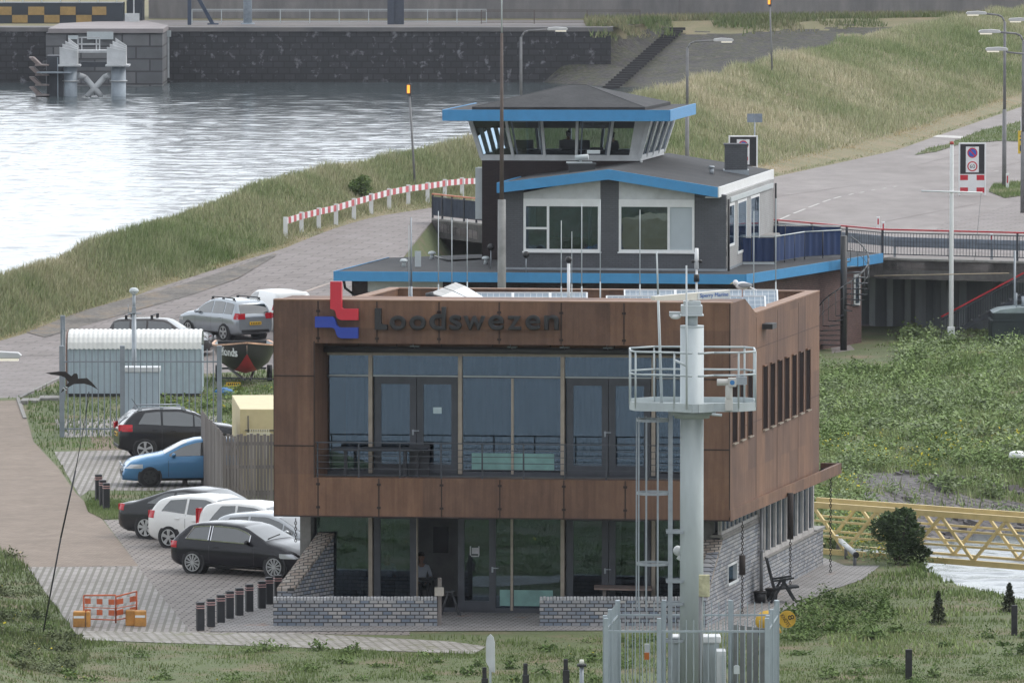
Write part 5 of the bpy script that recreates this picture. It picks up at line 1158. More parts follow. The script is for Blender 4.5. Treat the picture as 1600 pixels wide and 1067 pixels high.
hatch3 = dict(L=4.24,W=1.75,H=1.42,ra=.80,fa=3.46,wr=.315,top=[(0,.86),(.08,.95),(.18,1.02),(.55,1.33),(.9,1.39),(1.5,1.42),(2.1,1.39),(2.45,1.30),(3.15,.96),(3.6,.88),(4.0,.76),(4.18,.62),(4.24,.50)],
  belt=[(0,.86),(.5,.93),(1.5,.90),(3.1,.86),(4.24,.7)],win=[(.55,1.28,1.6,0),(1.36,2.62,0,0)],seams=[1.32,2.78],hand=[1.55],mir=2.6,tail=(.70,.88),ws=(3.08,2.32),rw=(.12,.5),rim=.74,spk=11,spw=.018,chrome=True,paint=paint('black car paint',(.013,.013,.017)),wiper=True,mm=M_trim,pz=.72)
hatch5 = dict(L=4.22,W=1.76,H=1.50,ra=.78,fa=3.38,wr=.315,top=[(0,.92),(.1,1.08),(.28,1.32),(.5,1.42),(1.3,1.50),(1.9,1.50),(2.35,1.38),(3.15,1.0),(3.6,.93),(4.0,.8),(4.22,.55)],
  belt=[(0,.95),(.6,1.02),(1.5,.95),(3.1,.92),(4.22,.7)],win=[(.50,1.28,1.3,0),(1.36,2.45,0,0),(2.5,2.85,0,0)],seams=[1.32,2.40,3.0],hand=[1.05,1.65],mir=2.7,tail=(.84,1.05),ws=(3.1,2.25),rw=(.12,.38),rim=.70,spk=5,spw=.055,paint=paint('white car paint',(.72,.72,.71)),pz=.7)
liftb = dict(L=4.83,W=1.85,H=1.48,ra=1.02,fa=3.76,wr=.335,top=[(0,.82),(.06,1.0),(.5,1.05),(.9,1.18),(1.6,1.41),(2.2,1.48),(2.8,1.44),(3.3,1.22),(3.75,.98),(4.3,.88),(4.7,.72),(4.83,.5)],
  belt=[(0,.92),(1.0,1.0),(2.2,.96),(3.7,.90),(4.83,.7)],win=[(1.05,1.9,.55,0),(1.98,3.0,0,0)],seams=[1.94,3.0,1.2],hand=[1.4,2.3],mir=3.3,tail=(.80,.98),ws=(3.72,2.9),rw=(.62,1.45),rim=.70,spk=7,spw=.05,paint=paint('charcoal car paint',(.028,.029,.032)),chrome=False,pz=.75)
golf = dict(L=4.20,W=1.76,H=1.48,ra=.78,fa=3.36,wr=.32,top=[(0,.92),(.1,1.1),(.35,1.38),(.7,1.46),(1.4,1.48),(1.9,1.45),(2.3,1.34),(2.95,1.01),(3.5,.92),(3.95,.80),(4.12,.62),(4.20,.45)],
  belt=[(0,.95),(1.0,.95),(2.9,.92),(4.2,.72)],win=[(.55,1.3,1.4,0),(1.38,2.75,0,0)],seams=[1.34,2.78],hand=[1.6],mir=2.62,tail=(.82,1.02),ws=(2.9,2.2),rw=(.1,.4),rim=.60,spk=6,spw=.06,rimm=mat('black steel rim',(.03,.03,.03),.6),paint=paint('mid blue car paint',(.075,.20,.36),.3,.2),pz=.6)
cross = dict(L=4.40,W=1.79,H=1.62,ra=.82,fa=3.45,wr=.345,zb=.26,top=[(0,.95),(.08,1.05),(.25,1.28),(.55,1.55),(1.2,1.62),(2.0,1.61),(2.5,1.48),(3.2,1.10),(3.7,1.03),(4.2,.85),(4.4,.6)],
  belt=[(0,1.06),(.7,1.12),(2.0,1.04),(3.2,1.0),(4.4,.8)],win=[(.62,1.35,1.5,0),(1.42,2.4,0,0),(2.45,2.95,0,0)],seams=[1.38,2.42,3.1],hand=[1.15,1.75],mir=2.8,tail=(.92,1.14),tlen=.42,ws=(3.15,2.4),rw=(.1,.5),rim=.70,spk=5,paint=paint('black crossover paint',(.014,.014,.016)),glass=M_cgl,rails=(.6,2.2),railm=M_galv,aerial=.75,pz=.8)
suv = dict(L=4.55,W=1.75,H=1.62,ra=.92,fa=3.54,wr=.345,zb=.26,top=[(0,.95),(.06,1.02),(.28,1.48),(.5,1.57),(1.4,1.62),(2.1,1.60),(2.55,1.46),(3.25,1.08),(3.8,1.02),(4.35,.86),(4.55,.6)],
  belt=[(0,1.02),(1.0,1.04),(3.2,.99),(4.55,.8)],win=[(.40,.98,0,0),(1.05,1.85,0,0),(1.93,2.9,0,0)],seams=[1.0,1.89,3.05],hand=[1.25,2.15],mir=2.85,tail=(.88,1.12),tlen=.22,ws=(3.2,2.4),rw=(.08,.27),rim=.68,spk=5,paint=paint('silver car paint',(.36,.39,.42),.3,.5),rails=(.55,2.3),railm=M_trim,bars=None,pz=.72)
estate = dict(L=3.96,W=1.68,H=1.43,ra=.62,fa=3.16,wr=.30,top=[(0,.95),(.05,1.05),(.2,1.33),(.4,1.40),(1.5,1.43),(2.15,1.40),(2.35,1.33),(2.85,1.0),(3.2,.94),(3.8,.82),(3.96,.5)],
  belt=[(0,.96),(2.8,.94),(3.96,.8)],win=[(.25,.85,0,0),(.92,1.5,0,0),(1.58,2.5,0,0)],seams=[1.54,2.6],hand=[1.7],mir=2.5,tail=(.8,1.0),ws=(2.84,2.3),rw=(.06,.2),rim=.7,spk=5,paint=paint('dark brown car paint',(.06,.055,.055)),bars=(.7,1.7),pz=.7)
mpv = dict(hatch5); mpv.update(H=1.58,top=[(0,.95),(.06,1.2),(.25,1.48),(.5,1.54),(1.3,1.58),(1.9,1.55),(2.35,1.44),(3.25,1.02),(3.6,.95),(4.0,.8),(4.22,.55)],tail=(.85,1.38),tlen=.12)
silv = dict(hatch5); silv.update(paint=paint('light silver car paint',(.42,.44,.46),.3,.4),H=1.46)
silv['top'] = [(x,z*.97) for x,z in hatch5['top']]
van = dict(L=4.4,W=1.8,H=1.80,ra=.85,fa=3.55,wr=.33,top=[(0,1.4),(.06,1.7),(.3,1.78),(2.0,1.80),(2.6,1.75),(2.95,1.6),(3.5,1.15),(4.0,1.0),(4.3,.8),(4.4,.6)],
  belt=[(0,1.12),(3.5,1.05),(4.4,.8)],win=[(2.2,3.1,0,0)],seams=[2.1,3.2],hand=[2.3],mir=3.1,tail=(.8,1.3),ws=(3.5,2.9),paint=MATS['white car paint'],pz=.7)
def put(nm, lab, px, py, head, sp, ax, h=0.0):
    if h: h = drop(px,py,260).z
    return car(nm,lab,axle(px,py,head,sp['W'],sp[ax],sp['ra'],h),head,sp)
put('parked_car','black three door hatchback with chrome window line and many spoked wheels, nearest the bollards',304.5,895.5,-31,hatch3,'ra')
put('parked_car','white five door hatchback with tinted rear glass, next to the charcoal car',267,855.7,-31,hatch5,'ra')
put('parked_car','charcoal liftback parked farthest along the row, beside the white hatchback',230.5,841.5,-31,liftb,'ra')
c_ = put('parked_car','white tall hatchback with upright red tail lamp, squeezed between two other parked cars',342,872,-31,mpv,'ra')
c_ = put('parked_car','pale silver car mostly hidden behind the black three door hatchback',362,882,-31,silv,'ra')
put('parked_car','mid blue hatchback with black wheels, front end pointing left',234,761,186,golf,'fa')
put('parked_car','black crossover with pale roof rails, behind the blue hatchback',226,718,10,cross,'ra')
put('parked_car','silver estate off roader with roof rails, rear towards us, up on the ramp',353,533,124,suv,'ra',.15)
put('parked_car','dark small estate with pale roof and roof bars, behind the white shed',193,556,-8,estate,'ra',.05)
car('parked_van','white van whose roof shows behind the silver off roader',(-8.85,301.6,.25),112,van)['category'] = 'van'

# ================================================================== YARD ON THE LEFT
# bollards
def bollard(px, py, h=.72, lab='', grp='black bollards beside the low wall'):
    b = on(px,py,.01); t = thing('bollard',lab,'bollard',(0,0,0),grp)
    m = MB(); m.box(-.095,.095,-.095,.095,0,h); m.build('post', mat('black bollard',(.016,.017,.021),.6,var=.2), t, bevel=.012)
    m = MB(); m.box(-.099,.099,-.099,.099,h-.10,h-.075); m.box(-.099,.099,-.099,.099,h-.16,h-.135); m.build('band', mat('bollard red white band',(.42,.25,.24),.5,var=.3,scale=14), t)
    t.location = (b.x,b.y,.01); t.rotation_euler.z = .25; return t
bl = [(313,984),(329.5,978.5),(345,972),(359,966),(374,961),(389.5,955),(409,950),(420.5,943.5),(434,940)]
names_ = ['nearest of the row of black bollards, standing furthest left','second bollard from the left in the long black row','third bollard from the left in the long black row','fourth bollard from the left in the long black row','middle bollard of the nine in the long black row','sixth bollard from the left in the long black row','seventh bollard from the left, after the wider gap in the black row','eighth bollard from the left, just before the last one by the wing wall','last bollard of the black row, tight against the brick wing wall']
for (x, y), n_ in zip(bl, names_): bollard(x, y, .72, n_)
for (x, y), n_ in zip([(154,783),(160.5,792),(166,797)],('farthest of the three bollards in the small grass patch','middle of the three bollards in the small grass patch','nearest of the three bollards in the small grass patch')): bollard(x, y, .82, n_, 'bollards in the small grass patch')
for (x, y), n_ in zip([(287,757),(291,758)],('taller brown timber stake in front of the blue hatchback','shorter brown timber stake in front of the blue hatchback')):
    b = on(x,y,0); t = thing('timber_stake',n_,'post',(b.x,b.y,0)); m = MB(); hh = .82 if x == 287 else .66; m.box(b.x-.04,b.x+.04,b.y-.04,b.y+.04,0,hh); m.build('stake', M_wood, t)
dsheet = sheet
sheet('grass_patch',[(133,785),(146,780),(206,786),(206,808),(162,812),(138,800)],M_grass,.02)
sheet('grass_patch',[(40,630),(100,632),(340,618),(425,640),(425,700),(100,702),(60,680)],M_grass,.003)
sheet('dirt_patch',[(140,682),(330,682),(330,700),(150,704)],mat('bare dirt',(.17,.13,.09),.95,var=.3),.009)
# roadwork barrier
t = thing('roadwork_barrier','orange and white plastic barrier folded at an angle on two orange yellow blocks','barrier',(0,0,0))
M_or = mat('faded orange plastic',(.50,.115,.045),.5,var=.2); M_oy = mat('dirty orange yellow block',(.46,.22,.055),.7,var=.35,scale=4)
b0 = on(131,977,0); b1 = on(181,979,0); b2 = on(212,976,0)
for p, q in ((b0,b1),(b1,b2+Vector((0,.5,0)))):
    m = MB(); Z = Vector((0,0,1)); m.tube([p+Z*.1,p+Z*.78,q+Z*.82,q+Z*.1],.022); m.beam(p+Z*.18,q+Z*.18,.03); m.beam(p+Z*.48,q+Z*.48,.02); m.build('frame', M_or, t)
    n_ = 5 if p is b0 else 3
    for z in (.36,.64):
        for i in range(n_):
            a = p.lerp(q,.04+.92*i/n_); c = p.lerp(q,.04+.92*(i+1)/n_); m = MB(); m.beam(a+Z*z,c+Z*z,.02,.14); m.build('orange_board' if i%2 == 0 else 'white_board', M_or if i%2 == 0 else M_offw, t)
for x0, x1, py in ((114,133,980),(134,141,980),(196,211,978),(210,228,979)):
    a, c = on(x0,py,0), on(x1,py,0); m = MB(); m.box(a.x,c.x,a.y,a.y+.3,0,.41); blk = m.build('foot_block', M_oy, t, bevel=.03)
    if x1-x0 > 16: m = MB(); m.box(a.x+.02,c.x-.02,a.y-.008,a.y-.001,.24,.30); m.build('reflector_strip', M_white, blk)
# corrugated shed
a, c = on(106,620,0), on(314,622,0); t = thing('site_shed','pale blue grey corrugated shed with rounded white ribbed roof inside the bar fence','shed',(a.x,a.y,0))
M_shed = mat('pale blue grey ribbed sheet',(.34,.41,.46),.5,var=.07); M_shr = mat('white ribbed sheet',(.62,.62,.60),.6,var=.08)
n_ = 56; m = MB(); P = [(a.x+(c.x-a.x)*i/n_, a.y+(.03 if i%2 else 0)) for i in range(n_+1)]
for p, q in zip(P[:-1],P[1:]): m.add([(p[0],p[1],.12),(q[0],q[1],.12),(q[0],q[1],1.72),(p[0],p[1],1.72)],[(0,1,2,3)])
m.box(a.x+.01,c.x-.01,a.y+.05,a.y+2.2,.12,1.71); m.build('wall', M_shed, t)
m = MB(); pf = [(-.06,1.70),(.0,1.93),(.12,2.10),(.3,2.22),(.6,2.30),(1.1,2.33),(1.6,2.30),(2.0,2.15),(2.25,1.72)]
for i in range(n_):
    x0, x1 = P[i][0], P[i+1][0]; o_ = .035 if i%2 else 0; o2 = 0 if i%2 else .035
    for (y0,z0),(y1,z1) in zip(pf[:-1],pf[1:]): m.add([(x0,a.y+y0,z0+o_),(x1,a.y+y0,z0+o2),(x1,a.y+y1,z1+o2),(x0,a.y+y1,z1+o_)],[(0,1,2,3)])
m.build('ribbed_roof', M_shr, t)
m = MB(); m.plate([(a.x-.02,a.y+y,z) for y,z in pf]+[(a.x-.02,a.y+2.2,.1),(a.x-.02,a.y,.1)],(-1,0,0),.05); m.build('end_panel', mat('rusty brown end panel',(.17,.11,.09),.7), t)
m = MB(); m.box(a.x,c.x,a.y,a.y+2.2,0,.12); m.build('base_frame', M_black, t)
# steel bar fence
def bar_fence(name, lab, p, q, H, sp, posts, mt=None, mid=None, capz=0.0, pw=.16):
    mt = mt or M_galv; t = thing(name, lab, 'fence', tuple(p)); L = (q-p).length; n_ = int(L/sp)
    m = MB()
    for i in range(n_+1): c = p.lerp(q,i/n_); m.beam(c+Vector((0,0,.05)),c+Vector((0,0,H)),.035,.045)
    m.build('pales', mt, t)
    m = MB(); m.beam(p+Vector((0,.03,.28)),q+Vector((0,.03,.28)),.05); m.beam(p+Vector((0,.03,H-.42)),q+Vector((0,.03,H-.42)),.05); m.build('rail', mt, t)
    for f in posts: c = p.lerp(q,f); m = MB(); m.box(c.x-pw/2,c.x+pw/2,c.y-pw/2,c.y+pw/2,0,H+.12); m.build('post', mt, t, bevel=.01)
    return t
M_fen = mat('zinc grey fence steel',(.22,.25,.28),.5,.3,var=.12)
p, q = on(97,683,0), on(343,683,0); bar_fence('bar_fence','tall zinc bar fence in front of the pale shed and the white cabinet',p,q,2.95,.2,(0,.385,1),M_fen)
p2 = Vector((p.x-.9,p.y+16,0)); bar_fence('bar_fence','side run of the tall zinc bar fence going back along the shed left end',p,p2,2.9,.5,(1,),M_fen)
# cabinet and sensor mast
a, c = on(191,671,0), on(249,671,0); t = thing('electrical_cabinet','pale blue grey upright cabinet with a white sloping cap inside the bar fence','cabinet',(a.x,a.y,0))
m = MB(); m.box(a.x,c.x,a.y,a.y+.6,.1,1.95); m.build('body', M_shed, t, bevel=.01); m = MB(); m.box(a.x-.03,c.x+.03,a.y-.05,a.y+.65,1.95,2.12); m.build('cap', M_offw, t, bevel=.02)
m = MB(); m.box(a.x+.6,a.x+.61,a.y-.004,a.y,.15,1.9); m.box(a.x,a.x+.1,a.y-.1,a.y,.02,.2); m.build('door_seam', M_trim, t)
b = on(210,660,0); t = thing('sensor_mast','thin grey mast with a small dome sensor on top, rising behind the cabinet','mast',(b.x,b.y,0)); zt = at(210,455,b.y).z
m = MB(); m.cyl((b.x,b.y,0),(b.x,b.y,zt-.75),.085,.08); m.cyl((b.x,b.y,zt-.75),(b.x,b.y,zt-.1),.055); m.build('pole', M_galv, t)
m = MB(); m.cyl((b.x,b.y,zt-.12),(b.x,b.y,zt-.02),.06,.16,16); m.cyl((b.x,b.y,zt-.02),(b.x,b.y,zt+.05),.17,.15,16); m.sphere((b.x,b.y,zt+.05),.15,sc=(1,1,.5)); m.build('dome_sensor', M_lgrey, t)
m = MB(); m.box(b.x-.2,b.x+.25,b.y-.03,b.y+.03,zt-.78,zt-.74); m.cbox((b.x,b.y-.08,zt-.65),(.14,.12,.22)); m.cyl((b.x-.2,b.y,zt-.75),(b.x-.2,b.y,zt-.45),.012,n=5); m.build('bracket', M_galv, t)
# grey timber fence
t = thing('timber_fence','weathered grey upright plank fence around the yard beside the building','fence',(-9,232,0))
f0, f1, f2 = on(315,756,0), on(349,797,0), on(432,797,0)
rr = random.Random(4)
for p, q in ((f0,f1),(f1,f2)):
    L = (q-p).length; n_ = int(L/(.13 if p is f0 else .095)); m = MB()
    for i in range(n_): c = p.lerp(q,(i+.5)/n_); hh = 2.27+rr.uniform(-.05,.05); m.cbox((c.x,c.y+rr.uniform(-.012,.012),hh/2),(L/n_*.88,.03,hh),rz=math.atan2(q.y-p.y,q.x-p.x)+(rr.uniform(-.05,.05)))
    m.build('planks', M_wood, t)
    m = MB()
    for z in (.5,1.3,2.0): m.beam(p+Vector((.03,.06,z)),q+Vector((.03,.06,z)),.06,.1)
    m.build('rail', M_wood, t)
# yellow container
t = thing('storage_container','pale yellow metal storage container with locking bars behind the timber fence','container',(-7,237,0)); M_cy = mat('pale yellow container',(.56,.47,.26),.55,var=.08)
x0 = at(375,641,235).x; m = MB(); m.prism([(x0,235),(x0+2.6,234.9),(x0+2.3,240.8),(x0-.45,240.6)],.1,2.6); m.build('body', M_cy, t, bevel=.02)
m = MB()
for dx in (.25,1.3,1.42): m.cyl((x0+dx,234.95,.2),(x0+dx,234.93,2.4),.02,n=6)
m.beam((x0+.15,234.93,1.95),(x0+1.4,234.93,1.95),.03); m.build('locking_bar', M_dark, t)
m = MB(); a, c = at(390,676,233.5), at(420,678,233.5)
for k in range(9): x = a.x+.07*k; m.box(x,x+.04,233.5,233.54,1.2,a.z+.1)
m.box(a.x-.1,a.x+.65,233.48,233.5,a.z-.05,a.z); 
t2 = thing('white_grating','small pale slatted grating leaning behind the timber fence','grating',(a.x,233.5,0)); m.build('slats', mat('cream slats',(.6,.56,.42),.6), t2)
# boat on trailer
t = thing('work_boat','black open work boat with red bottom and white lettering, resting on its trailer','boat',(0,0,0))
M_hull = mat('black boat hull',(.012,.012,.014),.3,var=.05); M_redh = mat('red boat bottom',(.42,.03,.04),.4,var=.1); M_bin = mat('pale boat inside',(.36,.41,.43),.6,var=.1)
BL = 5.2; nst = 22; sec = []
for i in range(nst+1):
    u = i/nst; bw = 1.12*(1-max(0,(u-.45)/.55)**2.4)**.9 if u < 1 else .0; bw = max(bw,.02); bw *= .86+.14*min(1,u*3); sh = .98+.28*u**3; kz = .05+.75*max(0,(u-.72)/.28)**2.2
    sec.append((u*BL,bw,sh,kz))
def hullring(x,bw,sh,kz,inset=0): 
    b = bw-inset if bw > inset+.02 else bw*.5; return [(x,-b,sh),(x,-b*.97,sh-.25*(sh-kz)),(x,-b*.80,kz+.35*(sh-kz)),(x,-b*.5,kz+.12*(sh-kz)),(x,0,kz),(x,b*.5,kz+.12*(sh-kz)),(x,b*.80,kz+.35*(sh-kz)),(x,b*.97,sh-.25*(sh-kz)),(x,b,sh)]
Zb = .38
P = np.array([[(p[0],p[1],p[2]+Zb) for p in hullring(*s_)] for s_ in sec]); mi = np.zeros((nst,8)); mi[:,3:5] = 1
grid_mesh(P,'hull',[M_hull,M_redh],t,mi=mi,flip=True)
P2 = np.array([[(p[0]-.02,p[1],p[2]+Zb+.01) for p in hullring(s_[0],s_[1],s_[2],s_[3]+.12,.06)] for s_ in sec]); grid_mesh(P2,'inner_hull',M_bin,t)
m = MB(); m.plate([(0,p[1],p[2]+Zb) for p in hullring(*sec[0])],(1,0,0),.05); m.build('transom', M_hull, t)
m = MB()
for sd_ in (-1,1):
    g = [Vector((s_[0],sd_*s_[1],s_[2]+Zb)) for s_ in sec]
    for p, q in zip(g[:-1],g[1:]): m.beam(p,q,.09,.06)
m.build('gunwale', mat('pale orange gunwale',(.55,.33,.22),.6,var=.4,scale=2), t)
m = MB(); m.box(3.4,3.5,-.8,.8,Zb+.55,Zb+.85); m.box(1.5,1.8,-1,1,Zb+.6,Zb+.66); m.build('thwart', M_wood, t)
m = MB(); m.sphere((3.6,-.2,Zb+.95),.14); m.sphere((3.7,.1,Zb+.95),.12); m.sphere((3.5,.3,Zb+.92),.13,sc=(1.4,1,.6)); m.build('rope_heap', mat('pale rope heap',(.55,.38,.28),.9), t)
# lettering on the starboard bow, on the flare
th = -86; 
def hull_pt(i, z, off=.035):
    r_ = hullring(*sec[i]); zs_ = [p[2] for p in r_[4::-1]]; ys_ = [p[1] for p in r_[4::-1]]; return Vector((sec[i][0],float(np.interp(z,zs_,ys_))-off,z+Zb))
A, Bv, Cv = hull_pt(16,.78), hull_pt(21,.78,.06), hull_pt(18,1.0)
ux = Bv-A; text_on('efonds','boat_lettering',M_white,t,A+Vector((0,-.02,-.06)),ux,Vector((0,-.10,1)),ux.length*.9,.32,.05)
m = MB()
for k, (dx, dz, hh) in enumerate(((0,.0,.16),(.12,.05,.14),(.28,-.02,.18),(.1,-.12,.08))): m.cbox((sec[19][0]-.1+dx*.6-.3,sec[19][1]*1.0-.0+.05-dx*.25,Zb+.95+dz),(.16,.03,hh),rz=-.45)
m.build('blue_mark', mat('bright blue mark',(.02,.28,.6),.5), t)
b = on(340,545,.0); bl_ = on(345,580,0); t.location = (bl_.x-1.2,bl_.y+2.8,.0); bow = on(386,606,0)
t.rotation_euler.z = R(th); t.location = (bow.x-math.cos(R(th))*BL, bow.y-math.sin(R(th))*BL, 0)
tr = thing('boat_trailer','dark boat trailer with a yellow number plate under the black boat','trailer',tuple(t.location)); tr.rotation_euler.z = R(th); tr.location = t.location
tl = tr.location.copy(); tr.location = (0,0,0)
m = MB(); m.beam((-.3,-.5,.34),(BL+.5,-.1,.34),.07); m.beam((-.3,.5,.34),(BL+.5,.1,.34),.07); m.beam((.0,-.9,.34),(0,.9,.34),.07); m.beam((BL-.2,-1.0,.36),(BL-.2,1.1,.30),.05); m.build('frame', M_dark, tr)
for y in (-.95,.95): m = MB(); m.cyl((1.9,y-.09,.3),(1.9,y+.09,.3),.3,n=20); m.build('wheel', M_tyre, tr)
m = MB(); m.box(BL-.1,BL-.07,-.75,-.23,.06,.20); pl = m.build('number_plate', M_plate, tr); m = MB(); [m.box(BL-.068,BL-.065,-.7+k*.075,-.655+k*.075,.1,.17) for k in range(6)]; m.build('plate_marks', M_trim, pl)
tr.location = tl
t = thing('tarpaulin','small blue tarpaulin bundle on the ground beside the boat trailer','tarpaulin',(0,0,0)); b = on(350,617,0); m = MB(); m.sphere((b.x,b.y,.1),.35,sc=(1,.7,.5)); m.build('tarpaulin_cloth', mat('blue tarpaulin',(.05,.18,.42),.6,var=.3), t)
t = thing('stone_slab','pale concrete kerb blocks stacked at the corner of the grass by the ramp','slab',(0,0,0))
for a_, b_, z in (((32,632),(43,632),.14),((44,630),(60,630),.1),((60,626),(96,620),.1)): p, q = on(*a_), on(*b_); m = MB(); m.box(p.x,q.x,p.y,p.y+1.2,0,z); m.build('slab', M_conc, t, bevel=.01)
# ================================================================== RADAR MAST AND ITS FENCE
TY = 179.3; tp_ = at(1080.7,900,TY); tx = tp_.x; Z_ = lambda py, Y=TY: at(1080,py,Y).z; X_ = lambda px, Y=TY: at(px,700,Y).x
t = thing('radar_mast','tall pale grey steel radar column with a railed platform, in front of the rusty building','mast',(tx,TY,0))
M_rm = mat('pale grey green mast paint',(.42,.465,.475),.5,var=.13,scale=2.5,streak=.25)
rc = (X_(1099.2)-X_(1062.5))/2; m = MB(); m.smooth = False; m.cyl((tx,TY,-.2),(tx,TY,Z_(509)),rc,n=36); m.build('column', M_rm, t)
m = MB(); m.cyl((tx,TY,Z_(509)),(tx,TY,Z_(489)),.13,n=20); m.cyl((tx,TY,Z_(511)),(tx,TY,Z_(508.5)),rc*1.01,n=36); m.build('neck', M_rm, t)
m = MB(); zb, zt = Z_(491), Z_(470); m.prism([(tx-.26,TY-.25),(tx+.24,TY-.25),(tx+.24,TY+.25),(tx-.26,TY+.25)],zb,zb+.22); m.prism([(tx-.2,TY-.2),(tx+.2,TY-.2),(tx+.2,TY+.2),(tx-.2,TY+.2)],zb+.22,zt); m.box(tx-.3,tx+.27,TY-.3,TY+.3,zb-.03,zb); gb = m.build('gearbox', M_lgrey, t, bevel=.02)
# turning bar antenna
ang = R(40); zc = Z_(460); L1, L2 = (tx-X_(1019))/math.cos(ang), (X_(1137)-tx)/math.cos(ang)*1.03; d = Vector((math.cos(ang),math.sin(ang),0)); nn = Vector((d.y,-d.x,0))
zc = zt+.08; P_ = []; m = MB(); o_ = Vector((tx,TY,0))
pl_ = [(-L1,zc-.02),(-L1,zc+.07),(-.1,zc+.10),(L2,zc+.13),(L2,zc-.06),(L2*.4,zc-.06),(.15,zc-.06),(-.15,zc-.06)]
m.plate([o_+d*a+nn*.07+Vector((0,0,z)) for a,z in pl_],-nn,.14); ra_ = m.build('radar_bar', mat('ivory radar bar',(.60,.57,.50),.5,var=.05), t)
A_ = o_+d*(L2-.95)+nn*.085+Vector((0,0,zc-.035)); m = MB(); m.plate([o_+d*a+nn*.071+Vector((0,0,z)) for a,z in ((L2-1.02,zc-.055),(L2-.01,zc-.055),(L2-.01,zc+.115),(L2-1.02,zc+.09))],nn,.008); m.build('name_plate', M_offw, ra_)
text_on('Sperry Marine','name_lettering',mat('blue lettering',(.04,.12,.38),.5),ra_,A_,d,(0,0,1),.88,.12,.006)
m = MB(); m.cyl((tx,TY,zt),(tx,TY,zc),.07); m.cbox((X_(1054),TY-.1,Z_(490)),(.26,.2,.1)); m.build('bearing', M_lgrey, gb); m = MB(); m.sphere((X_(1055),TY-.12,Z_(494)),.13,sc=(1,1,.5)); m.build('floodlight', M_white, gb)
# platform
zf = Z_(638,TY-1.0); rel = [(-1.5,-.35),(-1.38,-.72),(-.45,-.98),(-.02,-1.28),(.12,-1.3),(.5,-1.0),(1.1,-.98),(1.52,-.62),(1.52,.55),(1.3,.85),(-.9,1.0),(-1.5,.5)]
k_ = (X_(1178)-X_(983.5))/3.02; rel = [(a*k_,b) for a,b in rel]; W_ = [Vector((tx+a,TY+b,0)) for a,b in rel]
m = MB(); m.prism([(p.x,p.y) for p in W_],zf-.02,zf); 
M_grate = mat('grating grey',(.30,.34,.35),.6,var=.15,scale=30); fl_ = m.build('platform_floor', M_grate, t)
m = MB()
for p, q in zip(W_, W_[1:]+W_[:1]): m.beam(p+Vector((0,0,zf+.02)),q+Vector((0,0,zf+.02)),.03,.20)
for a in ((-1.4,0),(1.4,0),(0,-1.1),(0,.9)): m.beam((tx,TY,zf-.1),(tx+a[0],TY+a[1],zf-.06),.08,.12)
m.cyl((tx,TY,zf-.3),(tx,TY,zf-.1),rc*1.5,n=24); m.box(tx-.5,tx+.55,TY-.3,TY+.3,zf-.22,zf-.1); m.build('platform_frame', M_rm, t)
zr = Z_(551,TY-1.0); m = MB()
for i,(p, q) in enumerate(zip(W_, W_[1:]+W_[:1])):
    if i in (3,): continue
    for z in (zr,(zr+zf)/2+.12): m.cyl(p+Vector((0,0,z)),q+Vector((0,0,z)),.024,n=8)
m.build('platform_rail', M_rm, t)
posts_ = [W_[0],W_[1],W_[2],W_[6],W_[7],W_[8],W_[9],W_[10],W_[11],W_[10].lerp(W_[9],.4)]
for p in posts_: m = MB(); m.cyl(p+Vector((0,0,zf)),p+Vector((0,0,zr)),.022,n=8); m.build('rail_post', M_rm, t)
# ladder with safety cage
lx = X_(1047.5); m = MB(); zt2 = zf-.1; m.box(lx-.05,lx+.05,TY-.22,TY-.17,0,zt2); m.box(lx-.05,lx+.05,TY+.17,TY+.22,0,zt2)
for k in range(int(zt2/.28)): m.cyl((lx,TY-.2,.2+k*.28),(lx,TY+.2,.2+k*.28),.015,n=6)
for py in (830,907,942,1000): z = Z_(py); m.box(lx-.1,tx-rc+.08,TY-.24,TY-.18,z-.03,z+.03); m.box(lx-.1,tx-rc+.08,TY+.18,TY+.24,z-.03,z+.03)
lad = m.build('ladder', M_galv, t)
cg = MB(); cr = (lx-X_(996))/1.75
for py in (656,770,880): z = Z_(py); pts = [Vector((lx-cr*.9+cr*.9*math.cos(a)*1.0-.0,TY+.38*math.sin(a),z)) for a in [R(x) for x in range(20,341,16)]]; [cg.beam(a,b,.012,.06) for a,b in zip(pts[:-1],pts[1:])]
for a in (75,115,150,180,210,245,285): a = R(a); x, y = lx-cr*.9+cr*.9*math.cos(a), TY+.38*math.sin(a); cg.box(x-.016,x+.016,y-.006,y+.006,Z_(952),Z_(652))
cg.build('safety_cage', M_galv, lad)
# camera on the platform, lamps and fittings
cxm = X_(1138.5,TY-.9); z0 = Z_(641,TY-1.0); m = MB(); m.box(cxm-.09,cxm+.09,TY-1.12,TY-.98,z0,z0+.27); m.cyl((cxm,TY-1.05,z0+.27),(cxm,TY-1.05,z0+.6),.085,n=14); m.cyl((cxm-.28,TY-1.05,z0+.66),(cxm+.0,TY-1.05,z0+.66),.08,n=14); m.box(cxm-.02,cxm+.17,TY-1.16,TY-.96,z0+.56,z0+.76); cc = m.build('camera', mat('ivory camera housing',(.52,.51,.48),.5,var=.06), t, bevel=.01)
m = MB(); m.cyl((cxm+.075,TY-1.162,z0+.66),(cxm+.075,TY-1.172,z0+.66),.055,n=18); m.build('round_emblem', mat('emblem mid blue',(.05,.22,.50),.5), cc)
m = MB(); m.prism([(cxm+.17,TY-1.1),(cxm+.42,TY-1.0),(cxm+.42,TY-.85),(cxm+.17,TY-.95)],z0+.60,z0+.78); m.build('lens_hood', M_galv, cc)
m = MB(); m.cyl((X_(1110),TY-1.1,zf-.13),(X_(1126),TY-1.1,zf-.15),.035); m.build('spot_lamp', M_lgrey, t)
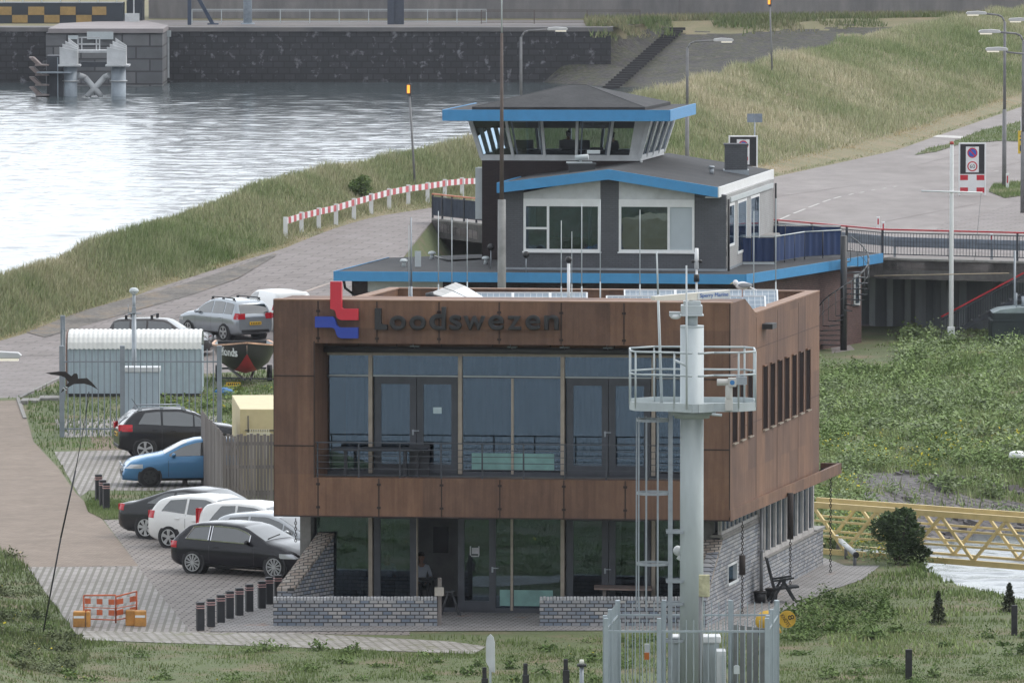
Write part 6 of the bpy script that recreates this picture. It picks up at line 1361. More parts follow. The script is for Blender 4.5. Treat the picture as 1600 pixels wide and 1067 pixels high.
w1a, w1b = at(1026,393,TY+.5), at(1034,632,TY+.5); m = MB(); m.cyl(w1b,w1b.lerp(w1a,.72),.035,.03,8); m.cyl(w1b.lerp(w1a,.72),w1a,.022,.018,8); m.build('whip_aerial', M_lgrey, t)
w2a, w2b = at(1072.5,415,TY-1.3), at(1073,640,TY-1.3); m = MB(); m.cyl(w2b,w2a,.026,.02,8); m.cyl(at(1055,563,TY-1.2),at(1074,572,TY-1.3),.03); m.build('whip_aerial', M_lgrey, t)
m = MB(); p = at(1059,860,TY+.3); m.sphere(p,.11,sc=(1,1,1.1)); m.cyl(p+Vector((0,0,-.14)),p+Vector((.1,0,-.2)),.06); m.build('camera_dome', M_white, t)
t = thing('control_box','yellowish grey box on a dark thin pole in front of the radar column','control box',(0,0,0)); p = at(1100,915,TY-1.2)
m = MB(); m.cyl((p.x-.08,p.y,-.1),(p.x-.08,p.y,p.z-.2),.045); m.build('pole', M_pole, t); m = MB(); m.box(p.x-.12,p.x+.13,p.y-.06,p.y+.1,p.z-.25,p.z+.26); m.build('box', mat('lichen yellow box',(.42,.40,.26),.8,var=.3,scale=8), t, bevel=.015)
# enclosure fence
M_pf = mat('zinc fence steel pale',(.33,.38,.41),.5,.2,var=.08)
fY0, fY1 = 177.4, 181.0; xa, xb = X_(947,fY0), X_(1199,fY0); xc, xd = X_(966,fY1), X_(1213.5,fY1); zr0 = 2.02
def pfence(lab, p, q, mids, H=2.25):
    t = thing('bar_fence',lab,'fence',tuple(p)); L = (q-p).length; n_ = int(L/.165); m = MB(); dd = (q-p).normalized()
    for i in range(1,n_): c = p.lerp(q,i/n_); m.cbox((c.x,c.y,(H+.0)/2),(.022,.022,H),rz=math.atan2(dd.y,dd.x))
    m.build('pales', M_pf, t); m = MB(); m.beam(p+Vector((0,0,zr0-.08)),q+Vector((0,0,zr0-.08)),.045,.045); m.beam(p+Vector((0,0,.3)),q+Vector((0,0,.3)),.045); m.build('rail', M_pf, t)
    for f in [0]+mids+[1]: c = p.lerp(q,f); m = MB(); m.cbox((c.x,c.y,(H+.05)/2),(.10,.12,H+.05),rz=0); m.build('post', M_pf, t, bevel=.008)
pfence('pale grey bar fence panel nearest us, in front of the radar column foot',Vector((xa,fY0,0)),Vector((xb,fY0,0)),[.33],2.2)
pfence('pale grey bar fence panel behind the radar column foot, nearest the terrace',Vector((xc,fY1,0)),Vector((xd,fY1,0)),[.29,.71],2.25)
pfence('short left side panel of the pale grey bar fence round the radar column',Vector((xa-.02,fY0+.15,0)),Vector((xc-.02,fY1-.12,0)),[.4],2.25)
pfence('short right side panel of the pale grey bar fence round the radar column',Vector((xb+.02,fY0+.15,0)),Vector((xd+.02,fY1-.12,0)),[.4],2.25)
t = thing('electrical_cabinet','grey cabinet with white cap inside the fence behind the radar column','cabinet',(0,0,0)); x0, x1 = X_(1051,180), X_(1123,180)
m = MB(); m.box(x0,x1,180,180.5,0,1.38); m.build('body', M_rm, t); m = MB(); m.box(x0-.0,x1+.06,179.95,180.55,1.38,1.55); m.build('cap', M_white, t, bevel=.03)
t = thing('air_conditioner','white louvred unit standing right of the radar column inside the fence','air conditioner',(0,0,0)); x0, x1 = X_(1120,179.2), X_(1135,179.2)
m = MB(); m.box(x0,x1,179.2,179.8,0,1.28); m.build('casing', M_offw, t, bevel=.02); m = MB(); [m.box(x1-.12,x1-.01,179.185,179.199,.1+k*.05,.125+k*.05) for k in range(22)]; m.build('louvres', M_lgrey, t)
t = thing('metal_screen','grey ribbed metal screen standing in the fence right of the column','screen',(0,0,0)); x0, x1 = X_(1147,180.6), X_(1198,180.6)
m = MB(); [m.box(x0+(x1-x0)*k/5,x0+(x1-x0)*(k+.8)/5,180.6,180.65,0,1.75-.02*k) for k in range(5)]; m.build('ribs', mat('mid grey ribs',(.17,.18,.18),.7), t)
t = thing('padlock_box','small pale box on the fence right of the radar column','box',(0,0,0)); p = at(1151,1046,177.3); m = MB(); m.cbox(p,(.13,.08,.18)); m.ring(p+Vector((0,0,.1)),.04,.015,.015,12); m.build('box', M_lgrey, t)
t = thing('hazard_lamp','small white box over an orange lamp hanging on the near fence','lamp',(0,0,0)); p = at(1011,1012,180.8); m = MB(); m.cbox(p,(.12,.08,.2)); m.build('box', M_offw, t); m = MB(); m.cbox(p-Vector((0,0,.19)),(.13,.1,.16)); m.build('lamp', mat('orange lens',(.6,.17,.03),.4), t)

# ================================================================== ROOF EQUIPMENT OF THE OFFICE
PR = 7.30
M_pv = None
def mat_pv():
    m, nt, b = _new('solar cells'); t_ = nt.nodes.new('ShaderNodeUVMap'); br = nt.nodes.new('ShaderNodeTexBrick'); br.offset = 0
    nt.links.new(coords(nt,(1,1,1)), br.inputs['Vector']); br.inputs['Scale'].default_value = 1; br.inputs['Brick Width'].default_value = .16; br.inputs['Row Height'].default_value = .16; br.inputs['Mortar Size'].default_value = .006
    br.inputs['Color1'].default_value = (.19,.24,.29,1); br.inputs['Color2'].default_value = (.23,.28,.33,1); br.inputs['Mortar'].default_value = (.5,.53,.56,1)
    nt.links.new(br.outputs[0], b.inputs['Base Color']); b.inputs['Roughness'].default_value = .15; return m
M_pv = mat_pv()
def panel_row(lab, px0, px1, Yf, zt_, n_, face=1):
    """row of panels leaning up to a ridge at depth Yf"""
    x0, x1 = at(px0,456,Yf).x, at(px1,456,Yf).x; dx = (x1-x0)/n_; sl = .12
    for i in range(n_):
        t = thing('solar_panel', lab(i), 'solar panel', (x0+dx*i,Yf,PR), 'solar panels on the rusty building roof')
        a, b = x0+dx*i+.015, x0+dx*(i+1)-.015; y0, z0 = Yf-1.0, zt_-.62; m = MB(); m.add([(a,y0-sl*a*0,z0),(b,y0,z0),(b,Yf,zt_),(a,Yf,zt_)],[(0,1,2,3)]); m.build('cells', M_pv, t)
        m = MB(); F = [Vector((a,y0,z0)),Vector((b,y0,z0)),Vector((b,Yf,zt_)),Vector((a,Yf,zt_))]; [m.beam(p,q,.04) for p,q in zip(F,F[1:]+F[:1])]; m.build('frame', M_white, t)
        m = MB(); m.beam((b,Yf,zt_),(b,Yf+.75,PR),.03); m.beam((a,Yf,zt_),(a,Yf+.75,PR),.03); m.beam((b,y0,z0),(b,y0,PR),.03); m.build('support', M_galv, t)
o1 = ['left','middle','right']
panel_row(lambda i: f'solar panel in the rear row behind the letters, {o1[i]} one of three', 743,918,206.3,7.98,3)
panel_row(lambda i: f'solar panel in the front row behind the letters, {o1[i]} one of three, lower', 700,892,203.6,7.95,3)
panel_row(lambda i: f'solar panel in the rear row at the right of the roof, {o1[i]} one of three', 975,1215,205.6,8.10,3)
panel_row(lambda i: f'solar panel in the front row at the right of the roof, {o1[i]} one of three', 947,1196,203.0,8.10,3)
panel_row(lambda i: 'single solar panel left of the white roof hatch', 643,668,203.0,8.02,1)
t = thing('roof_hatch','folded white and grey roof hatch standing open behind the big letters','roof hatch',(0,0,0))
q = [at(672,458,202.8),at(712,441,204.5),at(727,447,204.5),at(690,463,202.8),at(765,470,202.0),at(727,475,201.4)]
m = MB(); 
def quad(m, a, b, c, d, th=.03): m.plate([a,b,c,d],(b-a).cross(d-a),th)
mid1, mid2 = q[0].lerp(q[1],.5), q[3].lerp(q[2],.5)
quad(m,q[0],mid1.lerp(q[0],.04),mid2.lerp(q[3],.04),q[3]); quad(m,mid1.lerp(q[1],.05),q[1],q[2],mid2.lerp(q[2],.05)); m.build('grey_lid', mat('light grey lid',(.40,.40,.39),.6), t)
m = MB(); mm = q[5].lerp(q[4],.5); quad(m,q[3],mid2.lerp(q[3],.06),mm.lerp(q[5],.06),q[5]); quad(m,mid2.lerp(q[2],.06),q[2],q[4],mm.lerp(q[4],.06)); m.build('white_lid', M_white, t)
m = MB(); m.box(q[0].x-.25,q[4].x-.1,201.6,204.6,PR,PR+.35); m.tube([q[0]+Vector((-.1,0,-.1)),q[0]+Vector((.1,0,-.05))],.1); m.build('upstand', M_dark, t)
# whips, wind gauges
whips = [(639,352,.014,204),(642.5,340,.03,204),(685,330,.017,205),(706,340,.017,205),(730,342,.017,206),(877,345,.017,204),(893.5,362,.012,205),(909,318,.018,204),(938,312,.017,206),(1000,328,.017,205),(1178,330,.017,203),(1212.5,310,.017,206)]
wl_ = ['thin whip aerial just left of the grey one, left end of the roof','thicker grey whip aerial at the left end of the roof','whip aerial over the left edge of the white roof hatch','whip aerial rising from the middle of the white roof hatch','whip aerial right of the white roof hatch','whip aerial left of the white pole with the black ball','short thin whip aerial right of the white pole with the black ball','whip aerial crossing the left grey house window near its right side','whip aerial just right of the left grey house window','whip aerial in front of the right grey house window','left one of two whip aerials by the gull, before the blue balcony','right one of two whip aerials by the gull, before the blue balcony']
for (px, py, r_, Yw), lab in zip(whips, wl_):
    a = at(px,py,Yw); t = thing('whip_aerial', lab, 'aerial', (a.x,Yw,PR), 'whip aerials on the rusty building roof'); m = MB(); m.cyl((a.x,Yw,PR),(a.x,Yw,PR+1.0),r_*1.5,r_,8); m.cyl((a.x,Yw,PR+1.0),(a.x,Yw,a.z),r_,r_*.7,6); m.build('rod', M_lgrey if r_ < .02 else M_galv, t)
for px, py, Yw, thick, lab in ((888.5,406,204,.045,'black ball sensor on a thick white pole above the roof'),(822,398,290.5,.02,'black ball sensor on a thin pole under the left house window'),(767,386,293,.02,'black ball sensor on a short pole before the dark brick tower')):
    a = at(px,py,Yw); g = PR if Yw < 250 else 3.43; t = thing('ball_sensor', lab, 'sensor', (a.x,Yw,g), 'black ball sensors'); m = MB(); m.cyl((a.x,Yw,g),(a.x,Yw,a.z-.1),thick,n=10); m.build('pole', M_white if thick > .03 else M_galv, t)
    m = MB(); m.sphere(a,.09 if Yw < 250 else .13,16,10); m.build('ball', M_black, t)
t = thing('weather_sensor','slim white sensor mast with small black balls just behind the radar bar','sensor',(0,0,0)); a = at(1088.5,388,205)
m = MB(); m.cyl((a.x,205,PR),(a.x,205,a.z-.5),.03); m.cyl((a.x,205,a.z-.55),(a.x,205,a.z),.06,.05,12); m.build('mast', M_white, t); m = MB(); m.sphere((a.x-.1,204.95,a.z-.35),.05); m.build('ball', M_black, t); m = MB(); m.sphere((a.x+.1,204.95,a.z-.35),.05); m.build('ball', M_black, t); m = MB(); m.cyl((a.x,205,a.z-.9),(a.x,205,a.z-.7),.08); m.build('collar', M_black, t)
# gull
t = thing('gull','white gull with grey wings preening on the raised roof edge','bird',(0,0,0)); g_ = at(1160,463,198.9); gz = h1+.036
m = MB(); m.sphere((0,0,.24),.1,14,10,sc=(1.5,.85,.85)); m.sphere((-.14,-.02,.30),.06,12,8,sc=(1,.9,1)); m.plate([(.08,-.05,.25),(.30,-.02,.16),(.30,.02,.16),(.08,.05,.25)],(0,0,-1),.02); body = m.build('body', mat('white feathers',(.75,.75,.75),.8), t)
m = MB(); [m.sphere((.06,sd_*.07,.25),.09,12,8,sc=(1.6,.25,.6)) for sd_ in (-1,1)]; m.build('wings', mat('grey feathers',(.30,.31,.33),.8), t)
m = MB(); m.cyl((-.19,-.02,.30),(-.26,-.03,.27),.014,.004,6); m.build('beak', M_yel, t)
for sd_ in (-.03,.03): m = MB(); m.cyl((0,sd_,0),(0,sd_,.17),.008,n=6); m.box(-.04,.01,sd_-.02,sd_+.02,0,.006); m.build('leg', mat('pinkish leg',(.5,.35,.32),.7), t)
t.location = (g_.x,198.9,gz); t.scale = (1.25,1.25,1.25); t.rotation_euler.z = R(-12)
# ================================================================== AROUND THE OFFICE
def chain(lab, px, py0, py1, Yc, cyl=None):
    a, b = at(px,py0,Yc), at(px,py1,Yc); t = thing('rain_chain',lab,'chain',tuple(b),'rain chains under the canopy'); n_ = int((a.z-b.z)/.075); m = MB()
    for k in range(n_):
        z = a.z-.075*(k+.5); rr = .028; pts = [Vector((a.x+(rr*math.cos(q) if k%2 else 0),Yc+(0 if k%2 else rr*math.cos(q)),z+.045*math.sin(q))) for q in [i*math.pi/4 for i in range(9)]]; m.tube(pts,.011,5)
    m.build('links', mat('dark rusty chain',(.03,.022,.02),.8), t)
    if cyl: z0, z1 = at(px,cyl[1],Yc).z, at(px,cyl[0],Yc).z; m = MB(); m.cyl((a.x,Yc,z0),(a.x,Yc,z1),.085,n=14); m.build('sleeve', MATS['dark rusty chain'], t)
chain('rain chain at the left corner above the brick wing wall',462,810,846,198.4)
chain('rain chain beside the small window, with a dark sleeve halfway',1160,815,962,198.6,(867,898))
chain('rain chain in front of the long side window, thick sleeve at its top',1235,772,931,203.8,(770,842))
chain('rain chain hanging free at the far end of the canopy',1298,741,895,210.2)
def place(px, py, h=.02): return on(px,py,h)
b = place(1222,940); t = thing('garden_chair','black reclining garden chair standing on the side terrace','chair',(0,0,0)); M_ch = mat('black chair frame',(.015,.017,.021),.5)
for y in (-.27,.27):
    for x0, z0, x1, z1 in ((-.34,0,.05,.62),(.36,0,-.02,.62)): m = MB(); m.beam((x0,y,z0),(x1,y,z1),.035,.06); m.build('leg', M_ch, t)
    m = MB(); m.beam((-.28,y,.58),(.28,y,.66),.05,.05); m.build('armrest', M_ch, t)
m = MB(); m.beam((-.22,0,.36),(.42,0,.42),.5,.05); m.build('seat', M_ch, t); m = MB(); m.tube([(-.2,.0,.4),(-.36,0,.85),(-.40,0,1.18)],.02); m.plate([(-.21,-.25,.38),(-.41,-.25,1.18),(-.41,.25,1.18),(-.21,.25,.38)],(-1,0,0),.03); m.build('backrest', M_ch, t)
t.location = b; t.rotation_euler.z = .1
for px, py, w_, lab in ((1187.5,941,.17,'black round planter next to the drain pipe, left of its twin'),(1206,936,.17,'black round planter beside the garden chair, right of its twin')):
    b = place(px,py); t = thing('planter',lab,'planter',tuple(b),'black planters'); m = MB(); m.cyl(b,b+Vector((0,0,.28)),w_*.85,w_,20); m.cyl(b+Vector((0,0,.25)),b+Vector((0,0,.3)),w_*1.05,n=20); m.build('pot', M_black, t); m = MB(); m.cyl(b+Vector((0,0,.3)),b+Vector((0,0,.305)),w_*.9,n=20); m.build('soil', mat('dark soil',(.04,.03,.025),.95), t)
t = thing('picnic_table','worn wooden terrace table behind the low wall right of the doors','table',(0,0,0)); p, q = at(929,921,199.2), at(1019,921,198.3); zt = .78
for k in range(5): m = MB(); dy = Vector((0,-.45+k*.19,0)); m.beam(Vector((p.x,199.0,zt))+dy,Vector((q.x,198.7,zt))+dy,.17,.04); m.build('board', mat('worn table wood',(.20,.15,.13),.8,var=.25,scale=4), t)
for x in (p.x+.25,q.x-.25):
    for y in (198.55,199.2): m = MB(); m.box(x-.04,x+.04,y-.04,y+.04,.04,zt-.03); m.build('leg', M_wood, t)
t = thing('trestle_stand','small dark A shaped stand beside the entrance door','stand',(0,0,0)); b = place(703,962)
for dx, dy in ((-.28,-.1),(.28,-.1),(-.22,.15),(.22,.15)): m = MB(); m.beam((b.x+dx,b.y+dy,.04),(b.x+dx*.15,b.y+dy*.3,.66),.035); m.build('leg', M_dark, t)
m = MB(); m.box(b.x-.12,b.x+.12,b.y-.06,b.y+.08,.64,.68); m.build('top', M_dark, t)
b = place(687,976); t = thing('wooden_post','pale wooden post with a small box at the end of the left low wall','post',tuple(b)); m = MB(); m.box(b.x-.05,b.x+.05,b.y-.05,b.y+.05,0,1.24); m.build('post', M_wood, t); m = MB(); m.box(b.x-.13,b.x+.11,b.y-.09,b.y-.05,.78,1.0); m.build('box', mat('beige box',(.36,.33,.29),.7), t)
# yellow speed buoy leaning on the grass
t = thing('speed_buoy','yellow buoy parts lying by the fence, with an 8 knots disc','buoy',(0,0,0)); p = at(1230,967,191.5); M_by = mat('buoy yellow',(.55,.33,.03),.6,var=.2,scale=6)
m = MB(); m.cyl(p,p+Vector((0,.03,0)),.215,n=32); dk = m.build('knots_disc', M_by, t)
def rot2(a, v): return Vector((v[0]*math.cos(a)-v[1]*math.sin(a),0,v[0]*math.sin(a)+v[1]*math.cos(a)))
a_ = R(-58); O_ = p+Vector((0,-.012,0)); text_on('KNOTS','disc_lettering',M_sblack,dk,O_+rot2(a_,(-.17,-.10)),rot2(a_,(1,0)),rot2(a_,(0,1)),.34,.10,.006); text_on('8','disc_number',M_sblack,dk,O_+rot2(R(-75),(-.085,.03)),rot2(R(-75),(1,0)),rot2(R(-75),(0,1)),.12,.15,.006)
q_ = at(1205,970,191.8); m = MB(); m.sphere(q_+Vector((-.1,0,0)),.30,20,12,sc=(1,.8,.9)); m.cyl(q_+Vector((.05,0,.05)),q_+Vector((.22,0,-.3)),.06,.05,12); m.build('float', M_by, t)
m = MB(); m.cbox(at(1222,968,191.6),(.16,.1,.26),ry=.5); m.build('hub', mat('brown hub',(.10,.06,.045),.7), t); m = MB(); m.cyl(q_+Vector((-.3,0,-.1)),q_+Vector((-.32,0,-.35)),.07); m.build('shackle', M_dark, t)
# kite shaped like a bird on its rod
t = thing('bird_scarer','dark bird shaped kite with spread wings at the tip of a thin bent rod','bird kite',(0,0,0)); Yk = 192.5
K = lambda x, y: at(0+x/7.622,560+y/7.622,Yk)
out = [(540,172),(700,155),(780,155),(850,210),(880,180),(910,176),(925,195),(930,240),(1035,232),(1100,290),(1168,372),(1080,322),(1000,300),(880,305),(820,340),(770,375),(722,412),(740,372),(820,285),(770,225),(720,205),(610,192)]
m = MB(); m.plate([K(x,y) for x,y in out],(0,1,0),.02); m.build('kite_body', mat('dark brown kite cloth',(.022,.018,.018),.7), t); m = MB()
for x,y in ((762,355),(790,342),(780,372)): c = K(x,y); m.cbox((c.x,Yk-.006,c.z),(.06,.008,.03),ry=.4)
m.build('pale_marks', M_offw, t)
m = MB(); r0 = on(67,990,0); pts = [Vector((r0.x,r0.y,0)),at(95,840,193.3),at(118,735,193),at(134,650,192.8),at(139,612,Yk)]; m.tube(pts[:3],.022,8); m.tube(pts[2:],.012,6); m.build('rod', M_dark, t)
# foreground posts and small things on the near grass
def fpost(name, lab, cat, px, ptop, Y, w_, mt, grp=None):
    a = at(px,ptop,Y); t = thing(name,lab,cat,(a.x,Y,0),grp); g0_ = surf(a.x,Y); m = MB(); m.box(a.x-w_/2,a.x+w_/2,Y-w_/2,Y+w_/2,g0_-.3,a.z); m.build('post', mt, t, bevel=.01); return t, a
M_bw = mat('black weathered wood',(.025,.024,.026),.8,var=.4,scale=6)
for px, pt_, lab in ((757,1042,'black wooden post just left of the white upright board'),(821,1036,'black wooden post with knobbly top, middle of the foreground posts'),(884,1029,'black wooden post left of the small white lamp')):
    t, a = fpost('wooden_post',lab,'post',px,pt_,177.5,.10,M_bw,'black foreground posts'); m = MB(); m.box(a.x-.07,a.x+.085,177.4,177.6,-.3,a.z-.26); m.build('lower_post', M_bw, t)
t = thing('paddle_board','white upright board with rounded top on a grey stake, foreground centre','board',(0,0,0)); a = at(766,990,178); zb_ = at(766,1050,178).z
hw_ = .10; pf = [(-hw_,zb_+.25),(-hw_,a.z-.2),(-hw_*.7,a.z-.07),(0,a.z),(hw_*.7,a.z-.07),(hw_,a.z-.2),(hw_*1.05,zb_),(hw_*.2,zb_+.02)]
m = MB(); m.plate([(a.x+x,178-.3*x,z) for x,z in pf],(.3,1,0),.03); m.build('board', M_offw, t); m = MB(); m.box(a.x-.03,a.x+.03,178.04,178.1,-.2,a.z-.1); m.build('stake', M_lgrey, t)
t = thing('ground_lamp','small white topped lamp on a grey post, foreground centre','lamp',(0,0,0)); a = at(909,1030,177.8); m = MB(); m.cyl((a.x,177.8,-.2),(a.x,177.8,a.z-.15),.05,n=12); m.build('post', M_galv, t); m = MB(); m.cyl((a.x,177.8,a.z-.16),(a.x,177.8,a.z-.10),.11,n=16); m.build('collar', M_dark, t); m = MB(); m.cyl((a.x,177.8,a.z-.1),(a.x,177.8,a.z),.065,.045,14); m.build('lens', mat('milky lens',(.7,.7,.62),.4), t)
fpost('wooden_post','dark square timber post standing in the grass at the lower right','post',1420,1014,184.5,.16,M_bw)
b = on(1585,992,0); fpost('wooden_post','dark timber post near the right edge beside a small conifer','post',1585,945,b.y,.15,M_bw)
t = thing('mooring_rail','white and black sloping pipe rail on short posts beyond the side terrace','rail',(0,0,0)); p, q = on(1307,862,0), on(1337,884,0); p = p+Vector((0,0,.42)); q = q+Vector((0,0,.32))
m = MB(); m.cyl(p,q,.075,n=14); m.build('pipe', M_offw, t); m = MB(); m.cyl(q,q+(q-p).normalized()*.12,.085,n=14); m.build('end_cap', M_black, t)
for f in (.08,.5,.95): c = p.lerp(q,f); m = MB(); m.cyl((c.x,c.y,-.1),c,.05); m.build('leg', M_pole, t)
t = thing('life_buoy_post','pale domed bollard top just entering at the right edge above the bridge','bollard',(0,0,0)); b = on(1590,722,.2); m = MB(); m.cyl((b.x,b.y,0),(b.x,b.y,.35),.14,n=16); m.build('post', M_dark, t); m = MB(); m.cyl((b.x,b.y,.35),(b.x,b.y,.5),.30,.26,20); m.sphere((b.x,b.y,.5),.26,sc=(1,1,.25)); m.build('dome', M_white, t)
# ================================================================== PEOPLE
def person(lab, loc, rz, shirt, hairc, seated=True):
    t = thing('person', lab, 'person', (0,0,0)); E = []; V = []; RAD = []; KIND = []
    def vtx(p, r, k): V.append(Vector(p)); RAD.append(r); KIND.append(k); return len(V)-1
    pel = vtx((0,0,.50),.15,1); bel = vtx((0,.01,.66),.135,0); ch = vtx((0,.02,.86),.155,0); nk = vtx((0,.02,1.04),.06,2); nk2 = vtx((0,.0,1.10),.055,2)
    E += [(pel,bel),(bel,ch),(ch,nk),(nk,nk2)]; hd = vtx((0,-.02,1.20),.092,2); hd2 = vtx((0,-.02,1.28),.085,2); E += [(nk2,hd),(hd,hd2)]
    for s_ in (-1,1):
        sh = vtx((s_*.19,.02,.95),.065,0); el = vtx((s_*.25,-.08,.70),.047,0); wr_ = vtx((s_*.16,-.32,.66),.032,2); pa = vtx((s_*.15,-.40,.665),.034,2); E += [(ch,sh),(sh,el),(el,wr_),(wr_,pa)]
        for k in range(4): a = vtx((s_*(.12+.018*k),-.46,.668-.004*k),.010,2); b = vtx((s_*(.12+.018*k),-.49-.008*(k in (1,2)),.650),.008,2); E += [(pa,a),(a,b)]
        th = vtx((s_*.105,-.41,.66),.011,2); th2 = vtx((s_*.09,-.44,.655),.009,2); E += [(pa,th),(th,th2)]
        hp = vtx((s_*.10,-.02,.49),.095,1); kn = vtx((s_*.14,-.42,.50),.065,1); an = vtx((s_*.14,-.44,.10),.042,1); to = vtx((s_*.14,-.60,.05),.04,3); E += [(pel,hp),(hp,kn),(kn,an),(an,to)]
    me = D.meshes.new('body'); me.from_pydata([tuple(v) for v in V], E, []); o = D.objects.new('body', me); COL.objects.link(o)
    sk = o.modifiers.new('s','SKIN'); sv = me.skin_vertices[0].data
    for i, r in enumerate(RAD): sv[i].radius = (r,r)
    sv[0].use_root = True; o.modifiers.new('d','SUBSURF').levels = 2; bpy.context.view_layer.update()
    em = D.meshes.new_from_object(o.evaluated_get(bpy.context.evaluated_depsgraph_get())); D.objects.remove(o)
    em.materials.clear(); Vn = np.array([tuple(v) for v in V]); bo = link('body', em, [shirt, mat('dark trousers',(.02,.022,.03),.8), mat('skin',(.42,.24,.17),.6), M_black], t, True)
    mi = [KIND[int(np.argmin(((Vn-np.array(p.center))**2).sum(1)))] for p in em.polygons]; em.polygons.foreach_set('material_index', mi)
    m = MB(); m.sphere((0,.01,1.285),.108,16,10,sc=(.9,1,.72)); m.sphere((0,.06,1.20),.085,12,8,sc=(.95,.7,1)); m.build('hair', hairc, t)
    m = MB(); m.sphere((0,-.118,1.205),.016,8,6,sc=(.8,1.2,1.4)); m.build('nose', MATS['skin'], t)
    for s_ in (-1,1): m = MB(); m.sphere((s_*.035,-.10,1.235),.012,8,6); m.build('eye', M_black, t); m = MB(); m.sphere((s_*.09,-.01,1.21),.024,8,6,sc=(.4,.8,1.2)); m.build('ear', MATS['skin'], t)
    m = MB(); m.sphere((0,-.102,1.165),.022,8,6,sc=(1.1,.4,.25)); m.build('mouth', mat('lips',(.30,.12,.10),.6), t)
    t.location = loc; t.rotation_euler.z = rz; return t
def seat(lab, loc, rz, cat='chair'):
    t = thing('office_chair', lab, cat, (0,0,0)); m = MB(); m.box(-.23,.23,-.26,.2,.36,.41); m.build('seat', M_black, t); m = MB(); m.box(-.22,.22,.2,.25,.45,.95); m.build('backrest', M_black, t)
    m = MB(); m.cyl((0,0,.06),(0,0,.36),.03); m.build('column', M_dark, t); m = MB(); [m.beam((0,0,.05),(.28*math.cos(a),.28*math.sin(a),.03),.04,.03) for a in [i*1.2566 for i in range(5)]]; m.build('base', M_dark, t)
    t.location = loc; t.rotation_euler.z = rz; return t
M_ws = mat('white shirt',(.62,.65,.72),.7,var=.06); M_dsh = mat('dark shirt',(.05,.055,.07),.8); M_hd = mat('dark hair',(.03,.022,.018),.8); M_hg = mat('grey hair',(.25,.24,.23),.8)
pa, pb = MF @ Vector((ub(658,GV+2,880),GV+2.0,.04)), MF @ Vector((ub(600,GV+2,880),GV+2.3,.04))
person('seated person in a white shirt behind the ground floor glass, next to the wall picture', pa, .25, M_ws, M_hd); seat('dark chair under the seated person next to the wall picture', pa, .25)
person('seated person with grey hair seen faintly behind the glazed door left of the first one', pb, .1, M_ws, M_hg); seat('dark chair under the faintly seen person behind the glazed door', pb, .1)
t = thing('meeting_table','dark meeting table behind the ground floor glass at the left','table',(0,0,0)); m = MB(MF); u0, u1 = ub(560,GV+1,880), ub(675,GV+1,880); m.box(u0,u1,GV+.9,GV+1.6,.72,.76); m.build('top', M_dark, t)
for u in (u0+.1,u1-.1):
    for v in (GV+.95,GV+1.55): m = MB(MF); m.box(u-.03,u+.03,v-.03,v+.03,.04,.72); m.build('leg', M_dark, t)
tf = 7.42+.03; c = MT @ Vector((3.0,2.1,0)); c2 = MT @ Vector((4.75,2.0,0))
person('seated controller in a dark shirt in the lookout tower, between the two large screens', (c.x,c.y,tf-.42), 3.0, M_dsh, M_hd); seat('operator chair under the controller between the screens', (c.x,c.y,tf-.42), 3.0)
person('seated controller wearing a dark shirt at the right side of the lookout tower', (c2.x,c2.y,tf-.46), 3.2, M_dsh, M_hd); seat('operator chair under the controller at the right side of the tower', (c2.x,c2.y,tf-.46), 3.2)
# ================================================================== VEGETATION
def mat_leaf(name, rough=.9):
    m, nt, b = _new(name); a = nt.nodes.new('ShaderNodeAttribute'); a.attribute_name = 'tint'
    nt.links.new(a.outputs['Color'], b.inputs['Base Color']); b.inputs['Roughness'].default_value = rough; b.inputs['Specular IOR Level'].default_value = .2; return m
M_leaf = mat_leaf('grass and leaves')
def blades(name, B, H, Wd, C, lean=.35, parent=None, seed=1, kind=True, flat=None):
    """B base points (n,3), H heights, Wd widths, C colours (n,3): one tapered triangle per blade"""
    n = len(B); rg = np.random.default_rng(seed); an = rg.uniform(0,2*np.pi,n); la = rg.uniform(0,2*np.pi,n); ll = rg.uniform(0,lean,n)*H
    w = Wd[:,None]*np.stack([np.cos(an),np.sin(an),np.zeros(n)],-1)/2; tip = B+np.stack([np.cos(la)*ll,np.sin(la)*ll,H],-1)
    V = np.stack([B-w,B+w,tip],1).reshape(-1,3); me = D.meshes.new(name); me.vertices.add(3*n); me.vertices.foreach_set('co',V.reshape(-1).astype(np.float32))
    me.loops.add(3*n); me.loops.foreach_set('vertex_index',np.arange(3*n,dtype=np.int32)); me.polygons.add(n); me.polygons.foreach_set('loop_start',np.arange(0,3*n,3,dtype=np.int32)); me.polygons.foreach_set('loop_total',np.full(n,3,np.int32)); me.update(calc_edges=True)
    ca = me.color_attributes.new('tint','FLOAT_COLOR','CORNER'); cc = np.concatenate([np.repeat(C,3,0),np.ones((3*n,1))],1); ca.data.foreach_set('color',cc.reshape(-1).astype(np.float32))
    o = link(name, me, M_leaf, parent)
    if kind: tag(o, kind='stuff')
    return o
def lut(v, stops): 
    p = [s[0] for s in stops]; return np.stack([np.interp(v,p,[s[1][k] for s in stops]) for k in range(3)],-1)
def inpoly(X, Y, pts, h=0):
    P = [on(x,y,h) for x,y in pts]; r = np.zeros(len(X),bool); j = len(P)-1
    for i in range(len(P)):
        a, b = P[i], P[j]; c = ((a.y > Y) != (b.y > Y)) & (X < (b.x-a.x)*(Y-a.y)/(b.y-a.y+1e-9)+a.x); r ^= c; j = i
    return r
G1_ = (.11,.165,.055); G2_ = (.175,.235,.090); G3_ = (.25,.29,.145); ST = (.50,.45,.32); DG = (.07,.105,.042); OL = (.21,.21,.12); RB = (.27,.19,.125)
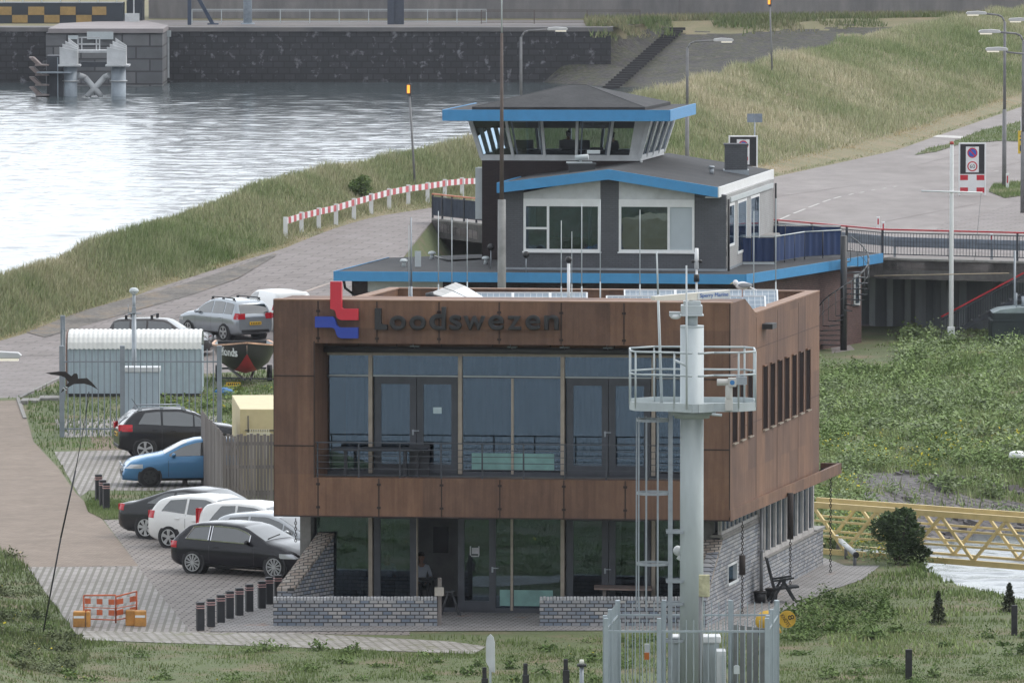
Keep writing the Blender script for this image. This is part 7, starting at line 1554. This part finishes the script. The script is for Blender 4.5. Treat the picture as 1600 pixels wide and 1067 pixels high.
# --- dike grass (tall, pale, windblown)
def dike():
    n = 330000; rg = np.random.default_rng(5); X = rg.uniform(-24,52,n); f = Fy(X); c = Cy(X); t = rg.uniform(0,1.12,n)**.9; Y = f+(c-f)*t
    ok = (abs(X/Y) < .075) & (X/Y > -.078); X, Y, t = X[ok], Y[ok], t[ok]; Z = bankz(X,Y)
    v = vn(X,Y*.6,6,21)*.55+vn(X,Y,1.6,22)*.25+rg.uniform(0,.35,len(X)); v = v*.85+.10*sm(.75,1.0,t)
    C = lut(v,[(.10,G1_),(.24,G2_),(.38,(.27,.31,.16)),(.58,(.35,.35,.21)),(.8,(.56,.50,.36))])
    band = np.where(X > 2, sm(.02,.035,t)*sm(.135,.10,t), sm(.10,.02,t)*.7*(vn(X,Y,4,24) > .35)); foot = band[:,None]; C = C*(1-foot)+np.array((.50,.37,.22))*foot*.9+C*foot*.1
    H = rg.uniform(.18,.55,len(X))*(.45+.9*vn(X,Y,3,23))*(.35+.65*sm(.05,.2,t))*(1-.6*band); C *= rg.uniform(.8,1.2,len(X))[:,None]
    blades('grass',np.stack([X,Y,Z-.03],-1),H,rg.uniform(.03,.07,len(X)),C,.7,seed=6)
dike()
def farbank():
    rg = np.random.default_rng(15); n = 45000; u = rg.uniform(0,1,n); X = 6+u*60; Y = np.interp(X,[7.6,14,30,70],[622.4,640,644,655])+rg.uniform(-9,26,n)*rg.uniform(.2,1,n); top = Y > np.interp(X,[7.6,14,30,70],[622.4,640,644,655])
    zz_ = np.where(top,3.3,3.3-(np.interp(X,[7.6,14,30,70],[622.4,640,644,655])-Y)*.125); k = vn(X,Y,2.5,91)+.3*top > .5; X, Y, zz_ = X[k], Y[k], zz_[k]
    v = vn(X,Y,6,92)*.6+rg.uniform(0,.4,len(X)); blades('grass',np.stack([X,Y,zz_],-1),rg.uniform(.15,.7,len(X)),rg.uniform(.08,.16,len(X)),lut(v,[(.15,G1_),(.45,(.19,.20,.10)),(.8,(.34,.30,.19))]),.7,seed=16)
farbank()
# --- low ground cover
terr = [(410,905),(1140,925),(1205,898),(1288,868),(1380,880),(1350,905),(1290,928),(1235,960),(1200,993),(330,993)]
paved = [[(-260,628),(36,624),(54,690),(92,730),(120,770),(163,812),(216,884),(300,990),(120,995),(44,886),(-20,840),(-260,820)],[(162,812),(640,812),(640,996),(130,990),(48,884),(216,884)],terr,[(84,704),(330,698),(428,738),(428,768),(142,768),(125,778)],[(120,984),(470,988),(700,1001),(762,1010),(740,1023),(420,1011),(130,1001)],[(1290,500),(1440,500),(1424,532),(1300,552)]]
def cover(name, n, x0, x1, y0, y1, hs, ws, seed, dens, cols, lean=.5, extra=None):
    rg = np.random.default_rng(seed); Y = rg.uniform(y0,y1,n); X = rg.uniform(x0,x1,n); ok = (Y < Wy(X)-.3+np.where(X > -3.5,5,0))&(abs(X)/Y < .078); X, Y = X[ok], Y[ok]
    for p in paved: k = ~inpoly(X,Y,p); X, Y = X[k], Y[k]
    # stay off the building, the inlet and the station
    L_ = (Y > 196.3)&(Y < 211.8)&(X > -6.3)&(X < np.interp(Y,[193,214],[4.9,8.75])); k = ~L_; X, Y = X[k], Y[k]
    k = low(X,Y) > -1.0; X, Y = X[k], Y[k]; k = ~((Y > 289)&(X > -7)&(X < 14.0)&(X < 9.2+(Y-289)*.42)); X, Y = X[k], Y[k]
    d = dens(X,Y,rg)*np.where(ripmask(X,Y),.12,1); k = rg.uniform(0,1,len(X)) < d; X, Y = X[k], Y[k]; Z = low(X,Y); v = vn(X,Y,5.5,seed+50)*.5+vn(X,Y,1.1,seed+51)*.25+rg.uniform(0,.3,len(X))
    C = lut(v,cols)*rg.uniform(.75,1.25,len(X))[:,None]; hh = hs(X,Y)*rg.uniform(.5,1.2,len(X))
    blades(name,np.stack([X,Y,Z-.02],-1),hh,rg.uniform(ws*.6,ws*1.3,len(X)),C,lean,seed=seed)
gcol = [(.12,RB),(.24,(.17,.18,.09)),(.38,(.13,.175,.06)),(.60,(.17,.225,.085)),(.85,(.24,.27,.13))]
wcol = [(.12,(.09,.13,.05)),(.28,(.14,.20,.07)),(.45,(.22,.29,.11)),(.6,(.27,.29,.16)),(.78,(.24,.33,.11)),(.95,(.36,.29,.18))]
patchy = lambda X,Y,rg: np.clip(vn(X,Y,1.7,31)*1.5-.25+.45*vn(X,Y,5,32),0.06,1)
cover('grass',150000,-16,15,174,198,lambda X,Y: .04+.17*np.clip(vn(X,Y,1.3,33)-.35,0,1)+.05*vn(X,Y,.5,34),.035,61,patchy,gcol)
wild = lambda X,Y: (.10+.42*np.clip(vn(X,Y,2.2,35)-.25,0,1)+.12*vn(X,Y,.7,36))*(.42+.58*sm(208,222,Y))*(1-.6*sm(284,296,Y))
cover('weeds',230000,8,26,190,310,wild,.06,62,lambda X,Y,rg: np.clip(.3+.9*vn(X,Y,2.4,37)-.95*(vn(X,Y,4.5,38) > .68),.04,1),wcol,.6)
cover('grass',40000,-20,-6,210,290,lambda X,Y: .06+.18*vn(X,Y,1.5,39),.05,63,lambda X,Y,rg: np.full(len(X),.8),[(.15,OL),(.4,G1_),(.7,G2_),(.95,(.16,.22,.05))],.4)
cover('weeds',26000,-17,-10.5,186,222,lambda X,Y: .07+.24*np.clip(vn(X,Y,1.6,40)-.2,0,1),.05,64,lambda X,Y,rg: np.full(len(X),.9),[(.15,DG),(.35,(.11,.12,.065)),(.6,G2_),(.95,(.22,.22,.14))],.5)
# leafy weed clumps: many small leaves around scattered centres
def clumps(name, cen, rad, hh, per, cols, lw, seed, flowers=0, kind=True, parent=None):
    rg = np.random.default_rng(seed); n = len(cen)*per; k = np.repeat(np.arange(len(cen)),per); d = rg.normal(0,.42,(n,3)); d[:,2] = abs(rg.normal(.35,.32,n)); r_ = rad[k]
    P = cen[k]+np.stack([d[:,0]*r_,d[:,1]*r_,np.clip(d[:,2],0,1.15)*hh[k]*(1-.5*np.clip((d[:,0]**2+d[:,1]**2),0,1))],-1); v = (vn(cen[:,0],cen[:,1],4.5,seed+9)*.45+rg.uniform(0,.35,len(cen)))[k]+rg.uniform(0,.25,n); lw = (lw*rg.uniform(.45,1.7,len(cen))[k])[:,None]
    C = lut(v,cols)*rg.uniform(.8,1.25,n)[:,None]
    if flowers: fl = (rg.uniform(0,1,n) < flowers)&(d[:,2] > .5); C[fl] = (.55,.45,.04)
    a = rg.uniform(0,2*np.pi,n); e = rg.uniform(-.4,1.1,n); D1 = np.stack([np.cos(a)*np.cos(e),np.sin(a)*np.cos(e),np.sin(e)],-1)*lw*rg.uniform(.6,1.4,n)[:,None]; b2 = rg.uniform(0,2*np.pi,n); D2 = np.stack([np.cos(b2),np.sin(b2),rg.uniform(-.3,.3,n)],-1)*lw*.4
    V = np.stack([P,P+D1*.5+D2,P+D1,P+D1*.5-D2],1).reshape(-1,3); me = D.meshes.new(name); me.vertices.add(4*n); me.vertices.foreach_set('co',V.reshape(-1).astype(np.float32)); me.loops.add(4*n); me.loops.foreach_set('vertex_index',np.arange(4*n,dtype=np.int32)); me.polygons.add(n); me.polygons.foreach_set('loop_start',np.arange(0,4*n,4,dtype=np.int32)); me.polygons.foreach_set('loop_total',np.full(n,4,np.int32)); me.update(calc_edges=True)
    ca = me.color_attributes.new('tint','FLOAT_COLOR','CORNER'); ca.data.foreach_set('color',np.concatenate([np.repeat(C,4,0),np.ones((4*n,1))],1).reshape(-1).astype(np.float32)); o = link(name, me, M_leaf, parent)
    if kind: tag(o, kind='stuff')
    return o
def scatter(n, x0, x1, y0, y1, seed, cond=None):
    rg = np.random.default_rng(seed); X = rg.uniform(x0,x1,n*3); Y = rg.uniform(y0,y1,n*3); ok = (Y < Wy(X)+np.where(X > -3.5,3,-.5))&(low(X,Y) > -1.0)
    for p in paved: ok &= ~inpoly(X,Y,p)
    ok &= ~((Y > 196.3)&(Y < 212)&(X > -6.3)&(X < np.interp(Y,[193,214],[5.2,8.9]))); ok &= ~((Y > 287)&(X > -7)&(X < 14.6)); ok &= ~((Y > 296)&(rg.uniform(0,1,len(X)) < .75)); ok &= ~(ripmask(X,Y)&(rg.uniform(0,1,len(X)) < .8))
    if cond is not None: ok &= cond(X,Y)
    X, Y = X[ok][:n], Y[ok][:n]; return np.stack([X,Y,low(X,Y)-.02],-1), rg
c_, rg = scatter(620,8.5,24,212,309,71); clumps('weeds',c_,rg.uniform(.3,1.1,len(c_)),rg.uniform(.25,.95,len(c_)),250,[(0,(.08,.12,.05)),(.3,(.14,.20,.07)),(.5,(.21,.28,.11)),(.7,(.23,.27,.17)),(.85,(.28,.37,.12)),(1,(.32,.27,.19))],.10,72)
c_, rg = scatter(90,9,20,213,252,73,lambda X,Y: vn(X,Y,4,74) > .45); clumps('yellow_flowers',c_,rg.uniform(.4,.8,len(c_)),rg.uniform(.5,.9,len(c_)),180,[(0,G1_),(.6,G2_),(1,G3_)],.07,75,.22)
c_, rg = scatter(150,-13,15,178,196,76,lambda X,Y: vn(X,Y,3,77) > .4); clumps('weeds',c_,rg.uniform(.15,.4,len(c_)),rg.uniform(.1,.34,len(c_)),130,[(0,DG),(.4,G1_),(.8,G2_),(1,(.13,.19,.06))],.06,78,.01)
c_, rg = scatter(90,-17,-10.8,184,215,79); clumps('weeds',c_,rg.uniform(.2,.5,len(c_)),rg.uniform(.15,.4,len(c_)),170,[(0,DG),(.4,(.10,.12,.06)),(.8,(.15,.17,.09)),(1,(.24,.21,.15))],.08,80,.02)
c_, rg = scatter(110,-13,-8,238,277,81,lambda X,Y: (Y > 254)|(X < -11)); clumps('weeds',c_,rg.uniform(.25,.5,len(c_)),rg.uniform(.2,.5,len(c_)),150,[(0,G1_),(.6,G2_),(1,(.20,.26,.07))],.08,82,.05)
c_, rg = scatter(60,6.5,10,193,206,83); clumps('weeds',c_,rg.uniform(.25,.5,len(c_)),rg.uniform(.2,.42,len(c_)),170,[(0,DG),(.5,G1_),(1,G2_)],.07,84)
def verge(pts, h, n, seed, hmax=.22):
    P = [on(x,y,h) for x,y in pts]; rg = np.random.default_rng(seed); X = rg.uniform(min(p.x for p in P),max(p.x for p in P),n); Y = rg.uniform(min(p.y for p in P),max(p.y for p in P),n); k = inpoly(X,Y,pts,h); X, Y = X[k], Y[k]
    v = vn(X,Y,2.5,seed)*.6+rg.uniform(0,.4,len(X)); blades('grass',np.stack([X,Y,np.full(len(X),h)],-1),rg.uniform(.04,hmax,len(X)),rg.uniform(.03,.06,len(X)),lut(v,[(.1,G1_),(.4,G2_),(.7,G3_),(.9,ST)]),.5,seed=seed)
verge([(1429,243),(1448,234),(1478,227),(1500,219),(1534,205),(1600,190),(1640,182),(1640,215),(1600,222),(1560,221),(1500,226),(1462,238)],3.1,26000,101)
verge([(1545,300),(1552,290),(1600,284),(1640,282),(1640,310),(1600,306),(1570,310)],3.1,9000,102)
verge([(133,785),(146,780),(206,786),(206,808),(162,812),(138,800)],0,5000,103,.14)
# bushes and little conifers
def bush(name, lab, cat, base, W_, H_, n, cols, lw, seed, cone=False, group=None):
    t = thing(name, lab, cat, (0,0,0), group); rg = np.random.default_rng(seed); m = MB()
    for k in range(7): a = rg.uniform(0,6.28); q = Vector((math.cos(a)*W_*.28*(0 if cone else 1),math.sin(a)*W_*.28*(0 if cone else 1),H_*(.95 if cone else rg.uniform(.5,.85)))); m.cyl(base-Vector((0,0,.1)),base+q*.5,.035 if not cone else .02,.02,6); m.cyl(base+q*.5,base+q,.02,.006,5)
    m.build('trunk', mat('twig bark',(.07,.05,.04),.9), t)
    if cone:
        z = rg.uniform(0.03,1,n); rr = W_/2*(1-z)**.75*np.sqrt(rg.uniform(.3,1,n))*(1+.25*np.sin(z*30)); a = rg.uniform(0,6.28,n); P = np.stack([rr*np.cos(a),rr*np.sin(a),z*H_],-1)
    else:
        cc = rg.normal(0,1,(13,3)); cc /= np.linalg.norm(cc,axis=1)[:,None]; cc *= rg.uniform(.2,.62,13)[:,None]; k = rg.integers(0,13,n); d = rg.normal(0,1,(n,3)); d /= np.linalg.norm(d,axis=1)[:,None]; P = cc[k]+d*(rg.uniform(.55,1,n)**.5)[:,None]*rg.uniform(.25,.45,13)[k][:,None]
        P = P*np.array([W_/2,W_/2,H_/2])+np.array([0,0,H_*.5]); P[:,2] = np.clip(P[:,2],.02,None)
    P += np.array(base); v = rg.uniform(0,1,n); C = lut(v,cols); a = rg.uniform(0,2*np.pi,n); e = rg.uniform(-.5,1.2,n); s_ = lw*rg.uniform(.6,1.4,n)[:,None]
    D1 = np.stack([np.cos(a)*np.cos(e),np.sin(a)*np.cos(e),np.sin(e)],-1)*s_; b2 = rg.uniform(0,6.28,n); D2 = np.stack([np.cos(b2),np.sin(b2),rg.uniform(-.3,.3,n)],-1)*s_*.45
    V = np.stack([P,P+D1*.5+D2,P+D1,P+D1*.5-D2],1).reshape(-1,3); me = D.meshes.new('crown'); me.from_pydata([], [], []); me.vertices.add(4*n); me.vertices.foreach_set('co',V.reshape(-1).astype(np.float32)); me.loops.add(4*n); me.loops.foreach_set('vertex_index',np.arange(4*n,dtype=np.int32)); me.polygons.add(n); me.polygons.foreach_set('loop_start',np.arange(0,4*n,4,dtype=np.int32)); me.polygons.foreach_set('loop_total',np.full(n,4,np.int32)); me.update(calc_edges=True)
    ca = me.color_attributes.new('tint','FLOAT_COLOR','CORNER'); ca.data.foreach_set('color',np.concatenate([np.repeat(C,4,0),np.ones((4*n,1))],1).reshape(-1).astype(np.float32)); link('crown', me, M_leaf, t); return t
dark = [(0,(.03,.05,.022)),(.5,(.06,.095,.04)),(1,(.13,.18,.08))]
b = on(1402,882,0); bush('bush','dark green bush standing in front of the yellow footbridge','bush',b,1.75,1.75,9000,dark,.09,91)
b = on(1430,886,-.1); bush('bush','smaller low green bush at the right foot of the dark bush','bush',b,1.3,.75,3600,[(0,(.025,.04,.017)),(1,(.08,.11,.05))],.08,92)
b = on(1466,975,0); bush('small_conifer','small dark pointed conifer in the grass below the footbridge','conifer',b,.42,.85,2600,[(0,(.025,.035,.02)),(1,(.075,.08,.05))],.045,93,True,'small conifers')
b = on(1577,956,0); bush('small_conifer','small dark pointed conifer near the right edge beside the timber post','conifer',b,.42,.75,2400,[(0,(.025,.035,.02)),(1,(.075,.08,.05))],.045,94,True,'small conifers')
b = drop(565,312,300); bush('bush','small round green bush on the dike beside the red and white fence','bush',b,1.35,1.15,3000,[(0,G1_),(1,G2_)],.11,95)
# stones on the inlet bank
rg = np.random.default_rng(8); m = MB(); X = rg.uniform(12,24,420); Y = rg.uniform(222,244,420)
for x, y in zip(X,Y):
    if Fy(x) > y and vn(x,y,2.6,9) > .35: z = float(low(np.array(x),np.array(y))); s_ = rg.uniform(.14,.34); m.cbox((x,y,z),(s_*1.3,s_,s_*.6),rz=rg.uniform(0,3),rx=rg.uniform(-.4,.4))
tag(m.build('riprap_stones', mat('basalt stone',(.11,.10,.10),.9,var=.4,scale=1)), kind='stuff')
# ================================================================== HAZE OVER THE WHOLE SITE
hz_m = D.materials.new('haze'); hz_m.use_nodes = True; nt = hz_m.node_tree; nt.nodes.remove(nt.nodes['Principled BSDF'])
pv = nt.nodes.new('ShaderNodeVolumePrincipled'); pv.inputs['Color'].default_value = (.88,.92,1,1); pv.inputs['Density'].default_value = .00007; pv.inputs['Anisotropy'].default_value = .2
nt.links.new(pv.outputs[0], nt.nodes['Material Output'].inputs['Volume'])
m = MB(); m.box(-650,650,-420,1480,-8,26); o = m.build('haze', hz_m); tag(o, kind='stuff')
